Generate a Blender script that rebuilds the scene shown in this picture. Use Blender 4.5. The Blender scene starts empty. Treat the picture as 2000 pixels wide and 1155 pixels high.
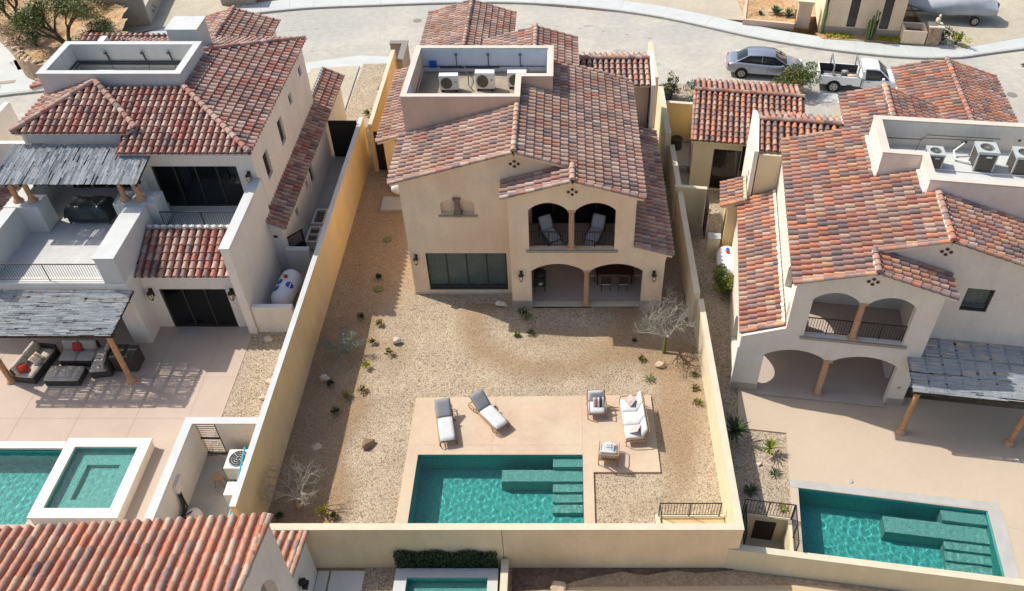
import bpy, bmesh, math, random
from mathutils import Vector, Matrix
from mathutils.geometry import tessellate_polygon
random.seed(7)
R = math.radians
SC = bpy.context.scene
COL = SC.collection

# ------------------------------------------------------------------ camera, sky, sun
CAM_H = 28.5
cam_d = bpy.data.cameras.new('camera'); cam = bpy.data.objects.new('camera', cam_d); COL.objects.link(cam)
cam.location = (0, 0, CAM_H)
cam.rotation_euler = (R(90 - 43), 0, 0)
cam_d.sensor_fit = 'HORIZONTAL'; cam_d.sensor_width = 36
cam_d.lens = 1650 / 2000 * 36
cam_d.shift_x = -0.05
cam_d.clip_start = 0.2; cam_d.clip_end = 2000
SC.camera = cam
SUN_AZ = math.atan2(-0.909, 0.417); SUN_EL = R(50)
W = bpy.data.worlds.new("World"); SC.world = W; W.use_nodes = True
nt = W.node_tree; bg = nt.nodes['Background']
sky = nt.nodes.new('ShaderNodeTexSky'); sky.sky_type = 'NISHITA'; sky.sun_disc = False
sky.sun_elevation = SUN_EL; sky.sun_rotation = SUN_AZ; sky.dust_density = 2.5; sky.air_density = 1.0
nt.links.new(sky.outputs[0], bg.inputs[0]); bg.inputs[1].default_value = 0.125
sl = bpy.data.lights.new('sun', 'SUN'); sun = bpy.data.objects.new('sun', sl); COL.objects.link(sun)
sl.energy = 3.5; sl.angle = R(0.5); sl.color = (1, 0.95, 0.87)
sd = Vector((0.909 * math.cos(SUN_EL), -0.417 * math.cos(SUN_EL), -math.sin(SUN_EL)))
sun.rotation_euler = sd.to_track_quat('-Z', 'Y').to_euler()
sun.location = (-30, 30, 60)
SC.view_settings.view_transform = 'Standard'; SC.view_settings.look = 'None'
SC.view_settings.exposure = 0.48; SC.view_settings.gamma = 1
SC.cycles.use_denoising = True
SC.cycles.max_bounces = 8; SC.cycles.transparent_max_bounces = 12; SC.cycles.diffuse_bounces = 4
SC.cycles.caustics_reflective = False; SC.cycles.caustics_refractive = True
sl.cycles.is_caustics_light = True

# ------------------------------------------------------------------ materials
M = {}
def N(t, k, **kw):
    n = t.nodes.new(k)
    for a, b in kw.items():
        setattr(n, a, b)
    return n
def mat(name, col, rough=0.8, var=0.12, scale=2.0, bump=0.0, bscale=60, metal=0.0, spec=0.3, var2=0.0, scale2=15, tint=None):
    """base colour mottled by two noises, with a fine bump"""
    m = bpy.data.materials.new(name); m.use_nodes = True; t = m.node_tree
    b = t.nodes['Principled BSDF']
    b.inputs['Roughness'].default_value = rough; b.inputs['Metallic'].default_value = metal
    b.inputs['Specular IOR Level'].default_value = spec
    tc = N(t, 'ShaderNodeTexCoord')
    no = N(t, 'ShaderNodeTexNoise'); no.inputs['Scale'].default_value = scale; no.inputs['Detail'].default_value = 6
    no.inputs['Roughness'].default_value = 0.65
    t.links.new(tc.outputs['Object'], no.inputs['Vector'])
    mp = N(t, 'ShaderNodeMapRange'); mp.inputs['From Min'].default_value = 0.3; mp.inputs['From Max'].default_value = 0.7
    mp.inputs['To Min'].default_value = 1 - var; mp.inputs['To Max'].default_value = 1 + var * 0.8
    t.links.new(no.outputs['Fac'], mp.inputs['Value'])
    mx = N(t, 'ShaderNodeMix', data_type='RGBA', blend_type='MULTIPLY'); mx.inputs['Factor'].default_value = 1
    mx.inputs['A'].default_value = (*col, 1)
    t.links.new(mp.outputs[0], mx.inputs['B'])
    out = mx.outputs['Result']
    if tint:
        n3 = N(t, 'ShaderNodeTexNoise'); n3.inputs['Scale'].default_value = scale * 0.5; n3.inputs['Detail'].default_value = 4
        mpv = N(t, 'ShaderNodeMapping'); mpv.inputs['Location'].default_value = (17, 5, 3)
        t.links.new(tc.outputs['Object'], mpv.inputs['Vector']); t.links.new(mpv.outputs[0], n3.inputs['Vector'])
        r3 = N(t, 'ShaderNodeMapRange'); r3.inputs['From Min'].default_value = 0.42; r3.inputs['From Max'].default_value = 0.66
        t.links.new(n3.outputs['Fac'], r3.inputs['Value'])
        m3 = N(t, 'ShaderNodeMix', data_type='RGBA', blend_type='MIX')
        t.links.new(r3.outputs[0], m3.inputs['Factor']); t.links.new(out, m3.inputs['A']); m3.inputs['B'].default_value = (*tint, 1)
        out = m3.outputs['Result']
    if var2:
        n2 = N(t, 'ShaderNodeTexNoise'); n2.inputs['Scale'].default_value = scale2; n2.inputs['Detail'].default_value = 4
        t.links.new(tc.outputs['Object'], n2.inputs['Vector'])
        m2 = N(t, 'ShaderNodeMapRange'); m2.inputs['From Min'].default_value = 0.3; m2.inputs['From Max'].default_value = 0.7
        m2.inputs['To Min'].default_value = 1 - var2; m2.inputs['To Max'].default_value = 1 + var2
        t.links.new(n2.outputs['Fac'], m2.inputs['Value'])
        x2 = N(t, 'ShaderNodeMix', data_type='RGBA', blend_type='MULTIPLY'); x2.inputs['Factor'].default_value = 1
        t.links.new(out, x2.inputs['A']); t.links.new(m2.outputs[0], x2.inputs['B']); out = x2.outputs['Result']
    if name.startswith('stucco'):
        # rain streaks: noise stretched down the wall
        ms = N(t, 'ShaderNodeMapping'); ms.inputs['Scale'].default_value = (1.3, 1.3, 0.25)
        ns = N(t, 'ShaderNodeTexNoise'); ns.inputs['Scale'].default_value = 1.6; ns.inputs['Detail'].default_value = 7; ns.inputs['Roughness'].default_value = 0.7
        t.links.new(tc.outputs['Object'], ms.inputs['Vector']); t.links.new(ms.outputs[0], ns.inputs['Vector'])
        rs = N(t, 'ShaderNodeMapRange'); rs.inputs['From Min'].default_value = 0.35; rs.inputs['From Max'].default_value = 0.62
        rs.inputs['To Min'].default_value = 0.945; rs.inputs['To Max'].default_value = 1.02
        t.links.new(ns.outputs['Fac'], rs.inputs['Value'])
        xs = N(t, 'ShaderNodeMix', data_type='RGBA', blend_type='MULTIPLY'); xs.inputs['Factor'].default_value = 1
        t.links.new(out, xs.inputs['A']); t.links.new(rs.outputs[0], xs.inputs['B']); out = xs.outputs['Result']
    t.links.new(out, b.inputs['Base Color'])
    if bump:
        nb = N(t, 'ShaderNodeTexNoise'); nb.inputs['Scale'].default_value = bscale; nb.inputs['Detail'].default_value = 4
        t.links.new(tc.outputs['Object'], nb.inputs['Vector'])
        bp = N(t, 'ShaderNodeBump'); bp.inputs['Strength'].default_value = bump; bp.inputs['Distance'].default_value = 0.02
        t.links.new(nb.outputs['Fac'], bp.inputs['Height']); t.links.new(bp.outputs[0], b.inputs['Normal'])
    M[name] = m
    return m

def gravel(name, c1, c2, c3, sand=None, cell=16):
    """crushed stone: every Voronoi cell is a stone of its own colour; 'sand' attribute mixes in sandy soil"""
    m = bpy.data.materials.new(name); m.use_nodes = True; t = m.node_tree; b = t.nodes['Principled BSDF']
    b.inputs['Roughness'].default_value = 0.95; b.inputs['Specular IOR Level'].default_value = 0.1
    tc = N(t, 'ShaderNodeTexCoord')
    v = N(t, 'ShaderNodeTexVoronoi'); v.inputs['Scale'].default_value = cell; t.links.new(tc.outputs['Object'], v.inputs['Vector'])
    sp = N(t, 'ShaderNodeSeparateColor'); t.links.new(v.outputs['Color'], sp.inputs[0])
    rp = N(t, 'ShaderNodeValToRGB'); e = rp.color_ramp.elements
    e[0].position = 0.0; e[0].color = (*c3, 1); e[1].position = 1.0; e[1].color = (*c1, 1)
    x = e.new(0.22); x.color = (*c2, 1); x = e.new(0.6); x.color = (*[(a + b_) / 2 for a, b_ in zip(c1, c2)], 1)
    t.links.new(sp.outputs[0], rp.inputs['Fac'])
    # darker joints between the stones
    mr = N(t, 'ShaderNodeMapRange'); mr.inputs['From Min'].default_value = 0.25; mr.inputs['From Max'].default_value = 0.75
    mr.inputs['To Min'].default_value = 1.1; mr.inputs['To Max'].default_value = 0.72
    t.links.new(v.outputs['Distance'], mr.inputs['Value'])
    mx = N(t, 'ShaderNodeMix', data_type='RGBA', blend_type='MULTIPLY'); mx.inputs['Factor'].default_value = 1
    t.links.new(rp.outputs[0], mx.inputs['A']); t.links.new(mr.outputs[0], mx.inputs['B'])
    no = N(t, 'ShaderNodeTexNoise'); no.inputs['Scale'].default_value = 0.7; no.inputs['Detail'].default_value = 5
    t.links.new(tc.outputs['Object'], no.inputs['Vector'])
    m2 = N(t, 'ShaderNodeMapRange'); m2.inputs['From Min'].default_value = 0.3; m2.inputs['From Max'].default_value = 0.7
    m2.inputs['To Min'].default_value = 0.88; m2.inputs['To Max'].default_value = 1.1
    t.links.new(no.outputs['Fac'], m2.inputs['Value'])
    x2 = N(t, 'ShaderNodeMix', data_type='RGBA', blend_type='MULTIPLY'); x2.inputs['Factor'].default_value = 1
    t.links.new(mx.outputs['Result'], x2.inputs['A']); t.links.new(m2.outputs[0], x2.inputs['B'])
    out = x2.outputs['Result']
    if sand:
        at = N(t, 'ShaderNodeAttribute', attribute_name='sand')
        n3 = N(t, 'ShaderNodeTexNoise'); n3.inputs['Scale'].default_value = 3.5; n3.inputs['Detail'].default_value = 8; n3.inputs['Roughness'].default_value = 0.75
        t.links.new(tc.outputs['Object'], n3.inputs['Vector'])
        ad = N(t, 'ShaderNodeMath', operation='ADD'); t.links.new(at.outputs['Fac'], ad.inputs[0]); t.links.new(n3.outputs['Fac'], ad.inputs[1])
        r3 = N(t, 'ShaderNodeMapRange'); r3.inputs['From Min'].default_value = 0.72; r3.inputs['From Max'].default_value = 1.6
        r3.inputs['To Max'].default_value = 0.92
        t.links.new(ad.outputs[0], r3.inputs['Value'])
        n4 = N(t, 'ShaderNodeTexNoise'); n4.inputs['Scale'].default_value = 14; n4.inputs['Detail'].default_value = 6
        t.links.new(tc.outputs['Object'], n4.inputs['Vector'])
        r4 = N(t, 'ShaderNodeMapRange'); r4.inputs['From Min'].default_value = 0.3; r4.inputs['From Max'].default_value = 0.7
        r4.inputs['To Min'].default_value = 0.6; r4.inputs['To Max'].default_value = 1.3
        t.links.new(n4.outputs['Fac'], r4.inputs['Value'])
        sx = N(t, 'ShaderNodeMix', data_type='RGBA', blend_type='MULTIPLY'); sx.inputs['Factor'].default_value = 1
        sx.inputs['A'].default_value = (*sand, 1); t.links.new(r4.outputs[0], sx.inputs['B'])
        m3 = N(t, 'ShaderNodeMix', data_type='RGBA', blend_type='MIX')
        t.links.new(r3.outputs[0], m3.inputs['Factor']); t.links.new(out, m3.inputs['A']); t.links.new(sx.outputs['Result'], m3.inputs['B'])
        out = m3.outputs['Result']
    t.links.new(out, b.inputs['Base Color'])
    bp = N(t, 'ShaderNodeBump'); bp.inputs['Strength'].default_value = 0.7; bp.inputs['Distance'].default_value = 0.03; bp.invert = True
    t.links.new(v.outputs['Distance'], bp.inputs['Height']); t.links.new(bp.outputs[0], b.inputs['Normal'])
    M[name] = m
    return m

def tiles(name, cols, pan):
    """barrel tiles: face attribute 'tv' picks one fired-clay colour per tile"""
    m = bpy.data.materials.new(name); m.use_nodes = True; t = m.node_tree; b = t.nodes['Principled BSDF']
    b.inputs['Roughness'].default_value = 0.85; b.inputs['Specular IOR Level'].default_value = 0.15
    at = N(t, 'ShaderNodeAttribute', attribute_name='tv')
    rp = N(t, 'ShaderNodeValToRGB'); rp.color_ramp.interpolation = 'CONSTANT'; e = rp.color_ramp.elements
    tot = sum(w for w, _ in cols); p = 0
    for i, (w, c) in enumerate(cols):
        if i == 0: el = e[0]; el.position = 0
        elif i == 1: el = e[1]; el.position = p / tot
        else: el = e.new(p / tot)
        el.color = (*c, 1); p += w
    t.links.new(at.outputs['Fac'], rp.inputs['Fac'])
    tc = N(t, 'ShaderNodeTexCoord')
    no = N(t, 'ShaderNodeTexNoise'); no.inputs['Scale'].default_value = 7; no.inputs['Detail'].default_value = 6; no.inputs['Roughness'].default_value = 0.7
    t.links.new(tc.outputs['Object'], no.inputs['Vector'])
    mr = N(t, 'ShaderNodeMapRange'); mr.inputs['From Min'].default_value = 0.3; mr.inputs['From Max'].default_value = 0.7
    mr.inputs['To Min'].default_value = 0.85; mr.inputs['To Max'].default_value = 1.22
    t.links.new(no.outputs['Fac'], mr.inputs['Value'])
    mx = N(t, 'ShaderNodeMix', data_type='RGBA', blend_type='MULTIPLY'); mx.inputs['Factor'].default_value = 1
    t.links.new(rp.outputs[0], mx.inputs['A']); t.links.new(mr.outputs[0], mx.inputs['B'])
    nl = N(t, 'ShaderNodeTexNoise'); nl.inputs['Scale'].default_value = 0.55; nl.inputs['Detail'].default_value = 5
    t.links.new(tc.outputs['Object'], nl.inputs['Vector'])
    rl = N(t, 'ShaderNodeMapRange'); rl.inputs['From Min'].default_value = 0.3; rl.inputs['From Max'].default_value = 0.7
    rl.inputs['To Min'].default_value = 0.82; rl.inputs['To Max'].default_value = 1.14
    t.links.new(nl.outputs['Fac'], rl.inputs['Value'])
    xl = N(t, 'ShaderNodeMix', data_type='RGBA', blend_type='MULTIPLY'); xl.inputs['Factor'].default_value = 1
    t.links.new(mx.outputs['Result'], xl.inputs['A']); t.links.new(rl.outputs[0], xl.inputs['B'])
    t.links.new(xl.outputs['Result'], b.inputs['Base Color'])
    M[name] = m
    mat(name + '_pan', pan, 0.9, 0.25, 4)

# stucco
mat('stucco_tan', (0.84, 0.66, 0.46), 0.9, 0.08, 0.7, 0.25, 30, tint=(0.79, 0.58, 0.385), var2=0.04, scale2=9)
mat('stucco_tan_cap', (0.56, 0.50, 0.42), 0.9, 0.07, 1.5, 0.1, 40)
mat('stucco_yellow', (0.80, 0.58, 0.28), 0.9, 0.09, 0.6, 0.25, 30, tint=(0.70, 0.52, 0.30), var2=0.04, scale2=9)
mat('stucco_cream', (0.76, 0.71, 0.635), 0.9, 0.07, 0.6, 0.25, 30, var2=0.035, scale2=9)
mat('stucco_white', (0.52, 0.53, 0.51), 0.9, 0.05, 1.2, 0.08, 40)
mat('stucco_sand', (0.75, 0.675, 0.575), 0.9, 0.08, 0.6, 0.25, 30, var2=0.035, scale2=9)
mat('stucco_front', (0.83, 0.64, 0.41), 0.9, 0.08, 0.5, 0.25, 30, tint=(0.73, 0.55, 0.30), var2=0.03, scale2=9)
mat('terrace', (0.50, 0.49, 0.47), 0.85, 0.1, 1.0, 0.05, 40, var2=0.05, scale2=5)
mat('stucco_beige', (0.66, 0.57, 0.38), 0.9, 0.08, 0.6, 0.12, 40)
mat('stucco_brown', (0.62, 0.45, 0.33), 0.9, 0.08, 0.5, 0.12, 40)
mat('wall_cap', (0.56, 0.50, 0.37), 0.9, 0.08, 1.5, 0.1, 40)
mat('plinth', (0.40, 0.34, 0.27), 0.9, 0.1, 1, 0.1, 40)
mat('stone_trim', (0.36, 0.31, 0.25), 0.85, 0.12, 6, 0.1, 40)
mat('plinth_dark', (0.22, 0.17, 0.13), 0.85, 0.16, 6)
mat('cantera', (0.50, 0.30, 0.17), 0.85, 0.16, 6, 0.15, 40)
# ground surfaces
mat('road', (0.43, 0.405, 0.345), 0.9, 0.13, 0.3, 0.1, 60, var2=0.08, scale2=2.2, tint=(0.37, 0.36, 0.325))
mat('stain', (0.34, 0.33, 0.295), 0.9, 0.2, 3)
mat('walk', (0.48, 0.50, 0.48), 0.9, 0.07, 0.8, 0.08, 60)
mat('curb', (0.40, 0.39, 0.36), 0.9, 0.1, 1.5, 0.08, 60)
mat('drive', (0.43, 0.38, 0.29), 0.9, 0.12, 0.6, 0.1, 60, var2=0.08, scale2=5)
mat('deck', (0.50, 0.37, 0.265), 0.85, 0.09, 0.8, 0.05, 60, tint=(0.52, 0.42, 0.30), var2=0.04, scale2=5)
mat('patio_left', (0.46, 0.365, 0.29), 0.85, 0.08, 0.5, 0.05, 60)
mat('patio_right', (0.48, 0.39, 0.29), 0.85, 0.05, 0.4, 0.05, 60, tint=(0.47, 0.375, 0.28), var2=0.02, scale2=4)
mat('joint', (0.36, 0.27, 0.2), 0.9, 0.1, 2)
mat('soil', (0.38, 0.27, 0.17), 0.95, 0.25, 1.5, 0.5, 20, var2=0.25, scale2=9)
mat('dark_soil', (0.15, 0.10, 0.07), 0.95, 0.3, 2, 0.6, 20, var2=0.3, scale2=9)
mat('dirt', (0.40, 0.24, 0.115), 0.95, 0.4, 0.8, 0.9, 9, var2=0.35, scale2=4, tint=(0.44, 0.33, 0.2))
mat('paving', (0.50, 0.38, 0.23), 0.9, 0.1, 0.5, 0.1, 50)
mat('white_paving', (0.72, 0.70, 0.64), 0.85, 0.05, 1)
mat('interior_floor', (0.45, 0.38, 0.32), 0.7, 0.08, 1)
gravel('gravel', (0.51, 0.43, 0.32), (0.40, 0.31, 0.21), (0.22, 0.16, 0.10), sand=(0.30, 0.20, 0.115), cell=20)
gravel('gravel_pale', (0.52, 0.44, 0.33), (0.38, 0.30, 0.21), (0.20, 0.145, 0.10), cell=19)
# small stuff
mat('black_metal', (0.02, 0.019, 0.018), 0.5, 0.1, 8, spec=0.4)
mat('dark_wood', (0.045, 0.03, 0.02), 0.7, 0.2, 6)
mat('bronze_frame', (0.05, 0.042, 0.035), 0.5, 0.1, 8)
mat('white_enamel', (0.74, 0.74, 0.70), 0.45, 0.04, 3, spec=0.4)
mat('grey_enamel', (0.42, 0.44, 0.43), 0.45, 0.05, 3, spec=0.4)
mat('grille_dark', (0.035, 0.033, 0.03), 0.6, 0.2, 20)
mat('grille', (0.22, 0.21, 0.18), 0.6, 0.1, 20)
mat('olive_grille', (0.13, 0.125, 0.085), 0.6, 0.1, 20)
mat('pipe', (0.045, 0.05, 0.055), 0.6, 0.1, 8)
mat('white_pipe', (0.7, 0.7, 0.68), 0.5, 0.05, 8)
mat('teak', (0.36, 0.215, 0.11), 0.65, 0.2, 12)
mat('teak_pale', (0.45, 0.34, 0.22), 0.65, 0.2, 12)
mat('post_wood', (0.46, 0.25, 0.12), 0.75, 0.22, 5, 0.2, 25)
mat('cushion', (0.52, 0.53, 0.525), 0.9, 0.04, 3, 0.1, 80)
mat('cushion_grey', (0.26, 0.265, 0.27), 0.9, 0.08, 4, 0.1, 80)
mat('cushion_taupe', (0.42, 0.37, 0.32), 0.9, 0.08, 4, 0.1, 80)
mat('cushion_cream', (0.50, 0.44, 0.36), 0.9, 0.06, 4, 0.1, 80)
mat('pillow_mauve', (0.50, 0.41, 0.38), 0.9, 0.08, 4, 0.1, 80)
mat('red_fabric', (0.55, 0.05, 0.035), 0.9, 0.1, 4, 0.1, 80)
mat('red_stripe', (0.42, 0.13, 0.12), 0.9, 0.1, 4)
mat('navy_stripe', (0.05, 0.05, 0.08), 0.9, 0.1, 4)
mat('wicker', (0.055, 0.05, 0.045), 0.7, 0.3, 30, 0.4, 60)
mat('grill_cover', (0.018, 0.028, 0.028), 0.45, 0.25, 3, 0.5, 6, spec=0.5)
mat('tank_white', (0.72, 0.73, 0.74), 0.4, 0.05, 2, spec=0.4)
mat('decal_blue', (0.015, 0.09, 0.42), 0.5, 0.05, 2)
mat('blue_plastic', (0.02, 0.07, 0.3), 0.4, 0.05, 2)
mat('cyan_plastic', (0.02, 0.42, 0.62), 0.4, 0.05, 2)
mat('cane', (0.34, 0.36, 0.365), 0.9, 0.12, 3, var2=0.1, scale2=30)
mat('cane_dark', (0.27, 0.285, 0.295), 0.9, 0.15, 3, var2=0.1, scale2=30)
mat('rock_tan', (0.56, 0.42, 0.28), 0.9, 0.25, 5, 0.5, 14)
mat('rock_pale', (0.60, 0.52, 0.40), 0.9, 0.2, 5, 0.5, 14)
mat('rock_brown', (0.28, 0.18, 0.11), 0.9, 0.3, 5, 0.5, 14)
mat('stone_wall', (0.40, 0.28, 0.18), 0.95, 0.45, 3.5, 0.9, 6, var2=0.3, scale2=10)
mat('leaf_lime', (0.20, 0.22, 0.04), 0.6, 0.3, 20)
mat('leaf_green', (0.085, 0.13, 0.03), 0.6, 0.35, 12)
mat('leaf_dark', (0.04, 0.07, 0.025), 0.6, 0.35, 12)
mat('leaf_olive', (0.14, 0.15, 0.04), 0.6, 0.35, 6)
mat('leaf_silver', (0.20, 0.27, 0.21), 0.6, 0.25, 12)
mat('leaf_yellow', (0.42, 0.42, 0.03), 0.6, 0.25, 8)
mat('leaf_agave', (0.09, 0.17, 0.10), 0.5, 0.25, 6)
mat('cactus', (0.13, 0.16, 0.06), 0.7, 0.2, 6)
mat('bark_pale', (0.36, 0.33, 0.27), 0.9, 0.2, 8)
mat('bark', (0.12, 0.08, 0.05), 0.9, 0.25, 8)
mat('bark_tan', (0.38, 0.26, 0.14), 0.9, 0.25, 8)
mat('car_silver', (0.33, 0.36, 0.42), 0.28, 0.02, 2, metal=0.55, spec=0.5)
mat('car_white', (0.78, 0.79, 0.79), 0.3, 0.02, 2, spec=0.5)
mat('car_glass', (0.015, 0.02, 0.025), 0.08, 0.1, 2, spec=0.6)
mat('tyre', (0.02, 0.02, 0.02), 0.85, 0.1, 8)
mat('alloy', (0.38, 0.38, 0.37), 0.35, 0.05, 8, metal=0.7)
mat('tail_red', (0.45, 0.02, 0.015), 0.3, 0.05, 8)
mat('lamp_white', (0.8, 0.8, 0.76), 0.25, 0.05, 8)
mat('bed_liner', (0.05, 0.05, 0.05), 0.8, 0.3, 5)
mat('tarp', (0.42, 0.45, 0.47), 0.6, 0.12, 2, 0.5, 5, spec=0.4)
mat('mat_grey', (0.35, 0.34, 0.33), 0.9, 0.1, 5)
mat('concrete', (0.42, 0.39, 0.34), 0.9, 0.15, 1.5, 0.2, 30)
mat('well_floor', (0.33, 0.28, 0.21), 0.95, 0.3, 1.2, 0.2, 20, tint=(0.2, 0.165, 0.12))
mat('well_blue', (0.52, 0.58, 0.66), 0.9, 0.08, 1.5, 0.05, 40)
mat('curtain', (0.62, 0.65, 0.62), 0.9, 0.12, 3)
mat('curtain_teal', (0.03, 0.07, 0.08), 0.8, 0.2, 3)
mat('sconce_glass', (0.75, 0.65, 0.4), 0.3, 0.05, 8)
mat('equipment', (0.08, 0.07, 0.06), 0.6, 0.25, 9)

def glass_mat(name, tint, rough=0.03, base=(0.02, 0.03, 0.035), mixf=0.5):
    m = bpy.data.materials.new(name); m.use_nodes = True; t = m.node_tree; b = t.nodes['Principled BSDF']
    b.inputs['Base Color'].default_value = (*base, 1); b.inputs['Roughness'].default_value = rough
    b.inputs['Specular IOR Level'].default_value = 0.8
    tr = N(t, 'ShaderNodeBsdfTransparent'); tr.inputs[0].default_value = (*tint, 1)
    mx = N(t, 'ShaderNodeMixShader'); mx.inputs[0].default_value = mixf
    t.links.new(tr.outputs[0], mx.inputs[1]); t.links.new(b.outputs[0], mx.inputs[2])
    t.links.new(mx.outputs[0], t.nodes['Material Output'].inputs[0])
    M[name] = m
glass_mat('window_glass', (0.85, 0.9, 0.88), 0.03, (0.02, 0.025, 0.03), 0.25)
glass_mat('dark_glass', (0.3, 0.32, 0.32), 0.03, (0.008, 0.009, 0.01), 0.75)

def water_mat(name, tint):
    """clear refracting water; the surface itself is a waved mesh, so the sun draws its own ripples on the floor"""
    m = bpy.data.materials.new(name); m.use_nodes = True; t = m.node_tree
    t.nodes.remove(t.nodes['Principled BSDF'])
    g = N(t, 'ShaderNodeBsdfGlass'); g.inputs['IOR'].default_value = 1.33; g.inputs['Roughness'].default_value = 0
    g.inputs['Color'].default_value = (*tint, 1)
    t.links.new(g.outputs[0], t.nodes['Material Output'].inputs[0])
    M[name] = m
water_mat('water', (0.86, 0.99, 0.985))

def ripple_plaster(name, c1, c2, cell=9):
    """pebble: mottled pool plaster, its paler web imitating sunlight ripples in the colour"""
    m = bpy.data.materials.new(name); m.use_nodes = True; t = m.node_tree; b = t.nodes['Principled BSDF']
    b.inputs['Roughness'].default_value = 0.7
    tc = N(t, 'ShaderNodeTexCoord')
    no = N(t, 'ShaderNodeTexNoise'); no.inputs['Scale'].default_value = 2.2; no.inputs['Detail'].default_value = 3
    t.links.new(tc.outputs['Object'], no.inputs['Vector'])
    mxv = N(t, 'ShaderNodeMix', data_type='RGBA', blend_type='LINEAR_LIGHT'); mxv.inputs['Factor'].default_value = 0.25
    t.links.new(tc.outputs['Object'], mxv.inputs['A']); t.links.new(no.outputs['Color'], mxv.inputs['B'])
    v = N(t, 'ShaderNodeTexVoronoi', feature='DISTANCE_TO_EDGE'); v.inputs['Scale'].default_value = cell
    t.links.new(mxv.outputs['Result'], v.inputs['Vector'])
    v2 = N(t, 'ShaderNodeTexVoronoi', feature='F1'); v2.inputs['Scale'].default_value = cell * 2.3
    t.links.new(mxv.outputs['Result'], v2.inputs['Vector'])
    rp = N(t, 'ShaderNodeValToRGB'); e = rp.color_ramp.elements
    e[0].position = 0.0; e[0].color = (*c2, 1); e[1].position = 0.22; e[1].color = (*c1, 1)
    t.links.new(v.outputs['Distance'], rp.inputs['Fac'])
    mr = N(t, 'ShaderNodeMapRange'); mr.inputs['From Max'].default_value = 0.7; mr.inputs['To Min'].default_value = 1.25; mr.inputs['To Max'].default_value = 0.75
    t.links.new(v2.outputs['Distance'], mr.inputs['Value'])
    mx = N(t, 'ShaderNodeMix', data_type='RGBA', blend_type='MULTIPLY'); mx.inputs['Factor'].default_value = 1
    t.links.new(rp.outputs[0], mx.inputs['A']); t.links.new(mr.outputs[0], mx.inputs['B'])
    t.links.new(mx.outputs['Result'], b.inputs['Base Color'])
    M[name] = m
ripple_plaster('pool_plaster', (0.045, 0.375, 0.345), (0.085, 0.46, 0.415), 9)
ripple_plaster('spa_plaster', (0.14, 0.44, 0.39), (0.20, 0.5, 0.44), 9)

PINKS = [(6, (0.37, 0.23, 0.175)), (6, (0.42, 0.285, 0.22)), (3.5, (0.45, 0.335, 0.265)), (2.2, (0.27, 0.20, 0.175)), (1.1, (0.20, 0.16, 0.15)), (2, (0.37, 0.18, 0.13)), (1, (0.44, 0.27, 0.17)), (4, (0.32, 0.22, 0.18))]
tiles('tile_pink', PINKS, (0.085, 0.045, 0.037))  # pan colour darkened to paint shade into the grooves between barrels
tiles('tile_orange', [(6, (0.38, 0.205, 0.15)), (3, (0.46, 0.20, 0.12)), (3.4, (0.42, 0.295, 0.225)), (3, (0.255, 0.185, 0.165)), (1.4, (0.18, 0.14, 0.135)), (2, (0.32, 0.145, 0.11)), (1.3, (0.45, 0.265, 0.155)), (4, (0.30, 0.195, 0.165))], (0.10, 0.04, 0.032))  # dark pan colour here too stands in for groove shade
tiles('tile_red', [(5, (0.36, 0.22, 0.175)), (5, (0.42, 0.30, 0.24)), (2, (0.37, 0.155, 0.12)), (2, (0.22, 0.165, 0.15)), (2, (0.30, 0.15, 0.12)), (2, (0.39, 0.25, 0.19))], (0.20, 0.06, 0.045))
tiles('tile_clay', [(6, (0.41, 0.24, 0.17)), (5, (0.42, 0.30, 0.22)), (2, (0.43, 0.19, 0.12)), (.5, (0.26, 0.19, 0.17)), (4, (0.39, 0.22, 0.155)), (2, (0.33, 0.22, 0.175))], (0.42, 0.13, 0.07))
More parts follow.
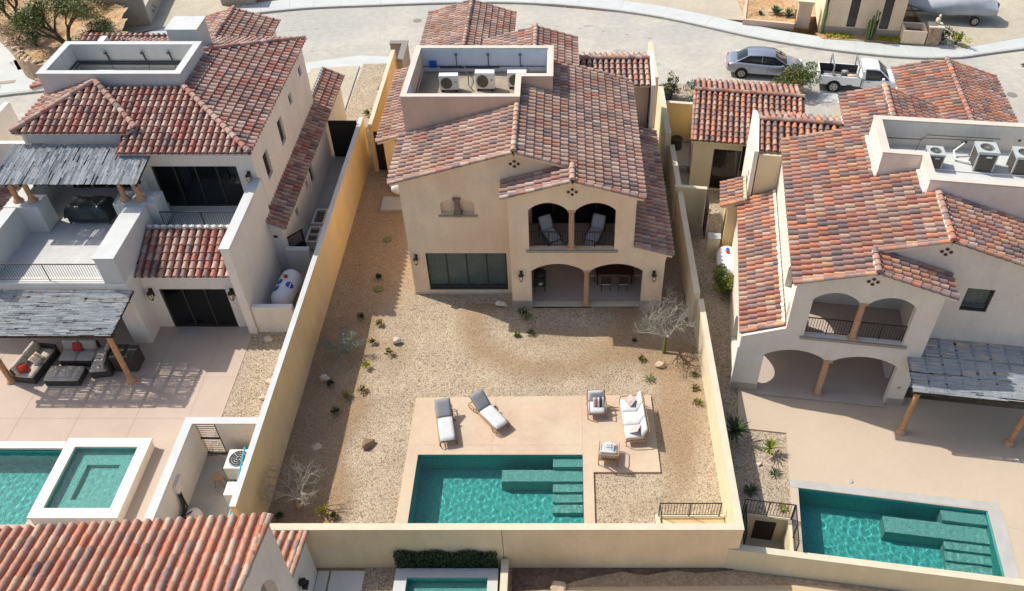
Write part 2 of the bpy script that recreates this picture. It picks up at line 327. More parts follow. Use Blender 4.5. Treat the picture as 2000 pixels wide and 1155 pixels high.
# ------------------------------------------------------------------ builders
class MB:
    def __init__(s):
        s.v = []; s.f = []; s.m = []; s.tv = []; s.smooth = []
    def add(s, vs, fs, m=0, tv=0.5, sm=False):
        o = len(s.v); s.v += [tuple(p) for p in vs]
        for f in fs:
            s.f.append(tuple(i + o for i in f)); s.m.append(m); s.tv.append(tv); s.smooth.append(sm)
        return s
    def box(s, x0, x1, y0, y1, z0, z1, m=0, tv=0.5):
        v = [(x, y, z) for z in (z0, z1) for y in (y0, y1) for x in (x0, x1)]
        return s.add(v, [(0, 2, 3, 1), (4, 5, 7, 6), (0, 1, 5, 4), (2, 6, 7, 3), (0, 4, 6, 2), (1, 3, 7, 5)], m, tv)
    def obox(s, c, size, rz=0, rx=0, ry=0, m=0):
        Mt = Matrix.Translation(c) @ Matrix.Rotation(rz, 4, 'Z') @ Matrix.Rotation(ry, 4, 'Y') @ Matrix.Rotation(rx, 4, 'X')
        a, b, h = [q / 2 for q in size]
        v = [Mt @ Vector((x, y, z)) for z in (-h, h) for y in (-b, b) for x in (-a, a)]
        return s.add(v, [(0, 2, 3, 1), (4, 5, 7, 6), (0, 1, 5, 4), (2, 6, 7, 3), (0, 4, 6, 2), (1, 3, 7, 5)], m)
    def tube(s, pts, r, n=6, m=0, cap=True, r2=None, sm=True):
        pts = [Vector(p) for p in pts]; rings = []
        k = len(pts)
        for i, p in enumerate(pts):
            d = (pts[min(i + 1, k - 1)] - pts[max(i - 1, 0)])
            if d.length < 1e-6: d = Vector((0, 0, 1))
            d.normalize()
            a = d.cross(Vector((0, 0, 1)))
            if a.length < 0.05: a = d.cross(Vector((1, 0, 0)))
            a.normalize(); b = d.cross(a)
            rr = r if r2 is None else r + (r2 - r) * i / max(1, k - 1)
            rings.append([p + (a * math.cos(2 * math.pi * j / n) + b * math.sin(2 * math.pi * j / n)) * rr for j in range(n)])
        vs = [q for rg in rings for q in rg]
        fs = [(i * n + j, i * n + (j + 1) % n, (i + 1) * n + (j + 1) % n, (i + 1) * n + j) for i in range(k - 1) for j in range(n)]
        s.add(vs, fs, m, sm=sm)
        if cap: s.add(rings[0], [tuple(range(n))], m); s.add(rings[-1], [tuple(range(n))[::-1]], m)
        return s
    def cyl(s, x, y, z0, z1, r, n=16, m=0, r2=None):
        return s.tube([(x, y, z0), (x, y, z1)], r, n, m, r2=r2)
    def lathe(s, x, y, prof, n=16, m=0):
        vs = [(x + r * math.cos(2 * math.pi * j / n), y + r * math.sin(2 * math.pi * j / n), z) for r, z in prof for j in range(n)]
        fs = [(i * n + j, i * n + (j + 1) % n, (i + 1) * n + (j + 1) % n, (i + 1) * n + j) for i in range(len(prof) - 1) for j in range(n)]
        s.add(vs, fs, m, sm=True)
        s.add(vs[-n:], [tuple(range(n))], m); s.add(vs[:n], [tuple(range(n))[::-1]], m)
        return s
    def blob(s, c, rad, seed=0, rough=0.15, n=10, m=0, sm=True, T=None):
        rnd = random.Random(seed); bm = bmesh.new(); bmesh.ops.create_icosphere(bm, subdivisions=2, radius=1)
        ph = [rnd.uniform(0, 6.28) for _ in range(6)]
        vs = []
        for v in bm.verts:
            p = v.co
            k = 1 + rough * (math.sin(2.3 * p.x + ph[0]) * math.cos(2.9 * p.y + ph[1]) + math.sin(3.7 * p.z + ph[2]) * 0.6 + rnd.uniform(-.35, .35))
            q = Vector((p.x * rad[0] * k, p.y * rad[1] * k, p.z * rad[2] * k))
            if T: q = T @ q
            vs.append(q + Vector(c))
        fs = [tuple(v.index for v in f.verts) for f in bm.faces]
        bm.free()
        return s.add(vs, fs, m, sm=sm)
    def cushion(s, c, size, rz=0, rx=0, ry=0, m=0, puff=0.25):
        """rounded soft box"""
        Mt = Matrix.Translation(c) @ Matrix.Rotation(rz, 4, 'Z') @ Matrix.Rotation(ry, 4, 'Y') @ Matrix.Rotation(rx, 4, 'X')
        n = 6; a, b, h = [q / 2 for q in size]
        vs = []; fs = []
        for sgn in (1, -1):
            o = len(vs)
            for i in range(n + 1):
                for j in range(n + 1):
                    u = -1 + 2 * i / n; w = -1 + 2 * j / n
                    e = (1 - abs(u) ** 6) * (1 - abs(w) ** 6)
                    sx = u * (1 - 0.03 * w * w); sy = w * (1 - 0.03 * u * u)
                    vs.append(Mt @ Vector((a * sx, b * sy, sgn * h * (1 - puff + puff * (max(e, 0)) ** 0.5 * 1.0 - 0.35 * (1 - max(e, 0)) ))))
            for i in range(n):
                for j in range(n):
                    q = (o + i * (n + 1) + j, o + (i + 1) * (n + 1) + j, o + (i + 1) * (n + 1) + j + 1, o + i * (n + 1) + j + 1)
                    fs.append(q if sgn > 0 else q[::-1])
        K = (n + 1) ** 2
        def rim():
            r = [i * (n + 1) for i in range(n + 1)] + [n * (n + 1) + j for j in range(1, n + 1)] + [i * (n + 1) + n for i in range(n - 1, -1, -1)] + [j for j in range(n - 1, 0, -1)]
            return r
        r = rim(); L_ = len(r)
        for i in range(L_):
            p, q = r[i], r[(i + 1) % L_]; fs.append((p, q, q + K, p + K))
        return s.add(vs, fs, m, sm=True)
    def slab(s, outer, holes, P, t, m=0, mside=None):
        """flat panel with holes, thickness t; P(a, b, c) maps plane coords and depth to space"""
        loops = [outer] + holes
        tri = tessellate_polygon([[Vector((a, b, 0)) for a, b in lp] for lp in loops])
        flat = [q for lp in loops for q in lp]
        K = len(flat)
        vs = [P(a, b, 0) for a, b in flat] + [P(a, b, t) for a, b in flat]
        fs = [tuple(f) for f in tri] + [tuple(i + K for i in f)[::-1] for f in tri]
        s.add(vs, fs, m)
        o = 0; ms = m if mside is None else mside
        for lp in loops:
            n = len(lp)
            s.add([P(*flat[o + i], 0) for i in range(n)] + [P(*flat[o + i], t) for i in range(n)],
                  [(i, (i + 1) % n, n + (i + 1) % n, n + i) for i in range(n)], ms)
            o += n
        return s
    def build(s, name, mats, parent=None, bevel=0.0, frame=None):
        me = bpy.data.meshes.new(name); me.from_pydata(s.v, [], s.f); me.update()
        if isinstance(mats, str): mats = [mats]
        for k in mats: me.materials.append(M[k])
        me.polygons.foreach_set('material_index', s.m)
        me.polygons.foreach_set('use_smooth', s.smooth)
        if any(t != 0.5 for t in s.tv):
            a = me.attributes.new('tv', 'FLOAT', 'FACE'); a.data.foreach_set('value', s.tv)
        bm = bmesh.new(); bm.from_mesh(me); bmesh.ops.recalc_face_normals(bm, faces=bm.faces) if len(s.f) < 4000 and not any(t != 0.5 for t in s.tv) else None
        bm.to_mesh(me); bm.free()
        o = bpy.data.objects.new(name, me); COL.objects.link(o)
        if bevel:
            b = o.modifiers.new('bevel', 'BEVEL'); b.width = bevel; b.segments = 2; b.limit_method = 'ANGLE'; b.angle_limit = R(50)
        if parent is not None:
            o.parent = parent
            if parent.name in WROOT: o.location = [-q for q in parent.location]
        elif frame is not None:
            o.location = frame[0]; o.rotation_euler = (0, 0, frame[1])
        return o
WROOT = set()
def tag(o, label=None, cat=None, group=None, kind=None):
    if label: o['label'] = label
    if cat: o['category'] = cat
    if group: o['group'] = group
    if kind: o['kind'] = kind
    return o
def thing(name, label, cat, loc=(0, 0, 0), rz=0, group=None, world=False):
    o = bpy.data.objects.new(name, None); COL.objects.link(o); o.empty_display_size = 0.3
    o.location = loc; o.rotation_euler = (0, 0, rz)
    if world: WROOT.add(o.name)
    return tag(o, label, cat, group)
def dup(root, loc, rz=0, label=None, sc=None):
    def cp(o, par):
        c = o.copy(); COL.objects.link(c); c.parent = par
        for ch in list(o.children): cp(ch, c)
        return c
    c = cp(root, None); c.location = loc; c.rotation_euler = (0, 0, rz)
    if label: c['label'] = label
    if sc: c.scale = sc
    return c
def bx(name, m, parent, x0, x1, y0, y1, z0, z1, bevel=0.0, frame=None):
    return MB().box(x0, x1, y0, y1, z0, z1).build(name, m, parent, bevel, frame)
RO = Vector((7.4, 24.5, 0)); RA = -R(8)          # frame of the right-hand lot, turned 8 degrees
RF = (RO, RA)
def RL(u, v, z=0):
    return (RO.x + u * math.cos(RA) - v * math.sin(RA), RO.y + u * math.sin(RA) + v * math.cos(RA), z)

def arch(x0, x1, zs, zt, n=10):
    """points from right to left along a segmental arch top"""
    return [(x1 + (x0 - x1) * i / n, zs + (zt - zs) * math.sin(math.pi * i / n) ** 0.75) for i in range(n + 1)]

def poly_spans(poly, a):
    xs = []
    n = len(poly)
    for i in range(n):
        (a0, b0), (a1, b1) = poly[i], poly[(i + 1) % n]
        if (a0 <= a < a1) or (a1 <= a < a0):
            xs.append(b0 + (b1 - b0) * (a - a0) / (a1 - a0))
    xs.sort()
    return [(xs[i], xs[i + 1]) for i in range(0, len(xs) - 1, 2)]

PITCH = 0.315; EXPO = 0.39
def roof(pts, mt, parent, name='roof', ridge=None, rake=None, deck_m='stucco_tan', thick=0.12, pitch=PITCH, frame=None, seed=None, soffit='stucco_tan', mortar=None, EXPO=EXPO, lip=0.028):
    """one sloping plane of overlapping barrel tiles; pts = 3D outline (planar)"""
    rnd = random.Random(seed if seed is not None else int(abs(pts[0][0] * 97 + pts[1][1] * 31 + pts[2][2] * 13)) + 3)
    P = [Vector(p) for p in pts]
    n = Vector((0, 0, 0))
    for i in range(len(P)):
        n += (P[i] - P[0]).cross(P[(i + 1) % len(P)] - P[0])
    n.normalize()
    if n.z < 0: n = -n
    e = Vector((0, 0, 1)).cross(n).normalized(); u = n.cross(e).normalized()
    if u.z < 0: u = -u
    O = P[0]
    po = [((p - O).dot(e), (p - O).dot(u)) for p in P]
    mb = MB()
    # deck under the tiles
    mb.slab(po, [], lambda a, b, c: O + e * a + u * b + n * (-0.03 - c), thick, 0, 2)
    amin = min(a for a, b in po); amax = max(a for a, b in po)
    k = max(1, round((amax - amin) / pitch)); w = (amax - amin) / k
    NS = 6
    for c in range(k):
        a = amin + (c + 0.5) * w
        for (b0, b1) in poly_spans(po, a):
            b = b0 - 0.05; ph = rnd.uniform(-.02, .02)
            while b < b1 - 0.02:
                be = min(b + EXPO + 0.03, b1)
                tvv = rnd.random() * 0.998 + 0.001
                j = rnd.uniform(-.008, .008); lift = rnd.uniform(0.0, 0.012)
                r0 = w * 0.375; r1 = w * 0.315
                vs = []
                for (bb, rr, h) in ((b, r0, lip + lift), (be, r1, 0.0)):
                    for q in range(NS + 1):
                        t = math.pi * q / NS
                        vs.append(O + e * (a + j + rr * math.cos(t)) + u * bb + n * (h - 0.025 + rr * 1.3 * math.sin(t)))
                # thickness lip at the lower end
                for q in range(NS + 1):
                    t = math.pi * q / NS; rr = r0 - 0.018
                    vs.append(O + e * (a + j + rr * math.cos(t)) + u * b + n * (0.003 + lift + rr * 1.3 * math.sin(t)))
                K = NS + 1
                fs = [(q, q + 1, K + q + 1, K + q) for q in range(NS)]
                mb.add(vs, fs, 1, tvv, True)
                mb.add(vs, [(q, q + 1, 2 * K + q + 1, 2 * K + q) for q in range(NS)], 1, tvv, False)
                b += EXPO
            if mortar:
                rr = w * 0.46; mv = []
                for bb in (b1 - .09 - rnd.uniform(0, .04), b1 + .02):
                    for q in range(NS + 1): mv.append(O + e * (a + rr * math.cos(math.pi * q / NS)) + u * bb + n * (rr * 1.25 * math.sin(math.pi * q / NS)))
                mb.add(mv, [(q, q + 1, NS + 2 + q, NS + 1 + q) for q in range(NS)] + [tuple(range(NS + 1))], 0, 0.5)
    # pans: shallow channels between the barrels
    for c in range(k + 1):
        a = amin + c * w
        aa = min(max(a, amin + 0.01), amax - 0.01)
        for (b0, b1) in poly_spans(po, aa):
            b = b0 - 0.07
            while b < b1 - 0.05:
                be = min(b + EXPO, b1); rr = w * 0.28
                vs = []
                for bb, h in ((b, 0.012), (be, -0.008)):
                    for q in (-1, -.4, .4, 1):
                        vs.append(O + e * (a + rr * q) + u * bb + n * (h + 0.0 + 0.025 * q * q - 0.015))
                mb.add(vs, [(0, 1, 5, 4), (1, 2, 6, 5), (2, 3, 7, 6)], 3, 0.5)
                b += EXPO
    o = mb.build(name, [soffit, mt, soffit, mt + '_pan'], parent, frame=frame)
    def cap(p, q, r=0.125, lift=0.06):
        caps = MB()
        p = Vector(p); q = Vector(q); L = (q - p).length; d = (q - p) / L
        s_ = d.cross(Vector((0, 0, 1))).normalized(); up = s_.cross(d).normalized()
        kk = max(1, round(L / 0.38)); st = L / kk
        for i in range(kk):
            tvv = rnd.random() * 0.998 + 0.001; vs = []
            for tt, rr, h in ((i * st - 0.03, r, 0.02), ((i + 1) * st + 0.02, r * 0.88, 0)):
                for z in range(9):
                    t = math.pi * z / 8
                    vs.append(p + d * tt + s_ * (rr * math.cos(t)) + up * (lift - 0.06 + h + rr * math.sin(t)))
            caps.add(vs, [(z, z + 1, 9 + z + 1, 9 + z) for z in range(8)], 0, tvv, True)
            if i == 0: caps.add(vs[:9], [tuple(range(9))], 0, tvv)
            if i == kk - 1: caps.add(vs[9:], [tuple(range(9))], 0, tvv)
        caps.build('ridge_cap', [mt], o)
    for seg in (ridge or []): cap(seg[0], seg[1], 0.14, 0.12)
    for seg in (rake or []): cap(seg[0], seg[1], 0.105, 0.05)
    return o

def railing(name, label, p0, p1, h, parent=None, frame=None, step=0.11, base=0.08, posts=True, cat='railing', loc=None):
    """wrought-iron railing from p0 to p1"""
    p0 = Vector(p0); p1 = Vector(p1); L = (p1 - p0).length; d = (p1 - p0) / L
    up = Vector((0, 0, 1))
    if parent is None:
        r_ = thing(name, label, cat, frame[0] if frame else (0, 0, 0), frame[1] if frame else 0)
        if not frame: WROOT.add(r_.name)
    else:
        bars = MB(); k = int(L / step)
        bars.tube([p0 + up * base, p1 + up * base], 0.014, 6)
        for i in range(1, k):
            a = p0 + d * (L * i / k); bars.tube([a + up * base, a + up * h], 0.011, 4)
        r_ = bars.build('railing', 'black_metal', parent)
    MB().tube([p0 + up * h, p1 + up * h], 0.026, 6).build('handrail', 'black_metal', r_)
    if parent is None:
        bars = MB(); k = int(L / step); bars.tube([p0 + up * base, p1 + up * base], 0.014, 6)
        for i in range(1, k):
            a = p0 + d * (L * i / k); bars.tube([a + up * base, a + up * h], 0.011, 4)
        bars.build('balusters', 'black_metal', r_)
    for i in (0, 0.5, 1) if L > 1.6 else (0, 1):
        a = p0 + d * (L * i); MB().tube([a, a + up * (h + 0.01)], 0.024, 6).build('post', 'black_metal', r_)
    return r_

def window(parent, x0, x1, z0, z1, y, panels=2, glass='dark_glass', frame_m='bronze_frame', name='window', axis='y', fw=0.06, depth=0.08, trim=None, curtain=None, sgn=1):
    """window or sliding door; axis 'y': in a wall of constant y facing -y; 'x': wall of constant x facing +x*sgn"""
    def P(a, b, c): return (a, y + c, b) if axis == 'y' else (y - c * sgn, a, b)
    w = (x1 - x0); hs = []
    for i in range(panels):
        a0 = x0 + w * i / panels + (fw if i == 0 else fw / 2); a1 = x0 + w * (i + 1) / panels - (fw if i == panels - 1 else fw / 2)
        hs.append([(a0, z0 + fw), (a1, z0 + fw), (a1, z1 - fw), (a0, z1 - fw)])
    o = MB().slab([(x0, z0), (x1, z0), (x1, z1), (x0, z1)], hs, P, depth).build(name, frame_m, parent)
    MB().slab([(x0 + .01, z0 + .01), (x1 - .01, z0 + .01), (x1 - .01, z1 - .01), (x0 + .01, z1 - .01)], [], lambda a, b, c: P(a, b, c + depth * 0.45), 0.008).build('pane', glass, o)
    if trim:
        t_ = 0.12
        MB().slab([(x0 - t_, z0 - t_), (x1 + t_, z0 - t_), (x1 + t_, z1 + t_), (x0 - t_, z1 + t_)], [[(x0, z0), (x1, z0), (x1, z1), (x0, z1)]], lambda a, b, c: P(a, b, c - 0.03), 0.1).build('trim', trim, o)
    if curtain:
        mb = MB(); nn = int(w / 0.07); yy = 0.35
        pts = [(x0 + w * i / nn, yy + 0.03 * math.sin(i * 1.9) + 0.02 * math.sin(i * 0.7)) for i in range(nn + 1)]
        vs = [P(a, z, c) for z in (z0 + .03, z1 - .03) for a, c in pts]
        mb.add(vs, [(i, i + 1, nn + 2 + i, nn + 1 + i) for i in range(nn)], 0, sm=True)
        mb.build('curtain', curtain, o)
    return o

def sconce(parent, x, y, z, s=1.0, dx=0, dy=-1):
    """iron wall lantern with a glass body"""
    o = MB().box(x - .06 * s, x + .06 * s, y - 0.03, y + 0.0, z - .16 * s, z + .22 * s)
    o.tube([(x, y, z + .17 * s), (x, y + dy * .12, z + .26 * s), (x, y + dy * .2, z + .2 * s)], 0.02 * s, 6)
    o.lathe(x, y + dy * .2, [(0.02 * s, z + .22 * s), (.11 * s, z + .12 * s), (.12 * s, z + .09 * s)], 8)
    o.lathe(x, y + dy * .2, [(0.08 * s, z - .16 * s), (.05 * s, z - .22 * s), (.01 * s, z - .27 * s)], 8)
    for k in range(4):
        a = k * math.pi / 2 + .78; o.tube([(x + .1 * s * math.cos(a), y + dy * .2 + .1 * s * math.sin(a), z + .1 * s), (x + .07 * s * math.cos(a), y + dy * .2 + .07 * s * math.sin(a), z - .16 * s)], 0.01 * s, 4)
    ob = o.build('wall_lantern', 'black_metal', parent)
    MB().lathe(x, y + dy * .2, [(0.09 * s, z + .09 * s), (.065 * s, z - .15 * s)], 8).build('glass_shade', 'sconce_glass', ob)
    return ob

def clover(parent, x, y, z, P=None):
    """four clay vent tubes set in the gable"""
    mb = MB()
    for dx, dz in ((-.17, 0), (.17, 0), (0, .13), (0, -.13)):
        n = 10; c = [(x + dx + .08 * math.cos(6.283 * i / n), z + dz + .08 * math.sin(6.283 * i / n)) for i in range(n)]
        ci = [(x + dx + .055 * math.cos(6.283 * i / n), z + dz + .055 * math.sin(6.283 * i / n)) for i in range(n)]
        mb.slab(c, [ci], lambda a, b, cc: (a, y - 0.02 + cc, b), 0.03, 0)
        mb.slab(ci, [], lambda a, b, cc: (a, y - 0.004 + cc, b), 0.002, 1)
    return mb.build('gable_vent', ['rock_brown', 'grille_dark'], parent)

def column(parent, x, y, z0, z1, r=0.14, m='cantera'):
    mb = MB(); h = z1 - z0
    mb.box(x - r * 1.45, x + r * 1.45, y - r * 1.45, y + r * 1.45, z0, z0 + .12)
    mb.lathe(x, y, [(r * 1.3, z0 + .12), (r * 1.25, z0 + .2), (r, z0 + .24), (r * 1.03, z0 + h * .5), (r * .9, z1 - .22), (r * 1.2, z1 - .14), (r * 1.2, z1 - .1)], 14)
    mb.box(x - r * 1.35, x + r * 1.35, y - r * 1.35, y + r * 1.35, z1 - .1, z1)
    return mb.build('column', m, parent)

def rock(name, label, x, y, r, m='rock_tan', z=0, seed=1, flat=0.6, group=None, rz=0):
    mb = MB(); rnd = random.Random(seed)
    bm = bmesh.new()
    for i in range(14):
        a = rnd.uniform(0, 6.28); zz = rnd.uniform(-0.5, 1); k = math.sqrt(1 - min(1, abs(zz)) ** 2 * 0.8)
        bm.verts.new((r * k * math.cos(a) * rnd.uniform(.8, 1.1), r * k * math.sin(a) * rnd.uniform(.6, .9), r * flat * zz))
    bmesh.ops.convex_hull(bm, input=bm.verts)
    bmesh.ops.delete(bm, geom=[v for v in bm.verts if not v.link_faces], context='VERTS')
    me = bpy.data.meshes.new(name); bm.to_mesh(me); bm.free(); me.materials.append(M[m])
    o = bpy.data.objects.new(name, me); COL.objects.link(o); o.location = (x, y, z + r * flat * 0.25); o.rotation_euler = (0, 0, rz)
    b = o.modifiers.new('b', 'BEVEL'); b.width = r * 0.12; b.segments = 2
    return tag(o, label, 'rock', group)

def leafs(mb, c, rad, n, size, rnd, m=0, droop=0.3, shell=0.55):
    """leaf-sized faces scattered through an uneven volume"""
    lumps = [(Vector((rnd.gauss(0, .5), rnd.gauss(0, .5), rnd.gauss(0, .45))), rnd.uniform(.35, .65)) for _ in range(9)]
    for i in range(n):
        l, lr = lumps[rnd.randrange(9)]
        d = Vector((rnd.gauss(0, 1), rnd.gauss(0, 1), rnd.gauss(0, 1))).normalized() * (lr * rnd.uniform(shell, 1))
        p = l + d; p = Vector((c[0] + p.x * rad[0], c[1] + p.y * rad[1], c[2] + p.z * rad[2]))
        a = Vector((rnd.gauss(0, 1), rnd.gauss(0, 1), rnd.gauss(0, .7))).normalized(); b = a.cross(Vector((rnd.gauss(0, 1), rnd.gauss(0, 1), rnd.gauss(0, 1)))).normalized()
        s = size * rnd.uniform(.6, 1.3)
        mb.add([p - a * s * .5, p + b * s * .28, p + a * s * .5, p - b * s * .28], [(0, 1, 2, 3)], m)

def branch(mb, p, d, L, r, depth, rnd, spread=0.6, m=0, up=0.1, seg=3, kids=(2, 3), tips=None):
    pts = [Vector(p)]; dd = Vector(d).normalized()
    for i in range(seg):
        dd = (dd + Vector((rnd.gauss(0, .16), rnd.gauss(0, .16), rnd.gauss(0, .12) + up * .3))).normalized()
        pts.append(pts[-1] + dd * L / seg)
    mb.tube(pts, r, 5 if depth > 1 else 4, m, cap=False, r2=r * 0.6)
    if tips is not None and depth <= 1: tips.append(pts[-1])
    if depth > 0:
        for k in range(rnd.randint(*kids)):
            nd = (dd + Vector((rnd.gauss(0, spread), rnd.gauss(0, spread), rnd.gauss(0, spread * .6) + up))).normalized()
            st = pts[-1] if k < 2 else pts[rnd.randint(1, seg)]
            branch(mb, st, nd, L * rnd.uniform(.62, .85), r * 0.6, depth - 1, rnd, spread, m, up, seg, kids, tips)
# ------------------------------------------------------------------ the setting
def struct(o): o['kind'] = 'structure'; return o
def sheet(name, m, pts, z, frame=None, thick=None):
    mb = MB()
    if thick: mb.slab(pts, [], lambda a, b, c: (a, b, z - c), thick)
    else: mb.add([(a, b, z) for a, b in pts], [tuple(range(len(pts)))])
    return struct(mb.build(name, m, None, frame=frame))
def rect(x0, x1, y0, y1): return [(x0, y0), (x1, y0), (x1, y1), (x0, y1)]

struct(MB().add([(-700, -500, -2.6), (700, -500, -2.6), (700, 900, -2.6), (-700, 900, -2.6)], [(0, 1, 2, 3)]).build('ground', 'soil'))
# lower land in front of the walls
sheet('lower_terrace', 'soil', [(-60, -10), (40, -10), (40, 11.5), (6.46, 16.2), (6.46, 16.28), (-60, 16.28)], -0.75, thick=1.5)
sheet('earth_bank', 'dirt', rect(-120, 60, 62, 140), -0.05, thick=1.5)
# the street: an arc of concrete slabs, with a curb and sidewalk on the far side
NEAR = [(-80, 40.5), (-52, 41), (-40, 43.5), (-31, 48.5), (-26, 51.2), (-21, 53.2), (-14.4, 54.1), (-4, 54.0), (6.3, 52.4), (17, 50.0), (26, 47.0), (34, 44.2), (60, 36)]
FAR = [(-80, 52), (-58, 54), (-45, 53.5), (-37.6, 53.2), (-34.5, 55.5), (-29, 60.3), (-22.2, 62.8), (-16, 63.7), (-4, 64.3), (5.9, 62.3), (15, 57.9), (21.9, 55.7), (27.2, 55.2), (33.2, 56.6), (60, 63)]
road = [(-80, 30)] + NEAR[:0] + [(60, 25)] + FAR[::-1]
sheet('street', 'road', [(-80, 26), (60, 26), (60, 63)] + FAR[::-1][1:], -0.012, thick=0.4)
def smooth(pts, k=6):
    out = []
    n = len(pts)
    for i in range(n - 1):
        p0, p1, p2, p3 = [Vector(pts[max(0, min(n - 1, j))]) for j in (i - 1, i, i + 1, i + 2)]
        for s in range(k):
            t = s / k
            out.append(tuple(0.5 * ((2 * p1) + (-p0 + p2) * t + (2 * p0 - 5 * p1 + 4 * p2 - p3) * t * t + (-p0 + 3 * p1 - 3 * p2 + p3) * t ** 3)))
    out.append(tuple(pts[-1])); return out
def ribbon(name, m, pts, off0, off1, z, thick):
    P = smooth(pts); mb = MB(); a = []; b = []
    for i, p in enumerate(P):
        d = Vector(P[min(i + 1, len(P) - 1)]) - Vector(P[max(0, i - 1)]); d.normalize(); nrm = Vector((-d.y, d.x))
        a.append(Vector(p) + nrm * off0); b.append(Vector(p) + nrm * off1)
    n = len(P)
    vs = [(q.x, q.y, z) for q in a] + [(q.x, q.y, z) for q in b] + [(q.x, q.y, z - thick) for q in a] + [(q.x, q.y, z - thick) for q in b]
    fs = [(i, i + 1, n + i + 1, n + i) for i in range(n - 1)] + [(i, i + 1, 2 * n + i + 1, 2 * n + i) for i in range(n - 1)] + [(n + i, n + i + 1, 3 * n + i + 1, 3 * n + i) for i in range(n - 1)]
    mb.add(vs, fs)
    return struct(mb.build(name, m))
ribbon('curb', 'curb', FAR[3:], -0.16, 0.0, 0.135, 0.3)
ribbon('sidewalk', 'walk', FAR[3:], 0.0, 1.7, 0.14, 0.3)
sheet('sidewalk', 'walk', [(-80, 48.5), (-46, 48.6), (-39.5, 49.4), (-36.6, 50.2), (-34.0, 50.8), (-31, 52.0), (-29, 54.3), (-29, 60.5), (-44, 66), (-80, 70)], .14, thick=.3)
sheet('curb', 'curb', [(-80, 48.3), (-46, 48.4), (-39.4, 49.2), (-36.5, 50.0), (-33.9, 50.6), (-30.9, 51.8), (-31, 55), (-40, 60), (-80, 66)], .128, thick=.3)
# slab joints in the street
mb = MB()
def joint(p, q, w=0.035, z=-0.008):
    p = Vector(p); q = Vector(q); d = (q - p).normalized(); s_ = Vector((-d.y, d.x)) * w / 2
    mb.add([(p.x - s_.x, p.y - s_.y, z), (q.x - s_.x, q.y - s_.y, z), (q.x + s_.x, q.y + s_.y, z), (p.x + s_.x, p.y + s_.y, z)], [(0, 1, 2, 3)])
FS = smooth(FAR[4:], 5); 
for i in range(2, len(FS) - 1, 2):
    d = (Vector(FS[i + 1]) - Vector(FS[i - 1])).normalized(); nn = Vector((d.y, -d.x))
    joint(Vector(FS[i]) + nn * .2, Vector(FS[i]) + nn * 11, .06)
for i in range(len(FS) - 1):
    d = (Vector(FS[i + 1]) - Vector(FS[i])).normalized(); nn = Vector((d.y, -d.x))
    for o_ in (3.6, 7.2): joint(Vector(FS[i]) + nn * o_, Vector(FS[i + 1]) + nn * o_, .05)
for y in (32, 36, 40, 44, 48): joint((-70, y), (-30, y))
for x in (-48, -42, -36): joint((x, 26), (x, 50))
struct(mb.build('street_joints', 'curb'))
mb = MB()
for k in range(-14, 20):
    x = k * 1.9; 
P_ = smooth(FAR[3:], 6); mb = MB()
for i in range(3, len(P_) - 2, 2):
    d = (Vector(P_[i + 1]) - Vector(P_[i - 1])).normalized(); nn = Vector((-d.y, d.x)); joint(Vector(P_[i]), Vector(P_[i]) + nn * 1.7, 0.03, 0.144)
struct(mb.build('sidewalk_joints', 'curb'))
for (x, y, r, lab) in ((-11.1, 61.2, .34, 'round iron manhole cover in the street behind the tan house'), (29.8, 50.1, .34, 'round manhole cover in the street at the right edge')):
    o = MB().cyl(0, 0, -0.02, 0.0, r, 20).cyl(0, 0, 0, 0.004, r * .8, 20).build('manhole_cover', 'grille', None); o.location = (x, y, 0); tag(o, lab, 'manhole cover')
for i, (x, y) in enumerate(((-38.2, 50.7), (-37.6, 51.5))):
    o = MB().box(-.55, .55, -.2, .2, 0, .012)
    for k in range(9): o.box(-.5 + k * .115, -.45 + k * .115, -.17, .17, .012, .02)
    o = o.build('drain_grate', 'stone_trim', None); o.location = (x, y, .15); o.rotation_euler = (0, 0, .25); tag(o, ['rusty drain grate in the far left sidewalk, the nearer one', 'rusty drain grate in the far left sidewalk, the farther one'][i], 'drain grate', 'grates in the corner sidewalk')

sheet('driveway_apron', 'walk', [(-17.6, 53.0), (-11.6, 54.3), (-10.9, 55.3), (-14.5, 55.6), (-18.4, 54.4)], .012, thick=.1)
sheet('driveway_apron', 'walk', [(16.6, 49.3), (21.0, 48.2), (21.6, 49.6), (17.4, 50.9)], .036, thick=.1)
# stains and patched slabs in the street
mb = MB(); rr = random.Random(8)
for k in range(26):
    x = rr.uniform(-45, 30); y = 57.5 - abs(x) * .07 + rr.uniform(-3.2, 3.2); n = 9; a_ = rr.uniform(.15, .7); b_ = rr.uniform(.08, .3); th = rr.uniform(-.5, .3)
    pts = []
    for i in range(n):
        t_ = 6.283 * i / n; q = rr.uniform(.6, 1.1); u_ = a_ * q * math.cos(t_); v_ = b_ * q * math.sin(t_)
        pts.append((x + u_ * math.cos(th) - v_ * math.sin(th), y + u_ * math.sin(th) + v_ * math.cos(th), -.0075 + k * .0001))
    mb.add(pts, [tuple(range(n))])
struct(mb.build('street_stains', 'stain'))
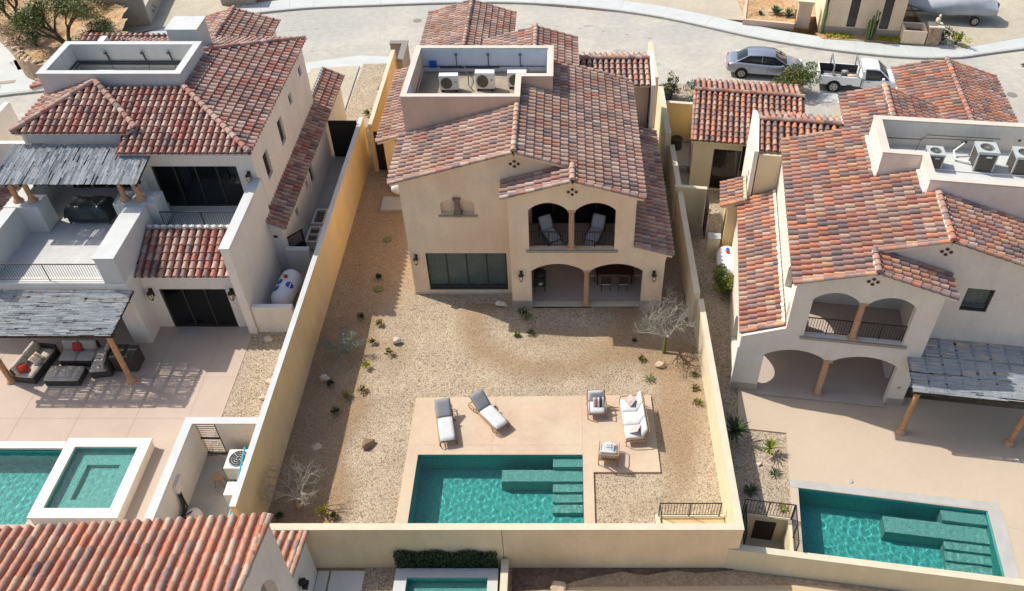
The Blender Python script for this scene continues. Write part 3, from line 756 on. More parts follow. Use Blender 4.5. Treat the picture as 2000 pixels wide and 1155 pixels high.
# house plots (top of each slab)
def in_curb(pts): return pts
sheet('driveway', 'drive', [(-17.4, 43), (-14.3, 43), (-14.1, 47.3), (-14.2, 54.0), (-17.5, 53.6)], 0.06, thick=0.2)
sheet('driveway', 'drive', [(-32.8, 57.9), (-27, 61.6), (-25, 63.2), (-26.5, 80), (-37, 80)], 0.15, thick=0.2)
sheet('driveway', 'drive', [(28.2, 56.3), (33, 57.9), (60, 66), (60, 80), (27.2, 72), (27.0, 58)], 0.15, thick=0.2)
sheet('driveway', 'drive', [(-4.6, 51), (-4.6, 54), (6, 52.4), (6, 50), (0, 47)], 0.01, thick=0.2)
sheet('driveway', 'drive', [(17.3, 46.8), (21, 46), (21, 49.3), (17.8, 50.0)], 0.03, thick=0.2)
sheet('driveway', 'drive', [(0, 63.7), (9.5, 61.8), (13.8, 61.2), (13.8, 75), (0, 75)], 0.02, thick=0.2)
sheet('gravel_bed', 'gravel_pale', [(-14.0, 41.9), (-11.5, 41.9), (-11.3, 53.3), (-12.2, 54.3), (-13.95, 54.2)], 0.08, thick=0.3)
sheet('gravel_bed', 'gravel_pale', rect(-11.4, 6.2, 30.5, 50.0), 0.02, thick=0.3)
sheet('gravel_bed', 'gravel_pale', [(6.3, 41), (12, 41), (11, 50.4), (6.3, 51.5)], 0.02, thick=0.3)

# the middle garden: gravel with sandy mounds, and a brown strip with wall shade painted in
def sand_shade(x, y):
    s = 0.0
    def ell(cx, cy, rx, ry, w=1.0, ang=0):
        dx, dy = x - cx, y - cy
        c_, s_ = math.cos(ang), math.sin(ang)
        u = (dx * c_ + dy * s_) / rx; v = (-dx * s_ + dy * c_) / ry
        return w * math.exp(-(u * u + v * v) ** 1.5)
    # crescent mound behind the deck
    dx, dy = (x + 0.6) / 4.4, (y - 28.6) / 3.6
    r = math.hypot(dx, dy); a = math.atan2(dy, dx)
    if dy < 0.35: s += 0.9 * math.exp(-((r - 0.86) / 0.22) ** 2)
    s += 0.55 * ell(0.3, 27.6, 2.6, 1.2)
    s += ell(5.3, 24.0, 1.3, 3.6, .75) + ell(-7.7, 26.6, 1.2, 1.5, .5) + ell(-9.0, 19.0, 1.1, 1.6, .8) + (0.85 if x < -9.3 else 0.85 * math.exp(-((x + 9.3) / .5) ** 2)) * (1 if y < 29 else .6)  # brown soil strip by the left wall also paints the wall's shadow
    s += ell(-8.9, 23.2, .9, 1.4, .7) + ell(4.6, 21.2, .8, 3.6, .75) + ell(2.8, 18.6, 1.1, .7, .45) + ell(-8.8, 33.5, 2.2, 5.5, .85) + ell(4.2, 26.4, 1.5, 1.3, .8) + ell(5.6, 35, 1.0, 8, .8)
    return min(1.0, s)
def hgt(x, y):
    dx, dy = (x + 0.6) / 4.4, (y - 28.6) / 3.6
    h = 0.16 * math.exp(-((math.hypot(dx, dy) - 0.8) / 0.35) ** 2) if dy < .4 else 0
    h += 0.12 * math.exp(-((x - 5.4) ** 2 / 1.2 + (y - 24) ** 2 / 9)) + .03 * math.sin(x * 1.3) * math.sin(y * 1.1)
    if y > 29: h *= max(0, 1 - (y - 29) / 1.0)
    if -6.8 < x < 4.2 and y < 24.4: h *= 0.0
    return h
mb = MB(); XS = [-11.45 + i * (17.67 / 118) for i in range(119)]; YS = [16.5 + j * (23.3 / 150) for j in range(151)]
sat = []
def inpool(x, y): return -6.1 < x < 0.95 and y < 20.95
vid = {}
for j, y in enumerate(YS):
    for i, x in enumerate(XS):
        vid[i, j] = len(mb.v); mb.v.append((x, y, 0.03 + hgt(x, y))); sat.append(sand_shade(x, y))
for j in range(150):
    for i in range(118):
        if inpool((XS[i] + XS[i + 1]) / 2, (YS[j] + YS[j + 1]) / 2): continue
        mb.f.append((vid[i, j], vid[i + 1, j], vid[i + 1, j + 1], vid[i, j + 1])); mb.m.append(0); mb.tv.append(.5); mb.smooth.append(True)
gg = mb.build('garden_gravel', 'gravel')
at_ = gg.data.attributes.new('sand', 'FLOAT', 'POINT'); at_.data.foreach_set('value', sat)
struct(gg)

# pool deck and coping of the middle garden
DZ = 0.13
dk = MB().slab([(-6.42, 16.56), (-6.42, 23.9), (3.82, 24.05), (3.92, 20.02), (1.22, 20.02), (1.22, 16.56), (0.8, 16.56), (0.8, 20.87), (-5.95, 20.87), (-5.95, 16.56)], [], lambda a, b, c: (a, b, DZ - c), 0.2)
struct(dk.build('pool_deck', 'deck', None, 0.012))
mb = MB()
for p, q in (((-2.95, 20.9), (-2.95, 23.93)), ((-6.4, 21.35), (0.8, 21.35)), ((0.81, 20.9), (0.81, 24.0)), ((1.22, 21.3), (3.88, 21.3))): joint(p, q, 0.012, DZ + .003)
struct(mb.build('deck_joints', 'joint'))
def wavy(x0, x1, y0, y1, z, amp=1.0):
    nx = max(2, int((x1 - x0) / .036)); ny = max(2, int((y1 - y0) / .036)); rw = random.Random(5); WV = []
    for i in range(26):
        a = rw.uniform(0, 6.283); lam = rw.uniform(.16, .42); WV.append((math.cos(a) * 6.283 / lam, math.sin(a) * 6.283 / lam, rw.uniform(0, 6.28), .0014 * lam * amp))
    mb = MB()
    for j in range(ny + 1):
        for i in range(nx + 1):
            x = x0 + (x1 - x0) * i / nx; y = y0 + (y1 - y0) * j / ny
            mb.v.append((x, y, z + sum(A_ * math.sin(kx * x + ky * y + p) for kx, ky, p, A_ in WV)))
    for j in range(ny):
        for i in range(nx):
            a = j * (nx + 1) + i; mb.f.append((a, a + 1, a + nx + 2, a + nx + 1)); mb.m.append(0); mb.tv.append(.5); mb.smooth.append(True)
    return mb
def lit_water(t):
    for c in t.children:
        if c.name.startswith('water'): c.cycles.is_caustics_caster = True
        else: c.cycles.is_caustics_receiver = True
def pool(name, label, x0, x1, y0, y1, zt, depth, wl=0.14, m='pool_plaster', frame=None, extras=None):
    t = thing(name, label, 'pool', frame[0] if frame else (0, 0, 0), frame[1] if frame else 0)
    zb = zt - depth; x0 += .004; x1 -= .004; y0 += .004; y1 -= .004
    mb = MB()
    mb.slab(rect(x0 - .0, x1 + .0, y0, y1), [], lambda a, b, c: (a, b, zb - c), 0.1)
    mb.add([(x0, y0, zb), (x1, y0, zb), (x1, y1, zb), (x0, y1, zb), (x0, y0, zt - .01), (x1, y0, zt - .01), (x1, y1, zt - .01), (x0, y1, zt - .01)], [(0, 1, 5, 4), (1, 2, 6, 5), (2, 3, 7, 6), (3, 0, 4, 7)])
    mb.build('basin', m, t)
    if extras:
        s_ = MB()
        for (a, b, c, d, zz) in extras: s_.box(a, b, c, d, zb, zt - wl - zz)
        s_.build('steps', m + '_step' if m + '_step' in M else m, t)
    wavy(x0, x1, y0, y1, zt - wl).build('water', 'water', t)
    lit_water(t)
    return t
ripple_plaster('pool_plaster_step', (0.12, 0.34, 0.30), (0.24, 0.5, 0.44), 14)
pool('swimming_pool', 'turquoise swimming pool with bench and five steps in the middle garden', -5.95, .8, 16.57, 20.87, DZ, 1.45,
     extras=[(-.42, .79, 20.42, 20.86, .12), (-2.5, .79, 19.86, 20.41, .42), (-.42, .79, 19.46, 19.855, .62), (-.42, .79, 19.06, 19.455, .82), (-.42, .79, 18.66, 19.055, 1.0)])

# ------------------------------------------------------------------ boundary walls
def bwall(name, label, x0, x1, y0, y1, z0, z1, m, cap='wall_cap', frame=None, bev=0.02, group=None):
    t = thing(name, label, 'wall', frame[0] if frame else (0, 0, 0), frame[1] if frame else 0, group)
    bx('wall', m, t, x0, x1, y0, y1, z0, z1 - .03, bev)
    bx('wall_cap', cap, t, x0 - .012, x1 + .012, y0 - .012, y1 + .012, z1 - .028, z1 + .012, 0.01)
    return t
bwall('boundary_wall', 'long yellow stucco wall between the middle garden and the white house', -11.67, -11.45, 16.56, 42.3, -.5, 2.98, 'stucco_yellow', 'stucco_white')
bwall('boundary_wall', 'yellow stucco wall rising beside the gravel bed behind the long left wall', -11.0, -10.78, 41.2, 50.3, -.1, 3.1, 'stucco_yellow')
bwall('boundary_wall', 'tan stucco wall on the right side of the middle garden', 6.2, 6.44, 16.57, 28.3, -.5, 1.9, 'stucco_beige')
bwall('boundary_wall', 'higher tan stucco wall running beside the right flank of the tan house', 6.0, 6.26, 28.3, 40.6, -.1, 2.25, 'stucco_beige')
bwall('boundary_wall', 'tall cream wall section behind the tan house on the right', 5.72, 6.02, 40.6, 46.0, -.1, 3.0, 'stucco_beige')
bwall('boundary_wall', 'thin cream wall section nearest the street on the right of the tan house', 5.45, 5.72, 46.0, 50.6, -.1, 3.5, 'stucco_beige')
t = thing('boundary_wall', 'wide stucco wall along the front edge of the middle garden below the pool', 'wall', (0, 0, 0))
bx('wall', 'stucco_front', t, -11.9, -2.21, 16.30, 16.55, -.8, 1.87, .01)
bx('wall', 'stucco_front', t, -2.19, 6.44, 16.297, 16.553, -.9, 1.87, .01)
bx('wall_cap', 'wall_cap', t, -11.9, 6.455, 16.285, 16.562, 1.873, 1.912, .01)
# black gates
def gate(label, x0, x1, y, z0, z1):
    t = thing('metal_gate', label, 'gate', ((x0 + x1) / 2, y, z0)); w = (x1 - x0) / 2; h = z1 - z0
    MB().box(-w + .05, w - .05, -.012, .012, .05, h - .05).build('panel', 'black_metal', t)
    f = MB().box(-w, -w + .05, -.03, .03, 0, h).box(w - .05, w, -.03, .03, 0, h).box(-w + .05, w - .05, -.03, .03, h - .05, h).box(-w + .05, w - .05, -.03, .03, 0, .05)
    f.build('gate_frame', 'black_metal', t)
gate('black metal gate in the side passage of the tan house', -10.78, -9.8, 41.4, .03, 2.6)
gate('black metal gate closing the passage beside the white house', -13.3, -11.68, 41.6, .8, 3.2)

# ------------------------------------------------------------------ the middle house
h = thing('stucco_house', 'tan two-storey house with pink-grey tiled roof and arched balcony in the middle', 'house', (-1.5, 33, 0), world=True)
SL = 0.293
def zr(x): return 8.45 - SL * (x + 2.12)
def zl(x): return 8.45 + SL * (x + 2.12)
# walls
YF = 30.65; YB = 29.65
hole_w = [(-6.55, .28), (-2.70, .28), (-2.70, 2.66), (-6.55, 2.66)]
hole_n = [(-5.55, 4.95), (-4.02, 4.95), (-4.02, 5.6)] + arch(-4.76, -4.02, 5.6, 5.76, 6)[1:-1] + [(-4.76, 5.6), (-4.80, 5.6)] + arch(-5.55, -4.80, 5.6, 5.76, 6)[1:-1] + [(-5.55, 5.6)]
front = [(-7.3, -.1), (-2.3, -.1), (-2.3, 6.5), (3.2, 6.5), (3.2, zr(3.2) - .2), (-2.12, 8.45 - .2), (-7.3, zl(-7.3) - .2)]
MB().slab(front, [hole_w, hole_n], lambda a, b, c: (a, YF + c, b), .28).build('wall', 'stucco_tan', h)
blk = [(-2.44, .0), (4.72, .0), (4.72, 3.0), (4.76, 3.25), (4.9, 3.42), (3.2, 3.92), (3.2, 6.35), (3.22, 6.6), (3.4, 6.72), (.39, 7.55), (-2.6, 6.72), (-2.44, 6.5)]
hl = [(-1.5, .12), (3.74, .12), (3.74, 2.42)] + arch(1.24, 3.74, 2.42, 2.86)[1:-1] + [(1.24, 2.42), (.98, 2.42)] + arch(-1.5, .98, 2.42, 2.86)[1:-1] + [(-1.5, 2.42)]
hu = [(-1.55, 3.72), (2.33, 3.72), (2.33, 5.95)] + arch(.54, 2.33, 5.95, 6.37)[1:-1] + [(.54, 5.95), (.2, 5.95)] + arch(-1.55, .2, 5.95, 6.37)[1:-1] + [(-1.55, 5.95)]
MB().slab(blk, [hl, hu], lambda a, b, c: (a, YB + c, b), .32).build('wall', 'stucco_tan', h)
w2 = MB()
w2.box(-7.28, -7.02, YF + .285, 39.7, -.1, 6.72)               # left side
w2.box(-7.3, 3.1, 39.7, 39.95, -.1, 6.7)                       # back
w2.box(2.94, 3.2, YB + .325, 39.69, 3.0, 6.45)                 # upper right side
w2.box(4.46, 4.72, YB + .325, 39.69, -.1, 3.1)                 # lower right side
w2.box(-2.44, -2.2, YB + .325, YF - .003, 0, 6.5)              # left cheek of the bay
w2.box(-2.2, -1.95, YF + .285, 32.9, .1, 6.2)                  # inside cheek
w2.box(-2.2, 4.46, 32.9, 33.1, .1, 2.95)                       # back of the porch
w2.box(-1.95, 2.94, 32.3, 32.45, 3.2, 6.4)                     # back of the balcony
w2.box(-1.95, 4.46, YB + .325, 33.0, 2.96, 3.16)               # balcony floor slab
w2.box(-4.0, .6, 39.96, 42.4, 0, 7.1); w2.box(-8.1, -3.3, 43.2, 51.0, 0, 5.0)
w2.build('wall', 'stucco_tan', h)
bx('floor', 'interior_floor', h, -2.2, 4.46, YB + .0, 32.9, -.05, .13)
bx('threshold', 'wall_cap', h, -1.5, 3.74, YB - .02, YB + .35, .131, .15)
bx('floor', 'interior_floor', h, -1.95, 2.94, YB + .33, 32.3, 3.161, 3.19)
bx('ceiling', 'stucco_tan', h, -1.95, 2.94, YB + .33, 32.3, 6.45, 6.55)
for a, b in ((-2.47, -1.47), (3.71, 4.75)): bx('plinth', 'plinth', h, a, b, YB - .03, YB + .36, -.1, .52, .015)
bx('plinth', 'wall_cap', h, -7.32, -2.47, YF - .02, YF, -.1, .14)
window(h, -6.55, -2.70, .28, 2.66, YF + .06, 4, 'window_glass', curtain='curtain', name='sliding_door', fw=.07)
bx('room_floor', 'interior_floor', h, -7.0, -2.3, YF + .3, 33, .1, .2); bx('room_wall', 'stucco_brown', h, -7.0, -2.3, 33, 33.1, .1, 2.9); bx('room_ceiling', 'stucco_cream', h, -7.0, -2.3, YF + .3, 33.1, 2.92, 3.0)
# niche with a small column
bx('niche', 'stucco_tan', h, -5.6, -3.97, YF + .24, YF + .279, 4.9, 5.95)
column(h, -4.78, YF + .03, 4.95, 5.92, .13, 'plinth_dark')
bx('sill', 'stone_trim', h, -5.68, -3.89, YF - .07, YF + .2, 4.84, 4.949, .01)
bx('sill', 'stone_trim', h, -1.69, 2.49, YB - .1, YB + .321, 3.6, 3.719, .01)
column(h, 1.11, YB + .15, .15, 2.45, .13); column(h, .37, YB + .15, 3.72, 5.96, .13)
railing('railing', '', (-1.54, YB + .22, 3.72), (.2, YB + .22, 3.72), .85, h); railing('railing', '', (.54, YB + .22, 3.72), (2.32, YB + .22, 3.72), .85, h)
window(h, -1.5, 2.6, 3.2, 5.6, 32.25, 4, 'dark_glass', curtain='curtain_teal', name='sliding_door')
for x, z in ((-7.0, 2.35),): sconce(h, x, YF, z, 1.1)
for x in (-1.97, 4.25): sconce(h, x, YB, 2.2, 1.1)
clover(h, -2.12, YF, 7.72); clover(h, .39, YB, 6.95)
MB().lathe(2.5, 31.3, [(.02, 2.95), (.02, 2.75), (.1, 2.7), (.13, 2.6), (.08, 2.5), (.01, 2.48)], 10).build('ceiling_lamp', 'lamp_white', h)
# roofs
roof([(-2.12, 30.4, 8.45), (-7.65, 30.4, zl(-7.65)), (-7.65, 34.32, zl(-7.65)), (-2.12, 34.32, 8.45)], 'tile_pink', h, ridge=[((-2.12, 30.38, 8.47), (-2.12, 34.3, 8.47))], rake=[((-7.65, 30.42, zl(-7.65) + .02), (-2.2, 30.42, 8.45))])
RR = [(-2.12, 30.4), (-2.12, 34.3), (-1.98, 34.3), (-1.98, 36.2), (-.5, 36.2), (-.5, 39.3), (-1.45, 39.3), (-1.45, 42.8), (.72, 42.8), (.72, 39.75), (3.5, 39.5), (3.5, 29.35), (.39, 29.35), (.39, 30.4)]
roof([(x, y, zr(x)) for x, y in RR], 'tile_pink', h, ridge=[((.39, 29.33, zr(.39) + .02), (.39, 30.5, zr(.39) + .02)), ((-1.45, 39.3, zr(-1.45) + .02), (-1.45, 42.8, zr(-1.45) + .02))],
     rake=[((3.5, 29.37, zr(3.5) + .02), (.45, 29.37, zr(.45))), ((.39, 30.42, zr(.39)), (-2.05, 30.42, 8.45))])
zb = zr(.39)
roof([(.39, 29.35, zb), (-2.68, 29.35, zb - SL * 3.07), (-2.68, 30.66, zb - SL * 3.07), (.39, 30.66, zb)], 'tile_pink', h, rake=[((-2.68, 29.37, zb - SL * 3.07 + .02), (.33, 29.37, zb))])
z2 = zr(-1.45)
roof([(-1.45, 39.3, z2), (-4.2, 39.3, z2 - SL * 2.75), (-4.2, 42.8, z2 - SL * 2.75), (-1.45, 42.8, z2)], 'tile_pink', h)
roof([(-5.68, 43.0, 6), (-8.4, 43.0, 5.2), (-8.4, 51.2, 5.2), (-5.68, 51.2, 6)], 'tile_pink', h, ridge=[((-5.68, 43.0, 6.02), (-5.68, 51.2, 6.02))])
roof([(-5.68, 43.0, 6), (-5.68, 51.2, 6), (-3.0, 51.2, 5.2), (-3.0, 43.0, 5.2)], 'tile_pink', h)
roof([(3.2, 29.5, 4.05), (5.02, 29.5, 3.5), (5.02, 40.0, 3.5), (3.2, 40.0, 4.05)], 'tile_pink', h, rake=[((5.02, 29.52, 3.52), (3.25, 29.52, 4.05))], seed=4)
# low wing on the left side
roof([(-7.35, 38.9, 4.3), (-10.05, 38.9, 3.5), (-10.05, 46.8, 3.5), (-7.35, 46.8, 4.3)], 'tile_pink', h, rake=[((-10.05, 38.92, 3.52), (-7.4, 38.92, 4.3))])
w3 = MB().box(-9.75, -7.3, 39.1, 46.6, 0, 3.45); w3.build('wall', 'stucco_yellow', h)
# low wing behind on the right with its own ridge
roof([(.95, 42.2, 6.65), (.95, 40.35, 6.1), (4.66, 40.35, 6.1), (4.66, 42.2, 6.65)], 'tile_pink', h, ridge=[((.95, 42.2, 6.67), (4.66, 42.2, 6.67))])
roof([(.95, 42.2, 6.65), (4.66, 42.2, 6.65), (4.66, 43.6, 6.2), (.95, 43.6, 6.2)], 'tile_pink', h)
bx('wall', 'stucco_brown', h, 1.0, 4.6, 40.6, 43.4, 0, 6.05); MB().slab([(40.1, 0), (43.8, 0), (43.8, 6.3), (42.2, 6.85), (40.1, 6.25)], [], lambda a, b, c: (4.68 + c, a, b), .2).build('parapet', 'stucco_cream', h)
# walled roof well for the air-conditioning units
wl = MB(); ZT = 8.9
O_ = [(-7.42, 34.33), (-2.0, 34.33), (-2.0, 36.22), (-.5, 36.22), (-.5, 39.28), (-7.3, 39.28)]
I_ = [(-7.17, 34.58), (-2.25, 34.58), (-2.25, 36.47), (-.75, 36.47), (-.75, 39.03), (-7.05, 39.03)]
wl.slab(O_, [I_], lambda a, b, c: (a, b, ZT - .06 - c), 2.3)
wo = wl.build('roof_well', 'stucco_brown', h)
MB().slab([(x - .03 if i in (0, 5) else x + .03, y - .03 if i < 4 else y + .03) for i, (x, y) in enumerate(O_)], [I_], lambda a, b, c: (a, b, ZT - c), .058).build('wall_cap', 'stucco_tan_cap', wo)
MB().slab([(x, y) for x, y in I_], [], lambda a, b, c: (a, b, 7.62 - c), .1).build('floor', 'well_floor', wo)
li = MB()
li.box(-7.047, -.753, 39.0, 39.027, 7.63, ZT - .07); li.box(-7.167, -7.14, 34.6, 38.98, 7.63, ZT - .07); li.box(-.78, -.753, 36.5, 38.98, 7.63, ZT - .07)
li.build('lining', 'well_blue', wo)
pp = MB()
for x in (-5.35, -3.75, -2.15): pp.tube([(x, 38.95, 7.95), (x, 38.95, 8.55)], .022, 6); pp.blob((x, 38.92, 8.6), (.07, .05, .07), 3, 0)
pp.tube([(-7.08, 34.8, 7.9), (-7.08, 38.93, 7.95), (-.9, 38.93, 7.95)], .02, 6); pp.tube([(-6.2, 38.9, 7.9), (-4.0, 38.9, 7.9), (-3.2, 38.9, 7.92)], .04, 6)
for x in (-5.2, -2.1): pp.tube([(x, 38.9, 8.0), (x + .3, 38.6, 8.1), (x + .5, 38.0, 7.95), (x + .55, 37.4, 7.75), (x + .8, 37.0, 7.7)], .025, 6)
pp.build('pipework', 'pipe', wo)
bx('junction_box', 'decal_blue', wo, -6.7, -6.35, 38.86, 38.98, 7.9, 8.25, .01)
# white cylinder on the side wall
tk = MB().tube([(-8.1, 32.0, 1.5), (-8.1, 30.9, 1.5)], .33, 18, 0).blob((-8.1, 30.9, 1.5), (.33, .2, .33), 1, 0).build('water_heater', 'tank_white', None); tag(tk, 'white horizontal tank tucked at the left flank of the tan house', 'tank')
tk.location = (-.75, 5.9, .45)
pd = bx('concrete_pad', 'concrete', None, -10.1, -7.9, 37.3, 38.5, 0, .2, .01); tag(pd, 'small concrete pad at the corner of the low left wing of the tan house', 'pad')
pd.location = (0, 0, 0)

# split air-conditioning units
def split_ac(label, loc, rz=0, group='air-conditioning units in the roof well of the tan house'):
    t = thing('air_conditioner', label, 'air conditioner', loc, rz, group)
    MB().box(-.46, .46, -.17, .17, .1, .86).build('casing', 'white_enamel', t, .02)
    n = 24; c = [(-.11 + .27 * math.cos(6.283 * i / n), .47 + .3 * math.sin(6.283 * i / n)) for i in range(n)]
    MB().slab(c, [], lambda a, b, cc: (a, -.173 - cc, b), .006).build('fan_opening', 'olive_grille', t)
    g = MB()
    for r_ in (.27, .2, .13, .06): g.tube([(-.11 + r_ * math.cos(6.283 * i / n), -.19, .47 + r_ * 1.08 * math.sin(6.283 * i / n)) for i in range(n + 1)], .006, 4)
    for i in range(6):
        a = 6.283 * i / 6; g.tube([(-.11, -.19, .47), (-.11 + .27 * math.cos(a), -.19, .47 + .3 * math.sin(a))], .005, 4)
    g.build('fan_grille', 'grille', t)
    MB().box(-.4, -.3, -.2, .2, 0, .1).box(.3, .4, -.2, .2, 0, .1).build('foot', 'grille_dark', t)
    MB().box(.27, .4, -.18, -.17, .52, .56).build('badge', 'grille', t)
    return t
a1 = split_ac('white split air-conditioning unit nearest the blue box in the roof well', (-5.55, 37.15, 7.62), .02)
dup(a1, (-3.8, 37.25, 7.62), -.02, 'white split air-conditioning unit in the middle of the three in the roof well', (1.02, 1.1, 1.12))
dup(a1, (-2.25, 37.45, 7.62), 0.02, 'white split air-conditioning unit half hidden by the notch of the roof well')
# ------------------------------------------------------------------ the white house on the left
ZL = 0.8
sheet('patio', 'patio_left', [(-40, 10), (-14.2, 10), (-14.2, 27.3), (-13.9, 27.6), (-13.9, 34), (-40, 34)], ZL - .0, thick=1.9) if False else None
lp = MB().slab([(-40, 10), (-14.24, 10), (-14.24, 41.8), (-40, 41.8)], [rect(-28, -20.05, 17.2, 20.6), rect(-19.25, -16.95, 17.65, 20.3)], lambda a, b, c: (a, b, ZL - c), 1.9)
struct(lp.build('patio', 'patio_left'))
mb = MB()
for y in (22.2, 24.5): joint((-28, y), (-14.3, y), .014, ZL + .004)
for x in (-25, -22.6, -20.2, -17.8, -15.6): joint((x, 20.7), (x, 27), .014, ZL + .0045)
struct(mb.build('patio_joints', 'joint'))
sheet('gravel_strip', 'gravel_pale', rect(-14.235, -11.68, 10, 41.8), ZL - .015, thick=1.9)
sheet('side_path', 'concrete', rect(-13.9, -11.68, 28.2, 41.8), ZL + .01, thick=.1)
h = thing('stucco_house', 'white two-storey house with covered roof terrace and reddish tiled roofs on the left', 'house', (-19, 33, ZL), world=True)
# ground-floor front with sliding door, flank walls
hole = [(-17.95, .8), (-15.0, .8), (-15.0, 3.15), (-17.95, 3.15)]
MB().slab([(-18.6, .75), (-14.4, .75), (-14.4, 4.02), (-18.6, 4.02)], [hole], lambda a, b, c: (a, 27.6 + c, b), .3).build('wall', 'stucco_cream', h)
window(h, -17.95, -15.0, .8, 3.15, 27.66, 3, 'dark_glass', name='sliding_door', trim='stucco_sand', fw=.07)
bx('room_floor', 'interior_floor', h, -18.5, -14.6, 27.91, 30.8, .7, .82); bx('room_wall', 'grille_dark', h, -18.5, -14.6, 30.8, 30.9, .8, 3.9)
# tall flank wall on the right of the balcony with its white coping
wf = MB(); wf.box(-14.38, -14.0, 27.15, 32.245, .7, 5.8).box(-14.398, -14.102, 32.552, 32.6, .7, 7.44); wf.build('wall', 'stucco_cream', h, .03)
bx('wall_cap', 'stucco_white', h, -14.42, -13.96, 27.11, 32.24, 5.803, 5.86, .01)
# upper storey
hole = [(-18.85, 4.22), (-14.95, 4.22), (-14.95, 6.5), (-18.85, 6.5)]
MB().slab([(-19.3, 4.1), (-14.1, 4.1), (-14.1, 7.5), (-19.3, 7.5)], [hole], lambda a, b, c: (a, 32.25 + c, b), .3).build('wall', 'stucco_cream', h)
window(h, -18.85, -14.95, 4.22, 6.5, 32.3, 4, 'dark_glass', name='sliding_door', trim='stucco_sand', fw=.07)
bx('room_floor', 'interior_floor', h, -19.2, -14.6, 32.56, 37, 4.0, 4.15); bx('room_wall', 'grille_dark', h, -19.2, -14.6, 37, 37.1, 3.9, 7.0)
# side wall with narrow windows
hs = [[(y, z), (y + w_, z), (y + w_, z + hh), (y, z + hh)] for y, z, w_, hh in ((33.4, 4.9, .75, 1.35), (36.2, 5.0, .75, 1.35), (38.6, 5.9, .5, .55), (41.0, 6.2, .5, .5))]
MB().slab([(32.605, .75), (42.39, .75), (42.39, 7.45), (32.605, 7.45)], hs, lambda a, b, c: (-14.1 - c, a, b), .3).build('wall', 'stucco_cream', h)
for (y, z, w_, hh) in ((33.4, 4.9, .75, 1.35), (36.2, 5.0, .75, 1.35), (38.6, 5.9, .5, .55), (41.0, 6.2, .5, .5)):
    window(h, y, y + w_, z, z + hh, -14.2, 1, 'dark_glass', 'stone_trim', axis='x', fw=.05)
bx('wall', 'stucco_cream', h, -21.9, -14.42, 42.4, 42.6, 0, 7.4)
bx('wall', 'stucco_cream', h, -24.3, -19.31, 33.6, 33.9, 4.3, 8.0)           # recessed wall behind the terrace
bx('wall', 'stucco_white', h, -24.4, -19.7, 32.9, 33.59, 7.3, 8.0, .02)
bx('wall', 'stucco_cream', h, -24.6, -24.3, 33.0, 42.4, .7, 7.9)
window(h, -23.7, -20.0, 4.42, 6.7, 33.5, 3, 'dark_glass', name='sliding_door')
bx('wall', 'stucco_cream', h, -19.6, -19.31, 31.4, 33.59, 4.4, 6.9)
# small tiled roof over the garden doors and the balcony behind it
roof([(-18.62, 27.4, 4.08), (-14.4, 27.4, 4.08), (-14.4, 29.7, 5.0), (-18.62, 29.7, 5.0)], 'tile_red', h, soffit='stucco_white', seed=8, mortar=1)
bx('balcony_floor', 'stucco_white', h, -18.6, -14.39, 29.72, 32.24, 4.0, 4.2)
bx('wall', 'stucco_white', h, -18.58, -14.39, 29.72, 29.9, 4.201, 4.95)
railing('railing', '', (-18.2, 30.4, 4.35), (-14.5, 30.4, 4.35), .95, h)
sconce(h, -18.3, 27.6, 2.95, 1.2); sconce(h, -14.72, 27.6, 2.95, 1.2); sconce(h, -14.45, 32.25, 6.0, 1.1)
# roof terrace
bx('terrace_floor', 'terrace', h, -24.4, -18.7, 26.6, 33.59, 3.95, 4.4)
bx('wall', 'stucco_white', h, -19.45, -18.6, 26.56, 30.3, 4.405, 5.78, .03)     # parapet towards the balcony
bx('wall_cap', 'stucco_white', h, -19.48, -18.57, 26.53, 30.3, 5.782, 5.83, .015)
bx('wall', 'stucco_white', h, -20.1, -18.2, 30.31, 31.3, 4.405, 5.83, .03)      # pier under the posts
bx('wall', 'stucco_white', h, -24.75, -24.25, 26.4, 33.6, 3.0, 5.78, .03); bx('wall_cap', 'stucco_white', h, -24.78, -24.22, 26.37, 30.0, 5.782, 5.83, .015)
bx('wall', 'stucco_white', h, -24.8, -23.3, 30.02, 31.0, 4.405, 5.84, .03)
bx('wall', 'stucco_cream', h, -24.24, -19.46, 26.58, 27.0, 3.2, 4.42, .02)      # beam edge under the railing
bx('wall', 'stucco_cream', h, -19.45, -18.61, 26.56, 27.9, .75, 4.4, .02)
bx('wall', 'stucco_cream', h, -19.32, -18.62, 27.9, 31.2, .75, 4.3, .02)
bx('wall', 'stucco_cream', h, -25, -19.33, 29.9, 30.1, .75, 3.94)              # back of the covered patio
railing('railing', '', (-24.2, 26.75, 4.42), (-19.5, 26.75, 4.42), .92, h)
# tiled lean-to at the far left
roof([(-25.3, 27.0, 4.3), (-28.6, 27.0, 3.4), (-28.6, 34.5, 3.4), (-25.3, 34.5, 4.3)], 'tile_red', h, soffit='stucco_white', mortar=1, seed=77)
bx('wall', 'stucco_cream', h, -28.3, -25.3, 27.2, 34.4, .7, 3.4)
# outer terrace corner wall at the far left
bx('parapet', 'stucco_cream', h, -28.4, -25.3, 34.6, 34.85, 3.5, 6.2, .02); bx('parapet', 'stucco_cream', h, -28.7, -28.42, 30, 38.5, 3.0, 6.2, .02)
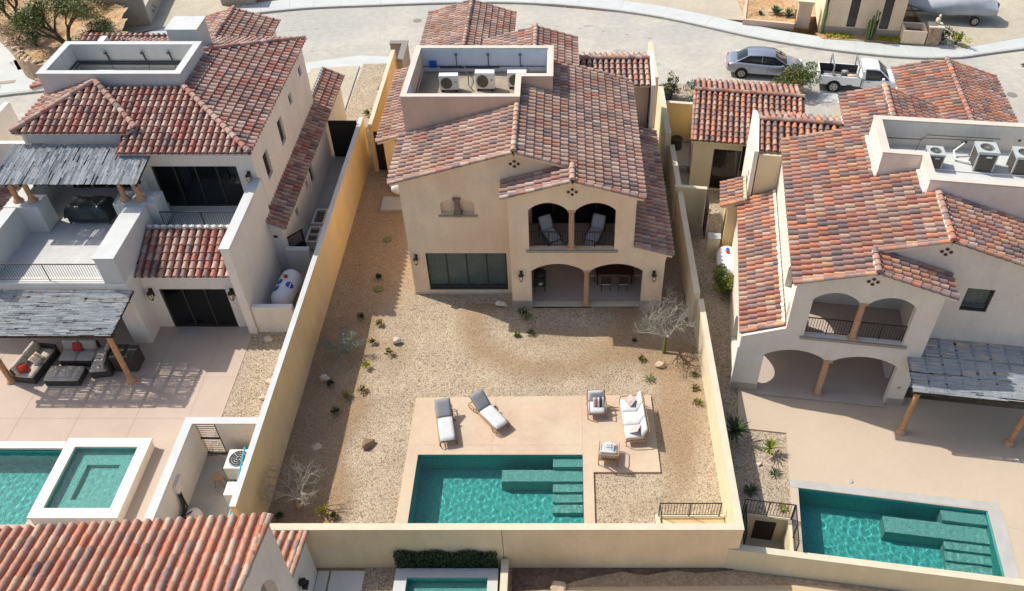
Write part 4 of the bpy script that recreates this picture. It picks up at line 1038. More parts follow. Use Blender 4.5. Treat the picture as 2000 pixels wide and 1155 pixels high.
# roofs
Z0 = 7.5; S2 = .293
def zf(y): return Z0 + S2 * (y - 31.78)
def zx(x): return Z0 + S2 * (-13.94 - x)
roof([(-19.85, 31.78, Z0), (-13.94, 31.78, Z0), (-17.84, 35.68, zf(35.68)), (-22.0, 35.68, zf(35.68)), (-22.0, 33.2, zf(33.2)), (-19.85, 33.2, zf(33.2))], 'tile_red', h, soffit='stucco_white',
     ridge=[((-13.97, 31.81, Z0 + .03), (-17.84, 35.68, zf(35.68) + .03))])
roof([(-13.94, 31.78, Z0), (-13.94, 42.85, Z0), (-17.9, 39.2, zx(-17.9)), (-17.84, 35.68, zx(-17.84))], 'tile_red', h, soffit='stucco_white', ridge=[((-13.97, 42.8, Z0 + .03), (-17.95, 39.1, zx(-17.95) + .03))])
roof([(-13.94, 42.85, Z0), (-24, 42.85, Z0), (-20, 39.2, 8.6), (-17.9, 39.2, 8.66)], 'tile_pink', h, soffit='stucco_white')
# hipped block over the terrace
ap = (-21.8, 35.5, 8.95); e0 = 8.0
roof([(-24.65, 32.65, e0), (-19.6, 32.65, e0), (-19.3, 32.95, e0 + .1), (-21.8, 35.5, 8.95)], 'tile_red', h, soffit='stucco_white', ridge=[((-24.68, 32.62, e0 + .03), (-21.8, 35.5, 8.97)), ((-19.25, 32.95, e0 + .08), (-21.75, 35.5, 8.97))])
roof([(-24.65, 32.65, e0), ap, (-21.8, 36.5, 8.95), (-24.65, 37.5, e0)], 'tile_red', h, soffit='stucco_white')
roof([(-24.6, 37.5, 8.0), (-26.3, 37.5, 7.5), (-26.3, 40.5, 7.5), (-24.6, 40.5, 8.0)], 'tile_red', h, soffit='stucco_white')
# tiled lean-to along the flank
roof([(-14.4, 31.5, 4.05), (-13.2, 31.5, 3.5), (-13.2, 46.2, 3.5), (-14.4, 46.2, 4.05)][::-1], 'tile_red', h, soffit='stucco_white', mortar=1, rake=[((-13.2, 31.52, 3.52), (-14.35, 31.52, 4.05))], seed=12)
hs2 = [[(y, z), (y + w_, z), (y + w_, z + hh), (y, z + hh)] for y, z, w_, hh in ((33.9, 2.2, .4, .5), (36.2, 2.3, .35, .45), (37.2, 1.9, .6, 1.2))]
MB().slab([(31.7, .75), (45.9, .75), (45.9, 3.55), (31.7, 3.55)], hs2, lambda a, b, c: (-13.45 - c, a, b), .25).build('wall', 'stucco_cream', h)
for y, z, w_, hh in ((33.9, 2.2, .4, .5), (36.2, 2.3, .35, .45), (37.2, 1.9, .6, 1.2)): window(h, y, y + w_, z, z + hh, -13.55, 1, 'dark_glass', 'stone_trim', axis='x', fw=.04)
bx('wall', 'stucco_cream', h, -14.09, -13.705, 31.7, 31.95, .75, 3.7); MB().box(-13.95, -13.75, 31.69, 31.7, 2.75, 2.9).build('vent', 'grille_dark', h)
# gable roofs behind
roof([(-19.4, 42.9, 6.9), (-19.4, 48.0, 6.9), (-16.9, 48.0, 6.15), (-16.9, 42.9, 6.15)], 'tile_pink', h, ridge=[((-19.4, 42.6, 6.92), (-19.4, 48.0, 6.92))], soffit='stucco_white')
roof([(-19.4, 42.9, 6.9), (-21.9, 42.9, 6.15), (-21.9, 48.0, 6.15), (-19.4, 48.0, 6.9)], 'tile_pink', h, soffit='stucco_white')
bx('wall', 'stucco_cream', h, -21.6, -17.2, 42.9, 47.7, 0, 6.1)
roof([(-27.4, 43.0, 5.9), (-22.0, 43.0, 5.9), (-22.0, 45.5, 6.5), (-27.4, 45.5, 6.5)], 'tile_red', h, soffit='stucco_white'); bx('wall', 'stucco_cream', h, -27, -22.05, 43.1, 45.3, 0, 5.8)
# chimney
bx('chimney', 'stucco_white', h, -19.7, -18.2, 39.6, 41.0, 7.5, 9.55, .02); bx('chimney_cap', 'stucco_white', h, -19.76, -18.14, 39.54, 41.06, 9.553, 9.62, .02)
# roof well
wl = MB(); O_ = rect(-24.45, -17.82, 35.72, 38.9); I_ = rect(-24.15, -18.12, 36.0, 38.62)
wl.slab(O_, [I_], lambda a, b, c: (a, b, 9.24 - c), 2.4); wo = wl.build('roof_well', 'stucco_white', h)
MB().slab(rect(-24.49, -17.78, 35.68, 38.94), [I_], lambda a, b, c: (a, b, 9.3 - c), .058).build('wall_cap', 'stucco_white', wo)
bx('floor', 'stucco_sand', wo, -24.15, -18.12, 36.0, 38.62, 7.9, 8.0)
pp = MB(); pp.tube([(-24.1, 36.1, 8.4), (-24.08, 38.55, 8.4), (-18.2, 38.55, 8.4)], .045, 6); pp.tube([(-24.0, 36.1, 8.32), (-23.98, 38.5, 8.32), (-18.2, 38.5, 8.3)], .045, 6)
for x in (-22.4, -20.6, -19.3): pp.tube([(x, 38.5, 8.3), (x - .1, 38.55, 8.85)], .04, 6); pp.blob((x - .12, 38.5, 8.9), (.1, .07, .07), 2, 0); pp.tube([(x + .05, 38.5, 8.35), (x + .25, 37.9, 8.1)], .012, 4)
pp.build('pipework', 'pipe', wo)
a0 = None
for i, (x, y) in enumerate(((-22.0, 36.95), (-20.4, 36.75), (-18.85, 36.85))):
    lab = ['leftmost boxy air conditioner sunk in the roof well of the white house', 'middle boxy air conditioner sunk in the roof well of the white house', 'rightmost boxy air conditioner sunk in the roof well of the white house'][i]
    if a0 is None:
        a0 = thing('air_conditioner', lab, 'air conditioner', (x, y, 8.0), 0, 'air-conditioning units in the roof well of the white house')
        MB().box(-.45, .45, -.18, .18, .06, .72).build('casing', 'white_enamel', a0, .02)
        MB().box(-.4, .4, -.2, -.182, .1, .66).build('fan_grille', 'olive_grille', a0)
        for k in (-.35, .35): bx('foot', 'grille_dark', a0, k - .05, k + .05, -.2, .2, 0, .06)
    else: dup(a0, (x, y, 8.0), 0, lab)

# ---------------------------------------------------------------- cane-roofed pergolas
def cane_roof(name, label, x0, x1, y0, y1, zf_, zb_, along='x', rod=.05, gap=.012, loc=(0, 0, 0), frame=None, posts=(), mt='cane', rafters=True, pbase=0, seed=1, miss=.04, pairs=False, beam_y=None):
    t = thing(name, label, 'pergola', frame[0] if frame else (0, 0, 0), frame[1] if frame else 0)
    rnd = random.Random(seed)
    def Z(y): return zf_ + (zb_ - zf_) * (y - y0) / (y1 - y0)
    mb = MB()
    if along == 'x':
        n = int((y1 - y0) / (rod + gap))
        for i in range(n):
            y = y0 + (i + .5) * (y1 - y0) / n
            x = x0 + rnd.uniform(-.03, .02)
            while x < x1:
                L = rnd.uniform(.25, .9); xe = min(x + L, x1 + rnd.uniform(-.03, .02))
                if rnd.random() > miss and xe > x + .1:
                    w = rod * rnd.uniform(.42, .58); z = Z(y) + rnd.uniform(-.003, .004); hh = rnd.uniform(.01, .02)
                    mb.add([(x, y - w, z), (xe, y - w, z), (xe, y, z + hh), (x, y, z + hh), (x, y + w, z), (xe, y + w, z)], [(0, 1, 2, 3), (3, 2, 5, 4)], rnd.choice((0, 0, 1)))
                x = xe + rnd.uniform(0, .03)
    else:
        n = int((x1 - x0) / (rod + gap))
        for i in range(n):
            x = x0 + (i + .5) * (x1 - x0) / n; y = y0 + rnd.uniform(-.02, .02)
            while y < y1:
                L = rnd.uniform(.25, .9); ye = min(y + L, y1 + rnd.uniform(-.02, .02))
                if rnd.random() > miss and ye > y + .1:
                    w = rod * rnd.uniform(.42, .58); za = Z(y) + rnd.uniform(0, .004); zb2 = Z(ye); hh = rnd.uniform(.012, .025)
                    mb.add([(x - w, y, za), (x - w, ye, zb2), (x, ye, zb2 + hh), (x, y, za + hh), (x + w, y, za), (x + w, ye, zb2)], [(0, 1, 2, 3), (3, 2, 5, 4)], rnd.choice((0, 0, 1)))
                y = ye + rnd.uniform(0, .03)
    mb.build('cane_cover', [mt, 'cane_dark'], t)
    fr = MB(); k = int((x1 - x0) / .62)
    for i in range(k + 1):
        x = x0 + .06 + (x1 - x0 - .12) * i / k
        fr.add([(x - .03, y0, zf_ - .14), (x + .03, y0, zf_ - .14), (x + .03, y1, zb_ - .14), (x - .03, y1, zb_ - .14), (x - .03, y0, zf_ - .02), (x + .03, y0, zf_ - .02), (x + .03, y1, zb_ - .02), (x - .03, y1, zb_ - .02)], [(0, 3, 2, 1), (4, 5, 6, 7), (0, 1, 5, 4), (2, 3, 7, 6), (0, 4, 7, 3), (1, 2, 6, 5)])
    fr.build('rafters', 'dark_wood', t)
    by = beam_y if beam_y is not None else y0 + .25
    cross = MB()
    for yy in (by + .9, by + 1.8):
        if yy < y1 - .2: cross.box(x0 + .03, x1 - .03, yy - .02, yy + .02, Z(yy) - .2, Z(yy) - .145)
    if cross.f: cross.build('battens', 'dark_wood', t)
    bx('beam', 'dark_wood', t, x0 + .05, x1 - .05, by - .08, by + .08, Z(by) - .33, Z(by) - .145, .01)
    for (px, py, pb) in posts:
        MB().tube([(px, py, pb + .1), (px, py, Z(by) - .33)], .12, 10).build('post', 'post_wood', t)
        MB().lathe(px, py, [(.22, pb), (.22, pb + .06), (.16, pb + .12), (.13, pb + .22)], 12).build('post_base', 'cantera', t)
    return t
cane_roof('pergola', 'cane-roofed pergola over the wicker sofas on the lower patio of the white house', -24.6, -18.3, 23.88, 26.5, 4.0, 4.12, 'x', .034, .004, posts=((-23.9, 24.25, ZL), (-18.7, 24.25, ZL)), seed=3, miss=.09)
cane_roof('pergola', 'weathered cane pergola on the upper roof terrace of the white house', -24.9, -18.5, 30.05, 32.6, 7.05, 7.45, 'y', .05, .003, posts=((-24.35, 30.5, 5.84), (-23.7, 30.5, 5.84), (-19.6, 30.6, 5.84), (-18.9, 30.6, 5.84)), mt='cane', seed=4, miss=.06, beam_y=30.5)

# ---------------------------------------------------------------- left lot: pool, spa, yard
pool('swimming_pool', 'swimming pool at the left edge beside the raised spa', -28, -20.05, 17.2, 20.58, ZL + .001, 1.4)
bx('pool_coping', 'stucco_sand', None, -28, -20.06, 20.6, 20.95, ZL - .1, ZL + .12, .02)['kind'] = 'structure'
sp = thing('spa', 'raised square spa with pale stone rim beside the left pool', 'spa', (-18, 19, ZL))
X0, X1, Y0, Y1 = -19.75 + 18, -16.42 + 18, 17.15 - 19, 20.8 - 19
MB().slab(rect(X0, X1, Y0, Y1), [rect(X0 + .42, X1 - .42, Y0 + .42, Y1 - .42)], lambda a, b, c: (a, b, .52 - c), .1).build('rim', 'stucco_sand', sp, .02)
MB().slab(rect(X0 + .04, X1 - .04, Y0 + .04, Y1 - .04), [rect(X0 + .42, X1 - .42, Y0 + .42, Y1 - .42)], lambda a, b, c: (a, b, .418 - c), .6).build('basin_wall', 'stucco_sand', sp)
s_ = MB(); a, b, c, d = X0 + .425, X1 - .425, Y0 + .425, Y1 - .425
s_.slab(rect(a, b, c, d), [rect(a + .6, b - .6, c + .6, d - .6)], lambda p, q, r_: (p, q, .02 - r_), .6)
s_.slab(rect(a + .3, b - .3, c + .3, d - .3), [], lambda p, q, r_: (p, q, -.22 - r_), .05)
for q in ((a, a + .004, c, d), (b - .004, b, c, d), (a, b, c, c + .004), (a, b, d - .004, d)): s_.box(*q, .02, .41)
s_.build('bench', 'spa_plaster', sp)
wavy(a, b, c, d, .36).build('water', 'water', sp); lit_water(sp)
# equipment yard
t = thing('equipment_yard_wall', 'cream walled equipment yard beside the long yellow wall', 'wall', (0, 0, 0)); WROOT.add(t.name)
mb = MB(); mb.box(-14.5, -14.22, 15.6, 20.3, .8, 2.85); mb.box(-13.35, -11.68, 20.3, 20.56, .8, 2.85); mb.box(-14.5, -14.22, 20.3, 20.56, .8, 2.85)
mb.build('wall', 'stucco_cream', t)
mb = MB(); mb.box(-14.53, -14.19, 15.6, 20.27, 2.853, 2.9); mb.box(-13.38, -11.69, 20.27, 20.59, 2.853, 2.9); mb.box(-14.53, -13.381, 20.27, 20.59, 2.853, 2.9); mb.build('wall_cap', 'stucco_white', t)
sheet('yard_floor', 'concrete', rect(-14.22, -11.68, 15.6, 20.3), ZL + .012, thick=.02)
g = thing('yard_gate', 'dark framed slatted gate in the doorway of the equipment yard', 'gate', (-13.4, 20.43, .82), 0)
f = MB().box(-.9, -.84, -.025, .025, 0, 1.95).box(-.06, 0, -.025, .025, 0, 1.95).box(-.84, -.06, -.025, .025, 1.89, 1.95).box(-.84, -.06, -.025, .025, 0, .06).box(-.84, -.06, -.025, .025, .95, 1.0); f.build('gate_frame', 'bronze_frame', g)
f = MB()
for k in range(14): f.box(-.84, -.06, -.012, .012, .12 + k * .13, .16 + k * .13)
f.build('slats', 'grille', g)
t = thing('heat_pump', 'square white pool heat pump with top fan in the equipment yard', 'heat pump', (-12.45, 19.45, .82))
MB().box(-.48, .48, -.45, .45, .25, .98).build('casing', 'white_enamel', t, .03)
MB().cyl(0, 0, .98, .995, .38, 24).build('fan_opening', 'grille_dark', t)
g = MB()
for r_ in (.36, .27, .18, .09): g.tube([(r_ * math.cos(6.283 * i / 20), r_ * math.sin(6.283 * i / 20), 1.01) for i in range(21)], .008, 4)
for i in range(8): g.tube([(.05 * math.cos(i * .785), .05 * math.sin(i * .785), 1.01), (.38 * math.cos(i * .785), .38 * math.sin(i * .785), 1.01)], .008, 4)
g.build('fan_guard', 'alloy', t)
for x in (-.38, .38): bx('foot', 'concrete', t, x - .08, x + .08, -.4, .4, 0, .25)
t = thing('water_softener', 'short white cabinet beside the turquoise pole in the equipment yard', 'cabinet', (-12.3, 18.2, .82)); MB().box(-.35, .35, -.3, .3, 0, .85).build('casing', 'white_enamel', t, .03); MB().box(-.3, .3, -.25, .25, .851, .87).build('lid', 'white_enamel', t, .01)
o = MB().tube([(-12.0, 19.4, 2.6), (-12.35, 16.3, .9)], .035, 8).build('pool_pole', 'cyan_plastic', None); tag(o, 'turquoise telescopic pole leaning on the yellow wall in the equipment yard', 'pole')
t = thing('stool', 'round wooden stool on the concrete floor of the equipment yard', 'stool', (-13.25, 18.95, .82)); MB().cyl(0, 0, .5, .54, .2, 16).build('seat', 'teak', t)
for k in range(4):
    a = .78 + k * 1.571; MB().tube([(.1 * math.cos(a), .1 * math.sin(a), .5), (.25 * math.cos(a), .25 * math.sin(a), 0)], .02, 5).build('leg', 'teak', t)
t = thing('control_box', 'pale control box with conduits on the wall of the equipment yard', 'electrical box', (-14.22, 18.0, 2.1)); bx('casing', 'stucco_sand', t, .0, .14, -.28, .28, -.1, .35, .01)
c = MB()
for k in range(3): c.tube([(.07, -.1 - k * .08, -.1), (.1, -.2 - k * .1, -.7), (.15, -.6 - k * .1, -1.1)], .03, 6)
c.build('conduit', 'pipe', t)
t = thing('pool_pump', 'cream sand filter with dark pump and pipes in the equipment yard', 'pool pump', (-13.9, 17.2, .82))
MB().lathe(.25, .1, [(.05, 0), (.26, .1), (.3, .3), (.26, .55), (.12, .68), (.05, .7)], 16).build('filter_tank', 'stucco_sand', t)
MB().tube([(-.15, .25, .25), (-.15, -.2, .25)], .14, 12).lathe(-.12, -.3, [(.16, .1), (.17, .3), (.12, .4)], 12).build('pump', 'grille_dark', t)
MB().tube([(-.12, -.3, .4), (-.1, -.3, .7), (.2, 0, .75), (.25, .1, .68)], .035, 6).tube([(-.15, .25, .25), (-.2, .6, .3), (-.2, .6, 1.0)], .035, 6).build('pipe', 'pipe', t)
o = MB().blob((0, 0, .12), (.35, .22, .12), 4, .1).build('hose_bag', 'blue_plastic', None); o.location = (-13.1, 16.6, .82); tag(o, 'dark blue bag on the floor by the cream filter', 'bag')
o = MB().lathe(0, 0, [(.14, 0), (.18, .35), (.19, .36)], 14).build('bucket', 'white_enamel', None); o.location = (-12.75, 16.6, .82); tag(o, 'white bucket beside the blue bag in the equipment yard', 'bucket')
o = MB().blob((0, 0, .2), (.3, .3, .2), 9, .1).build('tarp_bundle', 'cyan_plastic', None); o.location = (-12.3, 16.7, .82); tag(o, 'bundled blue cover at the foot of the turquoise pole', 'cover')
# gas tank niche
t = thing('low_wall', 'cream low wall closing the gas-tank niche beside the long yellow wall', 'wall'); WROOT.add(t.name)
bx('wall', 'stucco_cream', t, -13.98, -12.15, 27.25, 27.5, .7, 2.35, .02); bx('wall', 'stucco_white', t, -13.44, -12.3, 31.3, 31.6, .7, 2.3, .02)
def gas_tank(label, loc, rz, m_dec='decal_blue'):
    t = thing('gas_tank', label, 'gas tank', loc, rz)
    prof = [(.02, -1.15), (.25, -1.1), (.42, -.95), (.5, -.75), (.5, .75), (.42, .95), (.25, 1.1), (.02, 1.15)]; n = 20
    vs = [(r_ * math.cos(6.283 * j / n), y, .75 + r_ * math.sin(6.283 * j / n)) for r_, y in prof for j in range(n)]
    MB().add(vs, [(i * n + j, i * n + (j + 1) % n, (i + 1) * n + (j + 1) % n, (i + 1) * n + j) for i in range(7) for j in range(n)], 0, sm=True).build('vessel', 'tank_white', t)
    for y in (-.6, .6): bx('saddle', 'stucco_sand', t, -.3, .3, y - .06, y + .06, 0, .35)
    MB().cyl(0, .3, 1.24, 1.33, .09, 10).tube([(0, .3, 1.3), (-.3, .5, 1.3), (-.45, .7, .9)], .015, 5).build('valve', 'tail_red', t)
    return t
t = gas_tank('white gas tank with blue markings in the niche by the yellow wall', (-13.05, 29.35, ZL), R(-4))
d = MB()
for (u0, v0, su, sv) in ((.28, -.15, .16, .2), (-.25, -.45, .13, .2), (-.22, -.0, .13, .2)):
    n = 10; pts = []
    for i in range(n):
        uu = u0 * 1.0 + su * math.cos(6.283 * i / n); vv = v0 + sv * math.sin(6.283 * i / n)
        uu = max(-.48, min(.48, uu)); pts.append((uu, vv, .75 + math.sqrt(max(0, .506 ** 2 - uu * uu)) + .004))
    d.add(pts, [tuple(range(n))])
d.build('painted_mark', 'decal_blue', t)
for i, y in enumerate((33.7, 35.2)):
    lab = ['rectangular concrete planter by the yellow wall, the nearer one with a divider', 'rectangular concrete planter by the yellow wall, the farther one'][i]
    t = thing('planter', lab, 'planter', (-12.75, y, .82), 0, 'planters in the passage beside the white house')
    MB().slab(rect(-.32, .32, -.62, .62), [rect(-.24, .24, -.54, .54)], lambda a, b, c: (a, b, .55 - c), .5).build('box', 'stucco_sand', t, .01); bx('soil', 'dark_soil', t, -.24, .24, -.54, .54, .05, .4)
    if i == 0: bx('divider', 'stucco_sand', t, -.24, .24, -.03, .03, .4, .55)
t = thing('metal_gate', 'open black slatted gate leaning in the passage by the gas tank', 'gate', (-13.2, 32.3, .82), R(50))
f = MB().box(-.5, -.44, -.02, .02, 0, 1.7).box(.44, .5, -.02, .02, 0, 1.7).box(-.44, .44, -.02, .02, 1.64, 1.7).box(-.44, .44, -.02, .02, 0, .06); f.build('gate_frame', 'black_metal', t)
f = MB(); 
for k in range(12): f.box(-.44 + k * .075, -.4 + k * .075, -.01, .01, .06, 1.64)
f.build('slats', 'black_metal', t); bx('panel', 'grille_dark', t, -.43, .43, .015, .02, .07, 1.0)
rock('boulder', 'pale rounded rock in the gravel below the gas-tank wall', -13.4, 26.75, .26, 'rock_pale', .8, 3)
rock('boulder', 'flat tan rock at the foot of the yellow wall, the upper of two', -12.7, 24.2, .22, 'rock_tan', .8, 4)
rock('boulder', 'flat tan rock at the foot of the yellow wall, the lower of two', -12.75, 23.3, .2, 'rock_tan', .8, 5)
o = bx('door_mat', 'mat_grey', None, -.45, .45, -.15, .15, 0, .03, .005); o.location = (-17.2, 27.25, ZL + .005); tag(o, 'small grey mat below the garden doors of the white house', 'mat')

# covered grill on the roof terrace
t = thing('covered_grill', 'long dining set under a dark rumpled cover on the roof terrace', 'covered furniture', (-21.7, 31.1, 4.41))
mb = MB(); rnd = random.Random(5); nu, nv = 22, 12
for i in range(nu + 1):
    for j in range(nv + 1):
        u = -1 + 2 * i / nu; v = -1 + 2 * j / nv
        e = max(abs(u) ** 4, abs(v) ** 4); z = .98 - .55 * e ** 2 + .06 * math.sin(5 * u + 1) * math.cos(3 * v) + rnd.uniform(-.03, .03)
        mb.v.append((1.1 * u * (1 - .04 * v * v) + rnd.uniform(-.02, .02), .6 * v + rnd.uniform(-.02, .02) + .05 * math.sin(6 * u), z))
for i in range(nu):
    for j in range(nv): a = i * (nv + 1) + j; mb.f.append((a, a + nv + 1, a + nv + 2, a + 1)); mb.m.append(0); mb.tv.append(.5); mb.smooth.append(True)
mb.build('cover', 'grill_cover', t)
MB().box(-.95, .95, -.5, .5, .12, .55).build('body', 'grill_cover', t, .05)
for x in (-.9, .9):
    for y in (-.45, .45): MB().tube([(x, y, .5), (x, y, 0)], .03, 5).build('leg', 'dark_wood', t)

# wicker sofas under the pergola
def wicker(name, label, loc, rz, w, d, backs, m='cushion_cream', arms=''):
    t = thing(name, label, 'sofa', loc, rz)
    MB().box(-w / 2, w / 2, -d / 2, d / 2, 0, .32).build('base', 'wicker', t, .03)
    n = max(1, round(w / .75))
    for i in range(n):
        ww = w / n; MB().cushion((-w / 2 + ww * (i + .5), -.04, .40), (ww - .02, d - .12, .17), m=0).build('seat_cushion', m, t)
    if 'b' in backs:
        bx('back', 'wicker', t, -w / 2, w / 2, d / 2 - .12, d / 2, .32, .75, .03)
        for i in range(n):
            ww = w / n; MB().cushion((-w / 2 + ww * (i + .5), d / 2 - .22, .68), (ww - .03, .5, .17), rx=R(78), m=0).build('back_cushion', m, t)
    if 'l' in backs: bx('arm', 'wicker', t, -w / 2 - .12, -w / 2, -d / 2, d / 2, 0, .6, .03)
    if 'r' in backs: bx('arm', 'wicker', t, w / 2, w / 2 + .12, -d / 2, d / 2, 0, .6, .03)
    return t
s1 = wicker('wicker_sofa', 'dark wicker sofa with cream cushions and pillows under the left pergola post', (-23.1, 25.0, ZL), R(82), 1.75, .95, 'br')
def pillow(label, loc, rot, m='red_fabric', s=.42, stripes=None, name='pillow'):
    o = MB().cushion((0, 0, 0), (s, s, .16), puff=.7)
    if stripes:
        o = MB()
        for i in range(5):
            o.cushion((-s / 2 + s * (i + .5) / 5, 0, 0), (s / 5 + .004, s, .15 - .03 * abs(i - 2)), m=[0, 1, 0, 2, 0][i], puff=.3)
        ob = o.build(name, ['cushion', 'red_stripe', 'navy_stripe'] if stripes == 1 else ['cushion_cream', 'cushion_taupe', 'teak'], None)
    else: ob = o.build(name, m, None)
    ob.location = loc; ob.rotation_euler = rot
    return tag(ob, label, 'pillow')
pillow('bright red pillow on the near end of the left wicker sofa', (-23.2, 24.4, ZL + .66), (R(40), R(20), R(60)))
pillow('striped taupe pillow in the middle of the left wicker sofa', (-22.9, 25.0, ZL + .62), (R(35), 0, R(75)), stripes=2, s=.5)
s2 = wicker('wicker_sofa', 'dark wicker loveseat facing out in the shade of the pergola with a red pillow', (-21.35, 25.55, ZL), 0, 1.5, .95, 'b', 'cushion_taupe')
pillow('square dark red pillow upright on the shaded loveseat', (-21.4, 25.65, ZL + .68), (R(65), 0, 0), 'tail_red', .4)
s3 = wicker('wicker_sofa', 'dark wicker armchair with taupe cushion beside the right pergola post', (-20.15, 25.2, ZL), R(-82), 1.5, .85, 'b', 'cushion_taupe')
t = thing('coffee_table', 'low square wicker ottoman with a cushion top between the wicker sofas', 'ottoman', (-21.55, 24.4, ZL)); MB().box(-.75, .75, -.42, .42, 0, .26).build('base', 'wicker', t, .03); MB().cushion((0, 0, .34), (1.5, .84, .16)).build('cushion', 'cushion_taupe', t)
t = thing('side_cabinet', 'black boxy cabinet behind the right pergola post', 'cabinet', (-19.1, 25.2, ZL)); MB().box(-.5, .5, -.4, .4, 0, .85).build('body', 'wicker', t, .03); MB().box(-.53, .53, -.43, .43, .852, .9).build('lid', 'grille_dark', t, .01)
# ------------------------------------------------------------------ the right-hand lot (local frame RF)
sheet('patio', 'patio_right', [(2.3, -4.9 + .0), (2.3, -2.2), (.3, -2.2), (.3, .5), (14, .5), (14, -8.1), (9.9, -8.1), (9.9, -4.95)], .1, RF, .3)
sheet('patio', 'patio_right', [(2.3, -8.1), (2.62, -8.1), (2.62, -4.9), (2.3, -4.9)], .1, RF, .3)
sheet('gravel_bed', 'gravel_pale', [(-1.1, -6.3), (2.3, -6.3), (2.3, -2.2), (.3, -2.2), (.3, .5), (.3, 11.5), (-2.8, 11.5)], .03, RF, .3)
sheet('gravel_bed', 'gravel_pale', [(-4.3, 11.5), (1.0, 11.5), (1.0, 20), (-4.3, 20)], .0, RF, .3)
sheet('garden_soil', 'gravel_pale', [(-3.9, 20), (1.0, 20), (1.2, 27.5), (-5.0, 26.5)], .05, RF, .3)
sheet('concrete_path', 'concrete', [(-4.2, 14.0), (-2.4, 14.0), (-2.4, 19.5), (-4.2, 19.5)], .06, RF, .1)
sheet('lot_base', 'soil', [(-1, -8.1), (20, -8.1), (20, 20), (-4, 20), (-4, 11), (-1, 0)], -1.55, RF, .9)
pool('swimming_pool', 'large turquoise swimming pool of the right-hand patio beside the stair railing', 2.62, 9.8, -7.75, -4.95, .1, 1.45, frame=RF,
     extras=[(8.1, 9.79, -5.45, -4.96, .14), (5.9, 9.79, -6.15, -5.46, .42), (8.1, 9.79, -6.5, -6.155, .62), (8.1, 9.79, -6.9, -6.505, .82), (8.1, 9.79, -7.3, -6.905, 1.0)])
cp = MB(); cp.box(2.3, 10.3, -4.9, -4.55, .05, .112); cp.box(9.82, 10.35, -8.0, -4.9, .05, .112)
struct(cp.build('pool_coping', 'curb', None, frame=RF))
pool('spa_pool', 'corner of a small spa pool at the right edge of the picture', 10.4, 12.6, -7.9, -5.6, .114, .9, frame=RF)
o = MB().lathe(0, 0, [(.11, 0), (.1, .03), (.07, .035)], 14).build('deck_drain', 'concrete', None, frame=None); o.location = RL(4.7, -4.3, .1); tag(o, 'small round drain cover on the right patio near the pool edge', 'drain')

h = thing('stucco_house', 'large grey-beige house with orange and charcoal tiled roofs on the right', 'house', RO, RA)
def zl2(u): return 8.4 + SL * (u - 7.12)
def zr2(u): return 8.4 - SL * (u - 7.12)
blk = [(0, .0), (7.27, .0), (7.27, zl2(4.45) - .25 - SL * 2.6), (4.45, zl2(4.45) - .22), (1.7, zl2(1.7) - .22), (1.7, 4.05), (0, 3.35)]
hl = [(1.08, .12), (6.55, .12), (6.55, 2.4)] + arch(3.85, 6.55, 2.4, 2.85)[1:-1] + [(3.85, 2.4), (3.6, 2.4)] + arch(1.08, 3.6, 2.4, 2.85)[1:-1] + [(1.08, 2.4)]
hu = [(2.45, 3.72), (6.38, 3.72), (6.38, 5.78)] + arch(4.55, 6.38, 5.78, 6.22)[1:-1] + [(4.55, 5.78), (4.25, 5.78)] + arch(2.45, 4.25, 5.78, 6.22)[1:-1] + [(2.45, 5.78)]
MB().slab(blk, [hl, hu], lambda a, b, c: (a, c, b), .32).build('wall', 'stucco_sand', h)
# main gable wall with a square window
gw = [(4.3, 6.4), (7.3, 6.4), (7.3, 0), (13.4, 0), (13.4, zr2(13.4) - .2), (7.12, 8.2), (4.3, zl2(4.3) - .2)]
MB().slab(gw, [[(8.45, 4.85), (9.5, 4.85), (9.5, 6.05), (8.45, 6.05)]], lambda a, b, c: (a, 1.2 + c, b), .28).build('wall', 'stucco_sand', h)
window(h, 8.45, 9.5, 4.85, 6.05, 1.27, 1, 'window_glass', 'bronze_frame', trim='stucco_cream', curtain='curtain')
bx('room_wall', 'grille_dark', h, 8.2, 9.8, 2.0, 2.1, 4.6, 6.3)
w2 = MB()
w2.box(0, .26, 3.31, 9.2, 0, 3.25); w2.box(1.7, 1.96, 2.72, 9.39, 3.0, 6.55); w2.box(7.01, 7.27, .325, 1.19, 0, 6.3); w2.box(6.8, 7.0, 1.49, 3.6, .1, 6.3)
w2.box(.26, 7.0, 3.3, 3.5, .1, 2.95); w2.box(1.96, 7.0, 2.7, 2.85, 3.2, 6.3); w2.box(.26, 7.0, .325, 3.3, 2.96, 3.16); w2.box(1.7, 14, 9.4, 9.6, 0, 6.4)
w2.box(4.6, 8.6, 9.61, 12.8, 0, 7.0); w2.box(8.9, 13.8, 14.0, 20.5, 0, 4.6)
w2.build('wall', 'stucco_sand', h)
MB().slab([(.325, 0), (3.305, 0), (3.305, 3.25), (.325, 3.25)], [[(.75, .5), (2.75, .5), (2.75, 1.7)] + arch(.75, 2.75, 1.7, 2.55)[1:-1] + [(.75, 1.7)]], lambda a, b, c: (c, a, b), .26).build('wall', 'stucco_sand', h)
MB().slab([(.325, 3.0), (2.715, 3.0), (2.715, 6.55), (.325, 6.55)], [[(.7, 4.3), (2.3, 4.3), (2.3, 5.3)] + arch(.7, 2.3, 5.3, 5.9)[1:-1] + [(.7, 5.3)]], lambda a, b, c: (1.7 + c, a, b), .26).build('wall', 'stucco_sand', h)
bx('floor', 'interior_floor', h, .26, 7.0, 0.0, 3.3, -.05, .13); bx('floor', 'interior_floor', h, 1.96, 7.0, .33, 2.7, 3.161, 3.19); bx('ceiling', 'stucco_sand', h, 1.96, 6.8, .33, 2.7, 6.32, 6.4)
bx('threshold', 'interior_floor', h, 1.08, 6.55, -.25, .35, .13, .16)
